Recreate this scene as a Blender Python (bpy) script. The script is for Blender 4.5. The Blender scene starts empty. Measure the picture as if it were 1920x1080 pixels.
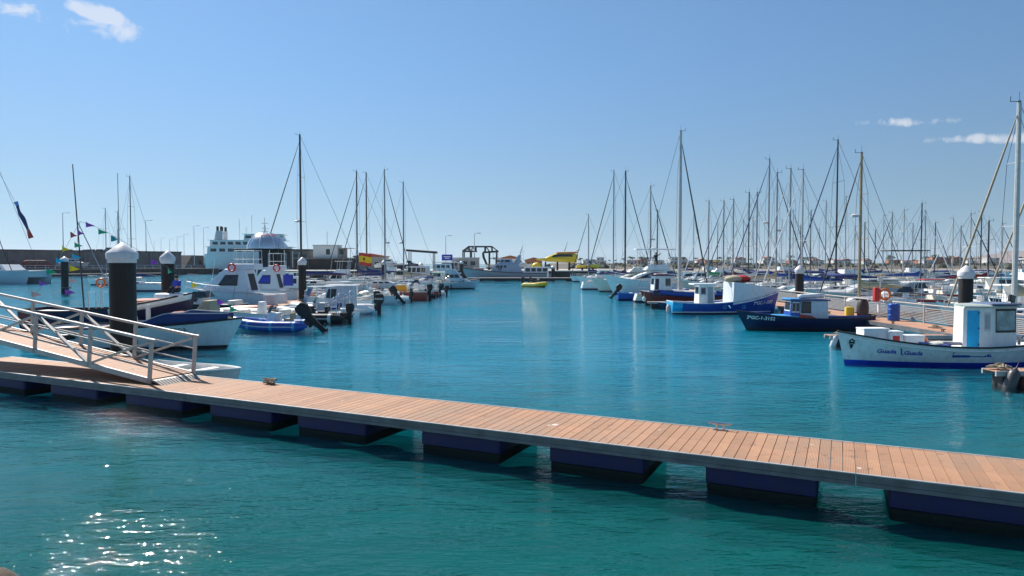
import bpy, math, random
import numpy as np
from mathutils import Vector, Matrix

R = math.radians
scene = bpy.context.scene
COL = scene.collection
random.seed(7)

# ------------------------------------------------------------------ camera
CAM_H = 3.7
FPX = 1280.0                      # focal length in pixels of a 1920 wide picture
PITCH = math.atan(46.0 / FPX)
cam_data = bpy.data.cameras.new('camera')
cam_data.sensor_width = 36.0
cam_data.lens = 24.0
cam_data.clip_start = 0.1
cam_data.clip_end = 30000
cam = bpy.data.objects.new('camera', cam_data)
cam.location = (0, 0, CAM_H)
cam.rotation_euler = (math.pi / 2 - PITCH, 0, 0)
COL.objects.link(cam)
scene.camera = cam

# ------------------------------------------------------------------ sky and sun
SUN_EL, SUN_AZ = 44.0, 39.0       # degrees; azimuth counted to the left of the view axis
SUN_DIR = Vector((-math.sin(R(SUN_AZ)) * math.cos(R(SUN_EL)), math.cos(R(SUN_AZ)) * math.cos(R(SUN_EL)), math.sin(R(SUN_EL))))
world = bpy.data.worlds.new('World')
scene.world = world
world.use_nodes = True
wn, wl = world.node_tree.nodes, world.node_tree.links
wn.clear()
wout = wn.new('ShaderNodeOutputWorld')
bg = wn.new('ShaderNodeBackground')
bg.inputs['Strength'].default_value = 0.094
sky = wn.new('ShaderNodeTexSky')
sky.sky_type = 'NISHITA'
sky.sun_disc = False
sky.sun_elevation = R(SUN_EL)
sky.sun_rotation = R(-SUN_AZ)
sky.altitude = 0
sky.air_density = 0.85
sky.dust_density = 0.1
sky.ozone_density = 4.0
# the whole dome is read a little above the horizon, which keeps the yellow band of the model out of this clear sea air
tc0 = wn.new('ShaderNodeTexCoord')
lift = wn.new('ShaderNodeVectorMath')
lift.operation = 'MULTIPLY_ADD'
lift.inputs[1].default_value = (1, 1, .62)
lift.inputs[2].default_value = (0, 0, .18)
nrm = wn.new('ShaderNodeVectorMath')
nrm.operation = 'NORMALIZE'
wl.new(tc0.outputs['Generated'], lift.inputs[0])
wl.new(lift.outputs[0], nrm.inputs[0])
wl.new(nrm.outputs[0], sky.inputs['Vector'])
tint = wn.new('ShaderNodeVectorMath')
tint.operation = 'MULTIPLY'
tint.inputs[1].default_value = (.90, 1.03, .99)
wl.new(sky.outputs[0], tint.inputs[0])
# sea air greys the lowest part of the sky all round
hsep = wn.new('ShaderNodeSeparateXYZ')
wl.new(tc0.outputs['Generated'], hsep.inputs[0])
hr = wn.new('ShaderNodeMapRange')
hr.interpolation_type = 'SMOOTHSTEP'
hr.inputs['From Min'].default_value = -.02
hr.inputs['From Max'].default_value = .30
wl.new(hsep.outputs['Z'], hr.inputs['Value'])
hmix = wn.new('ShaderNodeMix')
hmix.data_type = 'RGBA'
wl.new(hr.outputs[0], hmix.inputs['Factor'])
hmix.inputs['A'].default_value = (1.2, .97, .74, 1)
hmix.inputs['B'].default_value = (.97, 1.0, 1.02, 1)
htint = wn.new('ShaderNodeVectorMath')
htint.operation = 'MULTIPLY'
wl.new(tint.outputs[0], htint.inputs[0])
wl.new(hmix.outputs['Result'], htint.inputs[1])


def wmath(op, a, b=None, c=None):
    n = wn.new('ShaderNodeMath')
    n.operation = op
    for i, q in enumerate((a, b, c)):
        if q is None:
            continue
        if isinstance(q, (int, float)):
            n.inputs[i].default_value = q
        else:
            wl.new(q, n.inputs[i])
    return n.outputs[0]


# thin wisps of cloud: a flat layer of noise, gathered into a few small banks
tc = wn.new('ShaderNodeTexCoord')
sep = wn.new('ShaderNodeSeparateXYZ')
wl.new(tc.outputs['Generated'], sep.inputs[0])
zz = wmath('MAXIMUM', sep.outputs['Z'], 0.02)
px_ = wmath('DIVIDE', sep.outputs['X'], zz)
py_ = wmath('DIVIDE', sep.outputs['Y'], zz)
comb = wn.new('ShaderNodeCombineXYZ')
wl.new(px_, comb.inputs[0])
wl.new(py_, comb.inputs[1])
cn = wn.new('ShaderNodeTexNoise')
cn.inputs['Scale'].default_value = 26
cn.inputs['Detail'].default_value = 7
cn.inputs['Roughness'].default_value = 0.62
cn.inputs['Distortion'].default_value = 0.5
wl.new(tc.outputs['Generated'], cn.inputs['Vector'])
mask = None
for cx, cy, rx, ry, amp in ((-1.66, 2.76, .115, .2, .92), (-1.96, 2.74, .16, .2, .74), (-1.78, 2.95, .3, .22, .45), (2.75, 4.88, .5, .26, .78), (3.95, 5.5, .8, .38, .88), (-3.4, .6, .9, .35, .7), (4.5, -3.0, .9, .5, .7), (-2.5, -4.5, 1.2, .5, .7)):
    dx = wmath('DIVIDE', wmath('SUBTRACT', px_, cx), rx)
    dy = wmath('DIVIDE', wmath('SUBTRACT', py_, cy), ry)
    r2 = wmath('ADD', wmath('MULTIPLY', dx, dx), wmath('MULTIPLY', dy, dy))
    g = wmath('MULTIPLY', wmath('MAXIMUM', wmath('SUBTRACT', 1.0, r2), 0.0), amp)
    mask = g if mask is None else wmath('MAXIMUM', mask, g)
dens = wmath('MULTIPLY', wmath('SUBTRACT', wmath('ADD', cn.outputs['Fac'], wmath('MULTIPLY', mask, .42)), .66), 3.6)
dens = wmath('MULTIPLY', wmath('MINIMUM', wmath('MAXIMUM', dens, 0.0), .62), wmath('MINIMUM', wmath('MULTIPLY', mask, 4.0), 1.0))
mixc = wn.new('ShaderNodeMix')
mixc.data_type = 'RGBA'
wl.new(dens, mixc.inputs['Factor'])
wl.new(htint.outputs[0], mixc.inputs['A'])
mixc.inputs['B'].default_value = (6.6, 6.7, 7.0, 1)
wl.new(mixc.outputs['Result'], bg.inputs['Color'])
wl.new(bg.outputs[0], wout.inputs[0])

sun_data = bpy.data.lights.new('sun', 'SUN')
sun_data.energy = 5.0
sun_data.angle = R(0.53)
sun_data.color = (1.0, .955, .89)
sun = bpy.data.objects.new('sun', sun_data)
sun.rotation_euler = SUN_DIR.to_track_quat('Z', 'Y').to_euler()
sun.location = SUN_DIR * 60
COL.objects.link(sun)

vs = scene.view_settings
vs.view_transform = 'Standard'
vs.look = 'None'
vs.exposure = 0.5
vs.gamma = 1.0
vs.use_curve_mapping = False


# ------------------------------------------------------------------ small tools
def ray(px, py):
    u, v = (px - 960) / FPX, (540 - py) / FPX
    return Vector((u, math.cos(PITCH) + v * math.sin(PITCH), v * math.cos(PITCH) - math.sin(PITCH)))


def G(px, py, z=0.0):                     # point of a level plane
    d = ray(px, py)
    t = (z - CAM_H) / d.z
    return Vector((d.x * t, d.y * t, z))


def AT(px, py, Y):                        # point at a distance
    d = ray(px, py)
    t = Y / d.y
    return Vector((d.x * t, Y, CAM_H + d.z * t))


class MB:
    def __init__(s):
        s.v, s.f = [], []

    def add(s, vs_, fs):
        o = len(s.v)
        s.v += [tuple(q) for q in vs_]
        s.f += [tuple(i + o for i in q) for q in fs]
        return s

    def hexa(s, c):                       # 0-3 bottom ccw, 4-7 top ccw
        return s.add(c, [(3, 2, 1, 0), (4, 5, 6, 7), (0, 1, 5, 4), (1, 2, 6, 5), (2, 3, 7, 6), (3, 0, 4, 7)])

    def box(s, x0, x1, y0, y1, z0, z1):
        return s.hexa([(x0, y0, z0), (x1, y0, z0), (x1, y1, z0), (x0, y1, z0), (x0, y0, z1), (x1, y0, z1), (x1, y1, z1), (x0, y1, z1)])

    def bar(s, p0, p1, w, h, up=(0, 0, 1)):   # beam of rectangular section
        p0, p1, up = Vector(p0), Vector(p1), Vector(up)
        d = (p1 - p0).normalized()
        if abs(d.dot(up)) > .98:
            up = Vector((1, 0, 0))
        sd = d.cross(up).normalized()
        u2 = sd.cross(d)
        a, b = sd * w / 2, u2 * h / 2
        return s.hexa([p0 + a - b, p1 + a - b, p1 - a - b, p0 - a - b, p0 + a + b, p1 + a + b, p1 - a + b, p0 - a + b])

    def path(s, pts, r, n=6, closed=False, caps=True):
        pts = [Vector(q) for q in pts]
        rs = r if isinstance(r, (list, tuple)) else [r] * len(pts)
        rings = []
        prev = None
        m = len(pts)
        for i, q in enumerate(pts):
            if closed:
                d = pts[(i + 1) % m] - pts[i - 1]
            else:
                d = pts[min(i + 1, m - 1)] - pts[max(i - 1, 0)]
            d.normalize()
            if prev is None:
                a = Vector((0, 0, 1)) if abs(d.z) < .9 else Vector((1, 0, 0))
                prev = d.cross(a).normalized()
            prev = (prev - d * prev.dot(d)).normalized()
            b = d.cross(prev)
            rings.append([q + (prev * math.cos(2 * math.pi * k / n) + b * math.sin(2 * math.pi * k / n)) * rs[i] for k in range(n)])
        return s.loft(rings, caps=caps and not closed, wrap=closed)

    def tube(s, p0, p1, r0, r1=None, n=8):
        return s.path([p0, p1], [r0, r0 if r1 is None else r1], n)

    def loft(s, rings, ring_closed=True, caps=True, wrap=False):
        n = len(rings[0])
        vs_, fs = [q for rg in rings for q in rg], []
        m = len(rings)
        for i in range(m if wrap else m - 1):
            j = (i + 1) % m
            for k in range(n if ring_closed else n - 1):
                l = (k + 1) % n
                fs.append((i * n + k, i * n + l, j * n + l, j * n + k))
        if caps and not wrap:
            fs.append(tuple(reversed(range(n))))
            fs.append(tuple((m - 1) * n + k for k in range(n)))
        return s.add(vs_, fs)

    def lathe(s, prof, c=(0, 0, 0), n=16, caps=True):
        rings = [[(c[0] + r * math.cos(2 * math.pi * k / n), c[1] + r * math.sin(2 * math.pi * k / n), c[2] + z) for k in range(n)] for r, z in prof]
        return s.loft(rings, caps=caps)

    def ell(s, c, r, nu=12, nv=8):
        prof = []
        for i in range(nv + 1):
            a = -math.pi / 2 + math.pi * i / nv
            prof.append((max(math.cos(a), .02), math.sin(a)))
        rings = [[(c[0] + r[0] * q * math.cos(2 * math.pi * k / nu), c[1] + r[1] * q * math.sin(2 * math.pi * k / nu), c[2] + r[2] * z) for k in range(nu)] for q, z in prof]
        return s.loft(rings)

    def rbox(s, x0, x1, y0, y1, z0, z1, r=.05, n=3):   # box with rounded upright edges
        pts = []
        r = min(r, (x1 - x0) * .49, (y1 - y0) * .49)
        for cx, cy, a0 in ((x1 - r, y1 - r, 0), (x0 + r, y1 - r, 90), (x0 + r, y0 + r, 180), (x1 - r, y0 + r, 270)):
            for k in range(n + 1):
                a = R(a0 + 90 * k / n)
                pts.append((cx + r * math.cos(a), cy + r * math.sin(a)))
        c = ((x0 + x1) / 2, (y0 + y1) / 2)
        sh = min(r * .6, (z1 - z0) * .3)

        def ringat(z, ins):
            fx = 1 - 2 * ins / (x1 - x0)
            fy = 1 - 2 * ins / (y1 - y0)
            return [(c[0] + (q[0] - c[0]) * fx, c[1] + (q[1] - c[1]) * fy, z) for q in pts]
        return s.loft([ringat(z0, sh * .5), ringat(z0 + sh * .5, 0), ringat(z1 - sh, 0), ringat(z1 - sh * .3, sh * .3), ringat(z1, sh)])

    def prism(s, poly, axis, a0, a1):     # extrude a polygon given in the two other axes
        def mk(p, a):
            if axis == 'x':
                return (a, p[0], p[1])
            if axis == 'y':
                return (p[0], a, p[1])
            return (p[0], p[1], a)
        return s.loft([[mk(q, a0) for q in poly], [mk(q, a1) for q in poly]])

    def quadpanel(s, c, u0, u1, v0, v1, off=.006, th=.012):
        """a thin slab laid on the quad c (bl, br, tr, tl), in bilinear coordinates"""
        c = [Vector(q) for q in c]
        nrm = (c[1] - c[0]).cross(c[3] - c[0]).normalized()

        def P(u, v):
            return (c[0] * (1 - u) + c[1] * u) * (1 - v) + (c[3] * (1 - u) + c[2] * u) * v
        q = [P(u0, v0), P(u1, v0), P(u1, v1), P(u0, v1)]
        a, b = nrm * (off - th), nrm * off
        return s.hexa([k + a for k in q] + [k + b for k in q])

    def mesh(s, name):
        m = bpy.data.meshes.new(name)
        m.from_pydata(s.v, [], s.f)
        m.validate()
        return m

    def build(s, name, mat, parent=None, smooth=False, bevel=0, label=None):
        m = s.mesh(name)
        return link(name, m, mat, parent, smooth, bevel, label)


def link(name, m, mat, parent=None, smooth=False, bevel=0, label=None):
    if mat is not None and not m.materials:
        m.materials.append(mat)
    if smooth and m.polygons:
        m.polygons.foreach_set('use_smooth', [True] * len(m.polygons))
        try:
            m.set_sharp_from_angle(angle=R(42))
        except Exception:
            pass
    o = bpy.data.objects.new(name, m)
    COL.objects.link(o)
    o.parent = parent
    if bevel:
        b = o.modifiers.new('bevel', 'BEVEL')
        b.width = bevel
        b.segments = 2
        b.limit_method = 'ANGLE'
    if label:
        o['label'] = label
    return o


def tag(o, label, cat, group=None):
    o['label'] = label
    o['category'] = cat
    if group:
        o['group'] = group
    return o


def thing(name, label, cat, loc=(0, 0, 0), rz=0.0, group=None):
    o = bpy.data.objects.new(name, None)
    o.empty_display_size = .2
    COL.objects.link(o)
    o.location = loc
    o.rotation_euler = (0, 0, rz)
    return tag(o, label, cat, group)


def struct(o):
    o['kind'] = 'structure'
    return o


def copy_tree(o, parent=None):
    c = o.copy()
    COL.objects.link(c)
    c.parent = parent
    for ch in list(o.children):
        copy_tree(ch, c)
    return c


# ------------------------------------------------------------------ materials
MATS = {}


def M(name, col, rough=.5, metal=0.0, var=.14, scale=5.0, bump=0.0, stain=0.0, stain_col=(.16, .11, .06), coat=0.0, trans=0.0, rnd=0.0, alpha=1.0):
    if name in MATS:
        return MATS[name]
    m = bpy.data.materials.new(name)
    MATS[name] = m
    m.use_nodes = True
    nt = m.node_tree
    b = nt.nodes['Principled BSDF']
    L = nt.links.new
    N = nt.nodes.new
    tcn = N('ShaderNodeTexCoord')
    no = N('ShaderNodeTexNoise')
    no.inputs['Scale'].default_value = scale
    no.inputs['Detail'].default_value = 5
    no.inputs['Roughness'].default_value = .6
    L(tcn.outputs['Object'], no.inputs['Vector'])
    mp = N('ShaderNodeMapRange')
    mp.inputs['From Min'].default_value = .3
    mp.inputs['From Max'].default_value = .7
    mp.inputs['To Min'].default_value = 1 - var
    mp.inputs['To Max'].default_value = 1 + var * .6
    L(no.outputs['Fac'], mp.inputs['Value'])
    fac = mp.outputs[0]
    if rnd:
        oi = N('ShaderNodeObjectInfo')
        m2 = N('ShaderNodeMapRange')
        m2.inputs['To Min'].default_value = 1 - rnd
        m2.inputs['To Max'].default_value = 1 + rnd
        L(oi.outputs['Random'], m2.inputs['Value'])
        mu = N('ShaderNodeMath')
        mu.operation = 'MULTIPLY'
        L(fac, mu.inputs[0])
        L(m2.outputs[0], mu.inputs[1])
        fac = mu.outputs[0]
    sc = N('ShaderNodeVectorMath')
    sc.operation = 'SCALE'
    sc.inputs[0].default_value = col
    L(fac, sc.inputs['Scale'])
    out = sc.outputs[0]
    if stain:
        mpg = N('ShaderNodeMapping')
        mpg.inputs['Scale'].default_value = (5, 5, .7)
        L(tcn.outputs['Object'], mpg.inputs[0])
        n2 = N('ShaderNodeTexNoise')
        n2.inputs['Scale'].default_value = 1.4
        n2.inputs['Detail'].default_value = 6
        L(mpg.outputs[0], n2.inputs['Vector'])
        m3 = N('ShaderNodeMapRange')
        m3.inputs['From Min'].default_value = .54
        m3.inputs['From Max'].default_value = .78
        m3.inputs['To Max'].default_value = stain
        L(n2.outputs['Fac'], m3.inputs['Value'])
        mx = N('ShaderNodeMix')
        mx.data_type = 'RGBA'
        L(m3.outputs[0], mx.inputs['Factor'])
        L(out, mx.inputs['A'])
        mx.inputs['B'].default_value = (*stain_col, 1)
        out = mx.outputs['Result']
    L(out, b.inputs['Base Color'])
    b.inputs['Metallic'].default_value = metal
    b.inputs['Coat Weight'].default_value = coat
    b.inputs['Transmission Weight'].default_value = trans
    b.inputs['Alpha'].default_value = alpha
    mr = N('ShaderNodeMapRange')
    mr.inputs['To Min'].default_value = max(.02, rough - .12)
    mr.inputs['To Max'].default_value = min(1, rough + .12)
    L(no.outputs['Fac'], mr.inputs['Value'])
    L(mr.outputs[0], b.inputs['Roughness'])
    if bump:
        n4 = N('ShaderNodeTexNoise')
        n4.inputs['Scale'].default_value = scale * 6
        n4.inputs['Detail'].default_value = 4
        L(tcn.outputs['Object'], n4.inputs['Vector'])
        bp = N('ShaderNodeBump')
        bp.inputs['Strength'].default_value = bump
        bp.inputs['Distance'].default_value = .02
        L(n4.outputs['Fac'], bp.inputs['Height'])
        L(bp.outputs[0], b.inputs['Normal'])
    return m


m_white = M('gelcoat_white', (.84, .84, .82), .32, var=.08, stain=.18, stain_col=(.42, .36, .26))
m_offwhite = M('gelcoat_cream', (.70, .67, .58), .4, var=.12, stain=.2, stain_col=(.35, .28, .18))
m_wpaint = M('white_paint', (.80, .81, .80), .5, var=.1, stain=.35, stain_col=(.36, .29, .18))
m_grey = M('grey_paint', (.36, .38, .4), .5, stain=.2)
m_lgrey = M('light_grey_paint', (.55, .57, .58), .5, stain=.2)
m_navy = M('navy_paint', (.006, .009, .055), .35, var=.3, stain=.12, stain_col=(.08, .08, .1))
m_blue = M('blue_paint', (.012, .07, .36), .35, var=.2, stain=.15, stain_col=(.1, .14, .2))
m_rblue = M('royal_blue_paint', (.012, .035, .42), .4, var=.2)
m_sky = M('sky_blue_paint', (.05, .30, .62), .4, var=.15)
m_cyan = M('cyan_paint', (.0, .40, .72), .45, var=.12)
m_teal = M('pale_blue_gelcoat', (.38, .55, .62), .35, var=.08, stain=.12)
m_red = M('dark_red_paint', (.20, .02, .015), .45, var=.25, stain=.15)
m_bred = M('red_paint', (.55, .03, .02), .4, var=.15)
m_orange = M('orange_plastic', (.75, .16, .03), .45, var=.15)
m_yellow = M('yellow_paint', (.80, .55, .02), .38, var=.1)
m_black = M('black_rubber', (.009, .0095, .010), .5, var=.3)
m_dark = M('dark_paint', (.018, .019, .022), .65, var=.3)  # general near-black paint for hulls, frames and fittings
m_glass = M('tinted_glass', (.02, .03, .04), .08, var=.2, coat=.3)
m_alu = M('aluminium', (.62, .63, .64), .38, metal=.85, var=.12)
m_mast = M('mast_anodised', (.30, .32, .34), .45, metal=.3, var=.2)
m_mastw = M('mast_pale', (.52, .52, .5), .45, metal=.15, var=.15)
m_mastk = M('mast_black', (.03, .032, .035), .45, var=.2)
m_masto = M('mast_bronze', (.36, .27, .16), .45, metal=.2, var=.2)
m_steel = M('stainless_steel', (.6, .6, .6), .25, metal=.9)
m_wire = M('rigging_wire', (.16, .17, .18), .5, metal=.3)
m_beige = M('beige_canvas', (.46, .37, .25), .85, var=.2, bump=.3)
m_navyc = M('navy_canvas', (.02, .04, .16), .85, var=.25, bump=.3)
m_rope = M('rope', (.42, .34, .24), .9, var=.3, scale=30)
m_wood = M('varnished_wood', (.28, .13, .05), .45, var=.35, scale=4)
m_teak = M('teak_deck', (.36, .22, .13), .7, var=.3, scale=4)
m_piling = M('piling_sleeve', (.013, .012, .012), .7, var=.35, bump=.3, stain=.35, stain_col=(.09, .07, .05))
m_cap = M('piling_cap', (.66, .65, .66), .45, var=.1, stain=.3, stain_col=(.4, .38, .33))
m_green = M('green_canvas', (.02, .30, .13), .8)
m_person_d = M('dark_clothing', (.03, .035, .05), .9)
m_skin = M('skin', (.45, .25, .16), .6)
m_hair = M('hair', (.03, .02, .015), .8)

# aluminium rail paint of the gangway (weathered, a little warm)
m_rail = M('gangway_aluminium', (.45, .42, .39), .5, metal=.25, var=.16, stain=.25, stain_col=(.25, .2, .16))
m_beam = M('pontoon_beam', (.15, .16, .17), .55, metal=.2, var=.3, scale=3, stain=.45, stain_col=(.10, .095, .085), bump=.2)
m_lip = M('pontoon_lip', (.44, .43, .42), .5, metal=.2, var=.25, scale=3)
m_float = M('navy_float', (.002, .005, .070), .6, var=.3, stain=.2, stain_col=(.02, .03, .05))
m_floatwet = M('wet_float_fouling', (.008, .012, .007), .9, var=.5, scale=9, bump=.5)


def plank_mat(name, col, rnd, axis):
    m = M(name, col, .72, var=.2, scale=2.2, rnd=rnd, stain=.18, stain_col=(.2, .11, .07))
    nt = m.node_tree
    b = nt.nodes['Principled BSDF']
    t = nt.nodes.new('ShaderNodeTexCoord')
    # grey sun-bleached patches, scuffs and a few pale droppings
    base = b.inputs['Base Color'].links[0].from_socket
    wt = nt.nodes.new('ShaderNodeTexCoord')
    oi = nt.nodes.new('ShaderNodeObjectInfo')
    ad = nt.nodes.new('ShaderNodeVectorMath')
    ad.operation = 'ADD'
    nt.links.new(wt.outputs['Object'], ad.inputs[0])
    nt.links.new(oi.outputs['Location'], ad.inputs[1])
    for sc_, lo_, hi_, amt, colr, det in ((.9, .5, .72, .55, (.30, .21, .15, 1), 5), (5.5, .60, .68, .5, (.12, .08, .06, 1), 6), (3.4, .735, .75, .75, (.7, .68, .64, 1), 2)):
        nz = nt.nodes.new('ShaderNodeTexNoise')
        nz.inputs['Scale'].default_value = sc_
        nz.inputs['Detail'].default_value = det
        nt.links.new(ad.outputs[0], nz.inputs['Vector'])
        mr_ = nt.nodes.new('ShaderNodeMapRange')
        mr_.inputs['From Min'].default_value = lo_
        mr_.inputs['From Max'].default_value = hi_
        mr_.inputs['To Max'].default_value = amt
        nt.links.new(nz.outputs['Fac'], mr_.inputs['Value'])
        mx_ = nt.nodes.new('ShaderNodeMix')
        mx_.data_type = 'RGBA'
        nt.links.new(mr_.outputs[0], mx_.inputs['Factor'])
        nt.links.new(base, mx_.inputs['A'])
        mx_.inputs['B'].default_value = colr
        base = mx_.outputs['Result']
    nt.links.new(base, b.inputs['Base Color'])
    w = nt.nodes.new('ShaderNodeTexWave')
    w.wave_type = 'BANDS'
    w.bands_direction = axis
    w.inputs['Scale'].default_value = 14
    w.inputs['Distortion'].default_value = .15
    nt.links.new(t.outputs['Object'], w.inputs['Vector'])
    bp = nt.nodes.new('ShaderNodeBump')
    bp.inputs['Strength'].default_value = .6
    bp.inputs['Distance'].default_value = .004
    nt.links.new(w.outputs['Fac'], bp.inputs['Height'])
    nt.links.new(bp.outputs[0], b.inputs['Normal'])
    return m


m_plank = plank_mat('composite_plank', (.42, .222, .122), .13, 'X')
m_gplank = plank_mat('gangway_plank', (.46, .25, .145), .07, 'Y')


def depth_material(opacity):
    """the lit body of the turbid water, a little below its surface"""
    m = bpy.data.materials.new('turbid_water')
    m.use_nodes = True
    nt = m.node_tree
    b = nt.nodes['Principled BSDF']
    N, L = nt.nodes.new, nt.links.new
    t = N('ShaderNodeTexCoord')
    n0 = N('ShaderNodeTexNoise')
    n0.inputs['Scale'].default_value = .06
    n0.inputs['Detail'].default_value = 4
    L(t.outputs['Object'], n0.inputs['Vector'])
    r0 = N('ShaderNodeMix')
    r0.data_type = 'RGBA'
    L(n0.outputs['Fac'], r0.inputs['Factor'])
    # greenish shallows by the shore, bluer over the deep of the basin
    r0.inputs['A'].default_value = (.82, .86, .86, 1)
    r0.inputs['B'].default_value = (1.1, 1.1, 1.1, 1)
    sp = N('ShaderNodeSeparateXYZ')
    L(t.outputs['Object'], sp.inputs[0])
    dr = N('ShaderNodeMapRange')
    dr.interpolation_type = 'SMOOTHSTEP'
    dr.inputs['From Min'].default_value = 9
    dr.inputs['From Max'].default_value = 31
    L(sp.outputs['Y'], dr.inputs['Value'])
    dc = N('ShaderNodeMix')
    dc.data_type = 'RGBA'
    L(dr.outputs[0], dc.inputs['Factor'])
    dc.inputs['A'].default_value = (.004, .168, .152, 1)
    dc.inputs['B'].default_value = (.003, .40, .57, 1)
    vm = N('ShaderNodeVectorMath')
    vm.operation = 'MULTIPLY'
    L(dc.outputs['Result'], vm.inputs[0])
    L(r0.outputs['Result'], vm.inputs[1])
    L(vm.outputs[0], b.inputs['Base Color'])
    b.inputs['Roughness'].default_value = 1
    b.inputs['Specular IOR Level'].default_value = 0
    b.inputs['Alpha'].default_value = opacity
    return m


def water_material():
    m = bpy.data.materials.new('harbour_water')
    m.use_nodes = True
    nt = m.node_tree
    N, L = nt.nodes.new, nt.links.new
    nt.nodes.remove(nt.nodes['Principled BSDF'])
    t = N('ShaderNodeTexCoord')
    # ripples, in metres
    patch = N('ShaderNodeTexNoise')
    patch.inputs['Scale'].default_value = .13
    patch.inputs['Detail'].default_value = 2
    L(t.outputs['Object'], patch.inputs['Vector'])
    pr = N('ShaderNodeMapRange')
    pr.inputs['From Min'].default_value = .35
    pr.inputs['From Max'].default_value = .65
    pr.inputs['To Min'].default_value = .35
    pr.inputs['To Max'].default_value = 1.15
    L(patch.outputs['Fac'], pr.inputs['Value'])
    tot = None
    for rot, sx, sy, amp, det, patchy in ((12, .35, .9, .070, 2, False), (-16, 1.3, 3.5, .050, 3, True), (24, 3.6, 10., .028, 2, True), (-24, 9., 22., .0045, 1, True), (10, 24., 50., .0042, 0, True)):
        mp = N('ShaderNodeMapping')
        mp.inputs['Rotation'].default_value = (0, 0, R(rot))
        mp.inputs['Scale'].default_value = (sx, sy, 1)
        L(t.outputs['Object'], mp.inputs[0])
        n = N('ShaderNodeTexNoise')
        n.inputs['Scale'].default_value = 1
        n.inputs['Detail'].default_value = det
        n.inputs['Roughness'].default_value = .5
        n.inputs['Distortion'].default_value = .35
        L(mp.outputs[0], n.inputs['Vector'])
        mu = N('ShaderNodeMath')
        mu.operation = 'MULTIPLY'
        mu.inputs[1].default_value = amp
        L(n.outputs['Fac'], mu.inputs[0])
        o = mu.outputs[0]
        if patchy:
            m2 = N('ShaderNodeMath')
            m2.operation = 'MULTIPLY'
            L(o, m2.inputs[0])
            L(pr.outputs[0], m2.inputs[1])
            o = m2.outputs[0]
        if tot is None:
            tot = o
        else:
            ad = N('ShaderNodeMath')
            L(tot, ad.inputs[0])
            L(o, ad.inputs[1])
            tot = ad.outputs[0]
    bp = N('ShaderNodeBump')
    bp.inputs['Strength'].default_value = 1
    bp.inputs['Distance'].default_value = 1
    L(tot, bp.inputs['Height'])
    gl = N('ShaderNodeBsdfGlossy')
    gl.inputs['Roughness'].default_value = .035
    tr = N('ShaderNodeBsdfTransparent')
    tr.inputs['Color'].default_value = (.86, .97, .97, 1)
    fr = N('ShaderNodeFresnel')
    fr.inputs['IOR'].default_value = 1.333
    L(bp.outputs[0], gl.inputs['Normal'])
    L(bp.outputs[0], fr.inputs['Normal'])
    mx = N('ShaderNodeMixShader')
    # light coming back up out of the water is not mirrored down again
    ge = N('ShaderNodeNewGeometry')
    fm = N('ShaderNodeMath')
    fm.operation = 'SUBTRACT'
    fm.use_clamp = True
    L(fr.outputs[0], fm.inputs[0])
    L(ge.outputs['Backfacing'], fm.inputs[1])
    L(fm.outputs[0], mx.inputs[0])
    L(tr.outputs[0], mx.inputs[1])
    L(gl.outputs[0], mx.inputs[2])
    L(mx.outputs[0], nt.nodes['Material Output'].inputs['Surface'])
    return m


# ------------------------------------------------------------------ the setting
w = MB()
w.add([(-6000, -300, 0), (6000, -300, 0), (6000, 9000, 0), (-6000, 9000, 0)], [(0, 1, 2, 3)])
struct(w.build('water', water_material()))
# turbid water: a few veils of murk one under the other, each uneven like the ripples above it, over an opaque depth
gx_ = np.concatenate(([-6000, -400, -60], np.arange(-24, 24.01, .16), [60, 400, 6000]))
gy_ = np.concatenate(([-300, 0], np.arange(4, 34.01, .16), [60, 300, 9000]))
XX, YY = np.meshgrid(gx_, gy_)
rng = np.random.default_rng(4)
fade = np.clip((24 - np.abs(XX)) / 3, 0, 1) * np.clip((YY - 4) / 1, 0, 1) * np.clip((34 - YY) / 10, 0, 1)
ny_, nx_ = XX.shape
ii = np.arange(ny_ * nx_).reshape(ny_, nx_)
fq_ = np.stack([ii[:-1, :-1], ii[:-1, 1:], ii[1:, 1:], ii[1:, :-1]], -1).reshape(-1, 4).tolist()
for depth, opac, amp in ((-.16, .24, .02), (-.36, .32, .03), (-.62, .42, .035), (-.95, 1.0, .04)):
    ZZ = np.zeros_like(XX)
    for _ in range(24):
        lam = rng.uniform(.5, 1.6)
        an = R(90 + rng.normal(8, 26))
        ZZ += lam ** .8 * np.sin((XX * math.cos(an) + YY * math.sin(an)) * 2 * math.pi / lam + rng.uniform(0, 6.28))
    ZZ = depth + ZZ * (amp / ZZ.std()) * fade
    dm_ = bpy.data.meshes.new('water_depth')
    dm_.from_pydata(np.stack([XX, YY, ZZ], -1).reshape(-1, 3).tolist(), [], fq_)
    struct(link('water_depth', dm_, depth_material(opac), None, True))

# the walkway of floating pontoons in front ------------------------------------------------
TOP = .55                               # deck height above water
U = Vector((-.901, .434, 0)).normalized()   # along, towards the left
V = Vector((-U.y * -1, U.x * -1, 0))        # across, away from the camera
V = Vector((.434, .901, 0)).normalized()
J1 = G(1605, 887, TOP)
PW = 1.95


def s_at(px):                           # distance along the near edge where the column px meets it
    k = (px - 960) / FPX
    # the small pitch is ignored: X = k * depth, depth ~ Y
    return (k * J1.y - J1.x) / (U.x - k * U.y)


ANG = math.atan2(U.y, U.x)
J2 = s_at(345)
PITCHP = .175                           # one plank and its gap
plank_me = MB().rbox(-.0845, .0845, .012, PW - .012, -.028, 0, .006, 1).mesh('plank')
plank_me.materials.append(m_plank)
FLOATS = [(1990, 1675), (1540, 1325), (1208, 1028), (935, 785), (680, 550), (502, 385), (332, 226), (172, 85), (36, -60), (-100, -190)]


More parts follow.
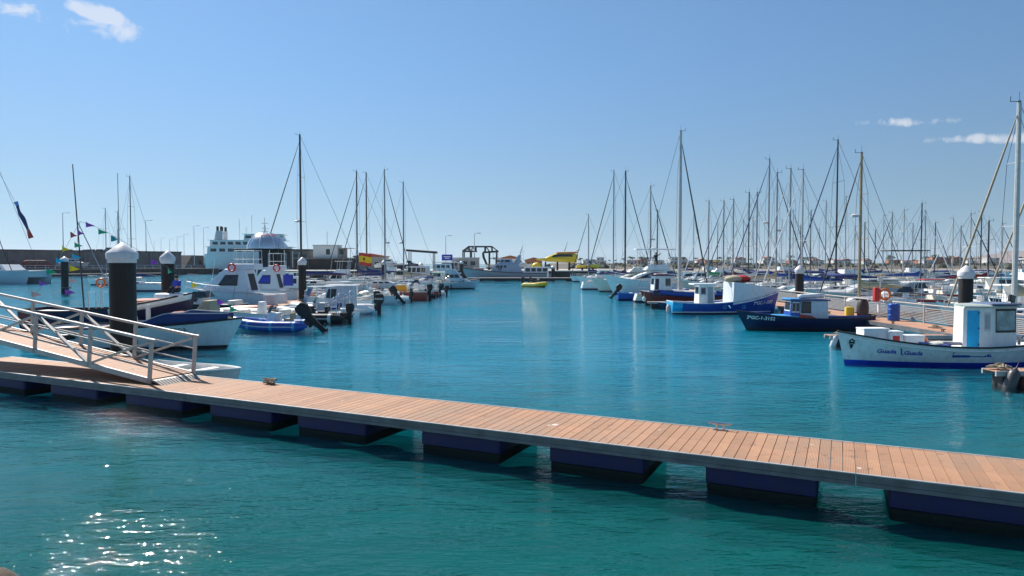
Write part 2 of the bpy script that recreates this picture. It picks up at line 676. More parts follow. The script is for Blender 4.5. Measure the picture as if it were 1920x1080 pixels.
def pontoon(s0, s1, label):
    root = thing('floating_pontoon', label, 'pontoon', (J1 + U * s0).to_tuple()[:2] + (0,), ANG, 'pontoon sections of the front walkway')
    # local frame: x along U, y = -V (so the far edge is at negative y)
    L_ = s1 - s0
    fl = -1
    for nm, y0, sgn in (('edge_beam', 0, 1), ('edge_beam', -PW, -1)):
        prof = [(0.0, -.012), (.030 * sgn, -.012), (.030 * sgn, -.05), (.006 * sgn, -.055), (.006 * sgn, -.125), (.022 * sgn, -.13), (.022 * sgn, -.19), (-.05 * sgn, -.19), (-.05 * sgn, -.03), (0, -.03)]
        b = MB().prism([(y0 + a, TOP + c) for a, c in prof], 'x', .006, L_ - .006)
        e = b.build(nm, m_beam, root)
        MB().box(.006, L_ - .006, min(y0 - .01 * sgn, y0 + .034 * sgn), max(y0 - .01 * sgn, y0 + .034 * sgn), TOP - .011, TOP + .003).build('edge_trim', m_lip, e)
    n = int(L_ / PITCHP)
    step = L_ / n
    for i in range(n):
        p = bpy.data.objects.new('plank', plank_me)
        COL.objects.link(p)
        p.parent = root
        p.location = ((i + .5) * step, 0, TOP - .002 + random.uniform(-.0015, .0015))
        p.rotation_euler = (0, 0, math.pi)
        p.scale = (1, 1, 1)
    for k in range(int(L_ / 1.4) + 1):
        x = min(.12 + k * 1.4, L_ - .12)
        MB().box(x - .04, x + .04, -PW + .06, -.06, TOP - .17, TOP - .035).build('cross_beam', m_dark, root)
    return root


mods = [(-7.0, 0.0, 'near right pontoon section with orange brown planks running out of the picture'),
        (0.0, J2, 'long middle pontoon section with orange brown planks and two mooring cleats'),
        (J2, J2 + 11.0, 'left pontoon section of orange brown planks lying under the gangway')]
PON = [pontoon(*q) for q in mods]
for a, b_ in FLOATS:
    s0, s1 = s_at(a), s_at(b_)
    mid = (s0 + s1) / 2
    for (ms0, ms1, _), root in zip(mods, PON):
        if ms0 <= mid < ms1:
            f = MB().rbox(s0 - ms0, s1 - ms0, -PW + .04, -.05, .07, TOP - .19, .06).build('float', m_float, root, True)
            MB().rbox(s0 - ms0 + .015, s1 - ms0 - .015, -PW + .055, -.065, -.12, .075, .06).build('waterline_fouling', m_floatwet, f, True)


def cleat(root, x, y, z, mat):
    c = MB()
    for dx in (-.07, .07):
        c.path([(x + dx, y, z), (x + dx * .85, y, z + .1)], [.03, .022], 8)
    c.path([(x - .22, y, z + .135), (x - .12, y, z + .118), (x + .12, y, z + .118), (x + .22, y, z + .135)], [.018, .028, .028, .018], 8)
    c.box(x - .13, x + .13, y - .04, y + .04, z - .004, z + .014)
    return c.build('cleat', mat, root, True)


def local_of(p, root_s0):
    q = p - (J1 + U * root_s0)
    return q.dot(U), -q.dot(V)


cx, cy = local_of(G(1352, 803, TOP), 0)
cleat(PON[1], cx, -PW + .08, TOP, m_steel)
cx, cy = local_of(G(508, 720, TOP), 0)
c1 = cleat(PON[1], cx, -PW + .08, TOP, m_dark)
rp = MB()
random.seed(3)
pts = [(cx + random.uniform(-.2, .2), -PW + .1 + random.uniform(-.09, .12), TOP + .03 + random.uniform(0, .13)) for _ in range(26)]
rp.path(pts, .018, 5)
rp.build('rope', m_rope, c1, True)

# gangway -----------------------------------------------------------------------------------
GO = G(283, 719, TOP + .03)
GU = Vector((-.905, .425, 0)).normalized()
GV = Vector((.425, .905, 0)).normalized()
slope = R(6.1)
gx = GU * math.cos(slope) + Vector((0, 0, math.sin(slope)))
gz = GV.cross(gx) * -1 if GV.cross(gx).z < 0 else GV.cross(gx)
gy = gz.cross(gx)                       # right handed: points towards the camera or away
gang = thing('gangway', 'silver aluminium gangway with zigzag railings sloping down onto the pontoon', 'gangway')
mw = Matrix(((gx.x, gy.x, gz.x, GO.x), (gx.y, gy.y, gz.y, GO.y), (gx.z, gy.z, gz.z, GO.z), (0, 0, 0, 1)))
gang.matrix_world = mw
sg = 1 if gy.dot(GV) > 0 else -1        # across direction away from the camera in local y
GW = 1.28
GL = 11.0
SP = 2.46
RH = 1.13
for side, y, x_off in (('near', 0.0, .06), ('far', sg * GW, -.02)):
    MB().bar((0, y, .06), (GL, y, .06), .07, .15).build('stringer', m_rail, gang, bevel=.008)
    MB().path([(x_off - .14, y, RH + .01), (0.1, y, RH), (GL, y, RH)], .042, 10).build('handrail', m_rail, gang, True)
    for zr in (.42, .78):
        MB().path([(x_off, y, zr), (GL, y, zr)], .019, 6).build('mid_rail', m_rail, gang, True)
    k = 0
    while x_off + k * SP < GL:
        x = x_off + k * SP
        MB().bar((x, y, 0), (x, y, RH - .02), .095, .07, (0, 1, 0)).build('post', m_rail, gang, bevel=.006)
        if k % 2 == 1:
            MB().bar((x - SP + .07, y, RH - .05), (x - .05, y, .12), .05, .095, (0, 1, 0)).build('diagonal_brace', m_rail, gang, bevel=.006)
            if x + SP < GL:
                MB().bar((x + SP - .12, y, RH - .05), (x + .05, y, .12), .05, .095, (0, 1, 0)).build('diagonal_brace', m_rail, gang, bevel=.006)
        k += 1
gp_me = MB().box(0, .142, -.5 * GW + .045, .5 * GW - .045, -.012, .012).mesh('deck_plank')
gp_me.materials.append(m_gplank)
for i in range(int(GL / .15)):
    p = bpy.data.objects.new('deck_plank', gp_me)
    COL.objects.link(p)
    p.parent = gang
    p.location = (.02 + i * .15, sg * GW / 2, .10 + random.uniform(-.001, .001))
fp = MB()
pl = [(0.05, .11), (-.12, .105), (-.42, .015), (-.42, .0), (-.1, .06), (.05, .07)]
fp.prism([(a, b_ - .02) for a, b_ in pl], 'y', sg * .03, sg * (GW - .03))
flap = fp.build('toe_plate', M('checker_plate', (.40, .37, .33), .55, metal=.4, var=.3, scale=20), gang)
st = MB()
for i in range(5):
    for j in range(13):
        x, y = -.14 - i * .055, sg * (.09 + j * .092)
        z = .092 - (-.12 - x) * .3
        st.ell((x, y, z), (.02, .012, .012), 6, 4)
st.build('tread_studs', m_dark, flap)['kind'] = 'stuff'
for y in (sg * .12, sg * (GW - .12)):
    MB().tube((-.06, y - .04, .0), (-.06, y + .04, .0), .085, n=14).build('roller_wheel', m_black, gang, True)


# pilings -----------------------------------------------------------------------------------
def piling(x, y, r, top, label, group=None):
    o = thing('mooring_piling', label, 'piling', (x, y, 0), 0, group)
    MB().lathe([(r, -.6), (r, top - .62)], n=20).build('post', m_piling, o, True)
    cp = MB().lathe([(r * 1.05, top - .68), (r * 1.05, top - .56), (r * 1.18, top - .55), (r * 1.2, top - .36), (r * 1.12, top - .32), (r * .5, top - .12), (r * .06, top)], n=20)
    cp.build('cap', m_cap, o, True)
    MB().lathe([(r * 1.03, -.4), (r * 1.03, .42), (r * 1.01, .5)], n=20).build('weed_band', m_floatwet, o, True)
    g_ = MB().path([(math.cos(2 * math.pi * k / 18) * r * 1.25, math.sin(2 * math.pi * k / 18) * r * 1.25, .62) for k in range(18)], .05, 6, closed=True)
    g_.build('guide_ring', m_beam, o, True)
    MB().box(r * .9, r * 1.6, -.1, .1, .5, .74).build('guide_bracket', m_beam, o)
    return o


piling(-13.12, 23.0, .41, 4.4, 'nearest and thickest black piling with a white cone cap behind the gangway')
piling(-18.0, 35.7, .32, 4.37, 'black piling with white cone cap beside the dark blue boat')
piling(-18.0, 58.6, .32, 4.25, 'black piling with white cone cap right of the white cabin cruisers')
piling(-18.0, 96.0, .34, 4.2, 'black piling with white cap just right of the red and yellow flag')
piling(-18.0, 135.0, .42, 3.9, 'black piling with white cap below the dark flat canopy')
piling(22.75, 34.2, .32, 3.62, 'black piling with white cone cap behind the white fishing boat on the right')
piling(22.75, 54.0, .32, 3.58, 'black piling with white cone cap at the head of the railed walkway')
piling(-57.0, 87.0, .42, 4.6, 'far left black piling in front of the harbour wall')
piling(9.2, 152.5, .42, 3.3, 'far piling with white cap in front of the yellow boat')
piling(-11.3, 153.0, .36, 4.3, 'far piling with white cap left of the grey patrol boat')

# the railed walkway on the right -----------------------------------------------------------
WX0, WX1 = 20.0, 22.2
walk = thing('railed_walkway', 'wooden floating walkway with silver railing running away on the right', 'walkway', (0, 0, 0))
m_wdeck = plank_mat('walkway_plank', (.50, .27, .17), .08, 'Y')
yy = 22.0
wp_me = MB().box(WX0 + .02, WX1 - .02, .004, .40, -.03, 0).mesh('plank')
wp_me.materials.append(m_wdeck)
i = 0
while yy < 62:
    p = bpy.data.objects.new('plank', wp_me)
    COL.objects.link(p)
    p.parent = walk
    p.location = (0, yy, .5 + random.uniform(-.002, .002))
    yy += .41
MB().box(WX0 + .02, WX1 - .02, 62.0, 146, .46, .5).build('far_decking', m_wdeck, walk)
for x in (WX0, WX1):
    MB().box(x - .04 if x == WX0 else x - .02, x + .02 if x == WX0 else x + .04, 20, 146, .30, .505).build('edge_beam', m_beam, walk)
for k in range(14):
    MB().rbox(WX0 + .1, WX1 - .1, 21.5 + k * 9, 24.5 + k * 9, -.3, .3, .08).build('float', m_float, walk, True)
RY = [25.0 + k * 2.9 for k in range(13)]
for y in RY:
    MB().bar((WX1 - .06, y, .5), (WX1 - .06, y, 1.48), .07, .07).build('railing_post', m_rail, walk)
MB().tube((WX1 - .06, RY[0], 1.49), (WX1 - .06, RY[-1], 1.49), .04).build('handrail', m_rail, walk, True)
MB().bar((WX1 - .06, RY[0], 1.30), (WX1 - .06, RY[-1], 1.30), .03, .05).build('top_rail', m_rail, walk)
for k in range(8):
    MB().bar((WX1 - .06, RY[0], .62 + k * .083), (WX1 - .06, RY[-1], .62 + k * .083), .02, .04).build('rail_wire', m_rail, walk)


def finger(x0, x1, y, w, label):
    o = thing('finger_pontoon', label, 'pontoon', (0, 0, 0))
    n = int((x1 - x0) / .3)
    pm = MB().box(.004, .296, -w / 2, w / 2, -.025, 0).mesh('plank')
    pm.materials.append(m_wdeck)
    for i in range(n):
        p = bpy.data.objects.new('plank', pm)
        COL.objects.link(p)
        p.parent = o
        p.location = (x0 + i * .3, y, .45 + random.uniform(-.004, .004))
    for s_ in (-1, 1):
        MB().box(x0, x1, y + s_ * w / 2 - .03, y + s_ * w / 2 + .03, .3, .455).build('edge_beam', m_lip, o)
    MB().rbox(x0 + .25, x0 + 1.2, y - w / 2 + .04, y + w / 2 - .04, -.25, .3, .08).build('float', m_dark, o, True)
    MB().rbox(x1 - 2.2, x1 - 1.2, y - w / 2 + .04, y + w / 2 - .04, -.25, .3, .08).build('float', m_dark, o, True)
    return o


finger(14.35, 19.95, 31.0, .55, 'narrow finger pontoon between the dark blue boat and the white fishing boat')
finger(14.6, 19.95, 20.8, .6, 'narrow finger pontoon at the right edge with rope and fenders')
finger(11.6, 19.95, 58.2, .6, 'narrow finger pontoon beside the red hulled boat')

# main walkway on the left (mostly behind boats)
lw = thing('left_walkway', 'long floating walkway behind the moored boats on the left', 'walkway', (0, 0, 0))
MB().box(-19.2, -17.45, 30, 150, .45, .5).build('decking', m_wdeck, lw)
for x in (-19.25, -17.4):
    MB().box(x - .05, x + .05, 29.9, 150, .28, .51).build('edge_beam', m_beam, lw)
for k in range(13):
    MB().rbox(-19.1, -17.5, 31 + k * 9, 34 + k * 9, -.3, .29, .08).build('float', m_float, lw, True)


# ------------------------------------------------------------------ boat builders
class Hull:
    """x forward, y to port, z up from the waterline"""

    def __init__(s, L, B, fs, fm, fb, tr=.8, rake=.5, fine=2.2, depth=.35, flare=.7, mid=.45, srake=0.0):
        s.L, s.B, s.fs, s.fm, s.fb, s.tr, s.rake, s.fine, s.depth, s.flare, s.mid, s.srake = L, B, fs, fm, fb, tr, rake, fine, depth, flare, mid, srake

    def hb(s, t):
        if t < s.mid:
            k = t / s.mid
            k = k * k * (3 - 2 * k) * .5 + k * .5 * (2 - k)
            return s.B / 2 * (s.tr + (1 - s.tr) * k)
        k = (t - s.mid) / (1 - s.mid)
        return s.B / 2 * max(0.0, 1 - k ** s.fine)

    def zs(s, t):
        m = .4
        a, b, c = s.fs, s.fm, s.fb
        return a * (t - m) * (t - 1) / (m) + b * t * (t - 1) / (m * (m - 1)) + c * t * (t - m) / (1 - m)

    def pt(s, t, z, side, off=0.0):
        zs = s.zs(t)
        w_ = min(1.15, max(0.0, (z + s.depth) / (zs + s.depth)))
        e = .22 + s.flare * t * t
        y = s.hb(t) * w_ ** e + off
        x = -s.L / 2 + s.L * t - s.rake * (1 - w_) * t ** 3 + s.srake * (1 - w_) * (1 - t) ** 3
        return Vector((x, y * side, z))

    def t_at(s, x, z):
        t = (x + s.L / 2) / s.L
        for _ in range(6):
            t = max(0, min(1, t + (x - s.pt(t, z, 1).x) / s.L))
        return t

    def on(s, x, z, side, off=.01):
        return s.pt(s.t_at(x, z), z, side, off)


NT = 22


def hull_band(H, lo, hi, rows=3, close_stern=True, off=0.0):
    """a strake of the hull between two height functions of t"""
    b = MB()
    for side in (1, -1):
        grid = []
        for i in range(NT + 1):
            t = i / NT
            t = 1 - (1 - t) ** 1.25
            z0, z1 = lo(t), hi(t)
            grid.append([H.pt(t, z0 + (z1 - z0) * j / rows, side, off if t < .999 else 0) for j in range(rows + 1)])
        b.loft(grid, ring_closed=False, caps=False)
        if side == -1:
            pass
    if close_stern:
        p = [H.pt(0, lo(0) + (hi(0) - lo(0)) * j / rows, 1, off) for j in range(rows + 1)]
        q = [H.pt(0, lo(0) + (hi(0) - lo(0)) * j / rows, -1, off) for j in range(rows + 1)]
        b.loft([p, q], ring_closed=False, caps=False)
    return b


def make_hull(root, H, mat, boot=None, boot_z=.12, deck=m_lgrey, drop=.06, well=None, gun=None, gr=.03, top=None, top_h=.3, inner=m_lgrey):
    zs = H.zs
    if top:
        hull_band(H, lambda t: boot_z if boot else -.14, lambda t: zs(t) - top_h, 4).build('hull', mat, root, True)
        hull_band(H, lambda t: zs(t) - top_h, lambda t: zs(t), 1).build('sheer_strake', top, root, True)
    else:
        hull_band(H, lambda t: boot_z if boot else -.14, lambda t: zs(t), 5).build('hull', mat, root, True)
    if boot:
        hull_band(H, lambda t: -.14, lambda t: boot_z, 2).build('boot_stripe', boot, root, True)
    # deck
    d = MB()
    pp, qq = [], []
    for i in range(NT + 1):
        t = i / NT
        z = zs(t) - drop
        a = H.pt(t, z, 1, -.02 if t < .98 else 0)
        pp.append(a)
        qq.append(Vector((a.x, -a.y, a.z)))
    d.loft([pp, qq], ring_closed=False, caps=False)
    dk = d.build('deck', deck, root, True)
    if gun:
        for side in (1, -1):
            MB().path([H.pt(i / NT, zs(i / NT) + .005, side, .01 if i < NT else 0) for i in range(NT + 1)], gr, 6).build('gunwale', gun, root, True)
        MB().path([H.pt(0, zs(0) + .005, 1), H.pt(0, zs(0) + .005, -1)], gr, 6).build('stern_rail', gun, root, True)
    return dk


def house(root, name, x0, x1, w, z0, z1, mat, fr=.2, br=.05, tum=.08, wt=None, bevel=.03, w_front=None):
    """a deckhouse with sloping front (fr) and back (br); returns object and its side quads"""
    wf = w if w_front is None else w_front
    a = [(x0, w / 2, z0), (x0, -w / 2, z0), (x1, -wf / 2, z0), (x1, wf / 2, z0)]
    w2, wf2 = w - 2 * tum, wf - 2 * tum
    b = [(x0 + br, w2 / 2, z1), (x0 + br, -w2 / 2, z1), (x1 - fr, -wf2 / 2, z1), (x1 - fr, wf2 / 2, z1)]
    o = MB().hexa([a[0], a[1], a[2], a[3], b[0], b[1], b[2], b[3]]).build(name, mat, root, bevel=bevel)
    faces = {'star': (a[1], a[2], b[2], b[1]), 'port': (a[3], a[0], b[0], b[3]), 'front': (a[2], a[3], b[3], b[2]), 'back': (a[0], a[1], b[1], b[0])}
    return o, faces


def window(par, face, u0, u1, v0, v1, frame=None, mat=None, name='window'):
    fv = [Vector(q) for q in face]
    nn = (fv[1] - fv[0]).cross(fv[3] - fv[0]).normalized()
    dev = abs((fv[2] - fv[0]).dot(nn)) * .3
    wdw = MB().quadpanel(face, u0, u1, v0, v1, .012 + dev, .02 + dev).build(name, mat or m_glass, par)
    if frame:
        du, dv = .018, .05
        f = MB()
        f.quadpanel(face, u0 - du, u1 + du, v1, v1 + dv, .02 + dev, .03 + dev)
        f.quadpanel(face, u0 - du, u1 + du, v0 - dv, v0, .02 + dev, .03 + dev)
        f.quadpanel(face, u0 - du, u0, v0, v1, .02 + dev, .03 + dev)
        f.quadpanel(face, u1, u1 + du, v0, v1, .02 + dev, .03 + dev)
        f.build('frame', frame, wdw)
    return wdw


def text_mesh(txt, size):
    cu = bpy.data.curves.new('lettering', 'FONT')
    cu.body = txt
    cu.size = size
    cu.resolution_u = 3
    cu.offset = size * .02
    ob = bpy.data.objects.new('lettering', cu)
    me = bpy.data.meshes.new_from_object(ob)
    bpy.data.objects.remove(ob)
    bpy.data.curves.remove(cu)
    return me


def hull_text(root, H, txt, size, x0, z0, side, mat, slope=0.0, name='lettering', sx=1.0):
    me = text_mesh(txt, size)
    for v in me.vertices:
        u, h = v.co.x * sx, v.co.y
        x = x0 + (u if side < 0 else -u)
        v.co = H.on(x, z0 + h + slope * u, side, .012)
    return link(name, me, mat, root)


def hull_shape(root, H, polys, x0, z0, side, mat, name):
    b = MB()
    for p in polys:
        vs_ = []
        for u, h in p:
            x = x0 + (u if side < 0 else -u)
            vs_.append(H.on(x, z0 + h, side, .012))
        b.add(vs_, [tuple(range(len(p)))])
    return b.build(name, mat, root)


def flat_text(root, txt, size, mat, matrix, name='lettering'):
    me = text_mesh(txt, size)
    o = link(name, me, mat, root)
    o.matrix_local = matrix
    return o


def outboard(root, x, y, z, s=1.0, tilt=0.0, mat=m_black, txt=None):
    """x,y,z: transom clamp; the engine hangs behind (towards -x)"""
    o = MB()
    rings = []
    for zz_, w_, l0, l1 in ((.28, .13, -.36, -.02), (.38, .17, -.47, .03), (.6, .185, -.52, .06), (.78, .17, -.49, .05), (.88, .13, -.42, 0.0), (.9, .06, -.33, -.08)):
        pts = []
        for k in range(12):
            a = 2 * math.pi * k / 12
            ca, sa = math.cos(a), math.sin(a)
            px = (l0 + l1) / 2 + (l1 - l0) / 2 * math.copysign(abs(ca) ** .7, ca)
            pts.append((px * s, w_ * math.copysign(abs(sa) ** .7, sa) * s, zz_ * s))
        rings.append(pts)
    o.loft(rings)
    c = o.build('outboard_motor', mat, root, True)
    c.location = (x, y, z)
    c.rotation_euler = (0, R(tilt), 0)
    g = MB()
    g.loft([[(-.34 * s, -.06 * s, .3 * s), (-.02 * s, -.06 * s, .3 * s), (-.02 * s, .06 * s, .3 * s), (-.34 * s, .06 * s, .3 * s)],
            [(-.3 * s, -.045 * s, -.4 * s), (-.12 * s, -.045 * s, -.4 * s), (-.12 * s, .045 * s, -.4 * s), (-.3 * s, .045 * s, -.4 * s)],
            [(-.32 * s, -.03 * s, -.75 * s), (-.1 * s, -.03 * s, -.75 * s), (-.1 * s, .03 * s, -.75 * s), (-.32 * s, .03 * s, -.75 * s)]])
    g.box(-.46 * s, -.06 * s, -.11 * s, .11 * s, -.43 * s, -.41 * s)
    g.ell((-.2 * s, 0, -.66 * s), (.22 * s, .06 * s, .06 * s), 8, 6)
    g.build('drive_leg', m_dark if mat is m_black else mat, c, True)
    p = MB()
    for k in range(3):
        a = 2 * math.pi * k / 3
        d = Vector((0, math.cos(a), math.sin(a)))
        e = Vector((.05, -math.sin(a) * .07, math.cos(a) * .07)) * s
        q = Vector((-.43 * s, 0, -.66 * s))
        p.add([q + e * .4, q + d * .14 * s + e, q + d * .16 * s - e, q - e * .4], [(0, 1, 2, 3), (3, 2, 1, 0)])
    p.build('propeller', m_steel, c)
    MB().box(-.06 * s, .08 * s, -.1 * s, .1 * s, -.12 * s, .26 * s).build('bracket', m_dark, c, bevel=.01)
    if txt:
        for sd in (1, -1):
            me = text_mesh(txt, .15 * s)
            wd = max(v.co.x for v in me.vertices)
            for v in me.vertices:
                u, h = v.co.x, v.co.y
                v.co = (((-.23 * s) + (wd / 2 - u) * sd * 1.0), sd * (.187 * s), .55 * s + h)
            link('lettering', me, m_white, c)
    return c


def fender(root, x, y, z, r=.11, l=.5, mat=m_white):
    return MB().lathe([(r * .2, -l / 2 - r * .5), (r * .8, -l / 2 - r * .1), (r, -l / 2 + r * .5), (r, l / 2 - r * .5), (r * .8, l / 2), (r * .2, l / 2 + r * .5), (.012, l / 2 + r), (.012, l / 2 + .35)], (x, y, z), 10).build('fender', mat, root, True)


def place(name, label, cat, stern, bow, group=None):
    """root at the middle of the line from stern to bow"""
    s_, b_ = Vector((stern[0], stern[1], 0)), Vector((bow[0], bow[1], 0))
    d = b_ - s_
    return thing(name, label, cat, ((s_ + b_) / 2).to_tuple(), math.atan2(d.y, d.x), group), d.length


def pulpit(root, H, t0, h, mat=m_steel, r=.016, name='bow_rail', n=7):
    b = MB()
    pts = []
    for side in (1, -1):
        row = []
        for i in range(n):
            t = t0 + (.985 - t0) * i / (n - 1)
            p = H.pt(t, H.zs(t), side, -.04)
            row.append(p + Vector((0, 0, h)))
            if i % 2 == 0:
                b.tube(p, p + Vector((0, 0, h)), r, n=5)
        pts.append(row)
    b.path(pts[0] + list(reversed(pts[1])), r * 1.2, 5)
    b.path([q - Vector((0, 0, h * .45)) for q in pts[0] + list(reversed(pts[1]))], r * .7, 4)
    return b.build(name, mat, root, True)


SAILS = []


def sailboat(mx, my, head, L, top, label, hull=m_white, boot=m_navy, cover=m_navyc, mast=m_mast, r=.085, furl='white', radar=None, spread=2, lean=0.0, group='sailing boats', cover_on=True, furl_r=.055, bimini=None, back=True, fore_t=.985, aft_lean=.0):
    """mx, my: foot of the mast; head: heading in degrees; top: height of the masthead"""
    ca, sa = math.cos(R(head)), math.sin(R(head))
    xm = -L / 2 + L * .58
    root = thing('sailboat', label, 'sailboat', (mx - xm * ca, my - xm * sa, 0), R(head), group)
    B = L * .31
    fb = .085 * L + .25
    H = Hull(L, B, fb * .9, fb * .92, fb * 1.18, tr=.62, rake=L * .09, fine=2.1, flare=.75, srake=-.35)
    make_hull(root, H, hull, boot, .14, deck=m_offwhite, drop=.03, gun=m_lgrey, gr=.025)
    z0 = H.zs(.5)
    c, F = house(root, 'cabin_trunk', -L * .1, L * .24, B * .58, z0 - .06, z0 + .38, m_white, fr=L * .1, br=.06, tum=.1, w_front=B * .34)
    for k in range(3):
        for sd in ('star', 'port'):
            u = .08 + .28 * k if sd == 'star' else .92 - .2 - .28 * k
            window(c, F[sd], u, u + .2, .35, .78)
    MB().box(-L * .44, -L * .12, -B * .22, B * .22, z0 - .03, z0 + .03).build('cockpit_sole', m_teak, root)
    for sd in (-1, 1):
        MB().box(-L * .42, -L * .1, sd * B * .26 - .06, sd * B * .26 + .06, z0 - .05, z0 + .24).build('cockpit_coaming', m_white, root, bevel=.03)
    zb = z0 + .36
    mt = Vector((xm + aft_lean, lean, top))
    mf = Vector((xm, 0, zb - .3))
    m_ = MB().path([mf, mf.lerp(mt, .5), mt], [r, r, r * .8], 8).build('mast', mast, root, True)
    for k in range(spread):
        spts = MB()
        f = (.42, .72)[k] if spread == 2 else .55
        p = mf.lerp(mt, f)
        w_ = B * (.42 - .09 * k)
        spts.path([p + Vector((-.1, w_, .05)), p, p + Vector((-.1, -w_, .05))], .02, 5)
        spts.build('spreader', mast, m_, True)
    hd = MB()
    hd.tube(mt, mt + Vector((0, 0, .55)), .012, n=4)
    hd.bar(mt + Vector((-.1, 0, .04)), mt + Vector((.5, 0, .04)), .03, .03)
    hd.tube(mt + Vector((.46, 0, .04)), mt + Vector((.46, 0, .3)), .02, n=4)
    hd.ell(mt + Vector((0, 0, .06)), (.09, .06, .06), 6, 4)
    hd.build('masthead_gear', m_wire, m_)
    if radar:
        p = mf.lerp(mt, radar)
        MB().lathe([(.1, -.12), (.3, -.1), (.31, .05), (.2, .12)], (p.x + .38, p.y, p.z), 12).build('radar_dome', m_lgrey, m_, True)
        MB().bar(p, p + Vector((.38, 0, -.1)), .05, .05).build('radar_bracket', mast, m_)
    be = Vector((-L * .33, 0, zb + .72))
    bs = mf + Vector((-.08, 0, .3 + .7))
    bm = MB().path([bs, be], .055, 8).build('boom', mast, root, True)
    if cover_on:
        rg = []
        for i in range(9):
            f = i / 8
            p = bs.lerp(be, f * .97)
            hh = (.34 * (1 - f) ** .7 + .10)
            if i == 0:
                hh *= 1.5
            ww = .11 + .05 * math.sin(f * 9)
            rg.append([p + Vector((0, ww * math.cos(2 * math.pi * k / 8), hh * .45 + hh * .55 * math.sin(2 * math.pi * k / 8) + .02)) for k in range(8)])
        MB().loft(rg).build('sail_cover', cover, bm, True)
    fs_ = H.pt(fore_t, H.zs(fore_t), 1, 0)
    fs_ = Vector((fs_.x - .1, 0, fs_.z))
    tp = mf.lerp(mt, .965)
    if furl:
        n = 8
        rr = [furl_r * (.5 + .5 * math.sin(math.pi * min(1, .12 + i / n * .95)) ** .6) if i < n else .015 for i in range(n + 1)]
        fm = {'white': m_white, 'navy': m_navyc, 'beige': m_beige, 'grey': m_lgrey, 'dark': m_dark, 'rope': m_rope}[furl]
        MB().path([fs_.lerp(tp, .03 + .97 * i / n) for i in range(n + 1)], rr, 6).build('furled_sail', fm, root, True)
    else:
        MB().path([fs_, tp], .014, 4).build('forestay', m_wire, root)
    st = Vector((-L * .485, 0, H.zs(0)))
    if back:
        MB().path([st, mt], .018, 4).build('backstay', m_wire, root)
    for sd in (1, -1):
        ch = H.pt(.55, H.zs(.55), sd, -.06)
        sh = MB()
        prev = mf.lerp(mt, .95)
        for k in range(spread - 1, -1, -1):
            f = (.42, .72)[k] if spread == 2 else .55
            tip = mf.lerp(mt, f) + Vector((-.1, sd * B * (.42 - .09 * k), .05))
            sh.path([prev, tip], .015, 4)
            prev = tip
        sh.path([prev, ch], .015, 4)
        sh.build('shroud', m_wire, root)
    pulpit(root, H, .84, .6)
    ps = MB()
    for sd in (1, -1):
        row = []
        for i in range(6):
            t = .02 + .8 * i / 5
            p = H.pt(t, H.zs(t), sd, -.05)
            ps.tube(p, p + Vector((0, 0, .62)), .012, n=4)
            row.append(p + Vector((0, 0, .61)))
        ps.path(row, .009, 4)
    ps.build('guard_rail', m_steel, root)
    if bimini:
        zz_ = z0 + 1.75
        bb = MB()
        rg = []
        for i in range(6):
            y = -B * .42 + B * .84 * i / 5
            rg.append([(-L * .42, y, zz_ - .25 * (abs(i - 2.5) / 2.5) ** 2), (-L * .12, y, zz_ + .05 - .25 * (abs(i - 2.5) / 2.5) ** 2)])
        bb.loft(rg, ring_closed=False, caps=False)
        bi = bb.build('bimini', bimini, root, True)
        so = bi.modifiers.new('thick', 'SOLIDIFY')
        so.thickness = .04
        fr = MB()
        for x in (-L * .4, -L * .14):
            for sd in (1, -1):
                fr.tube((x, sd * B * .4, z0), (x, sd * B * .4, zz_ - .22), .018, n=5)
        fr.build('frame', m_steel, bi)
    return root


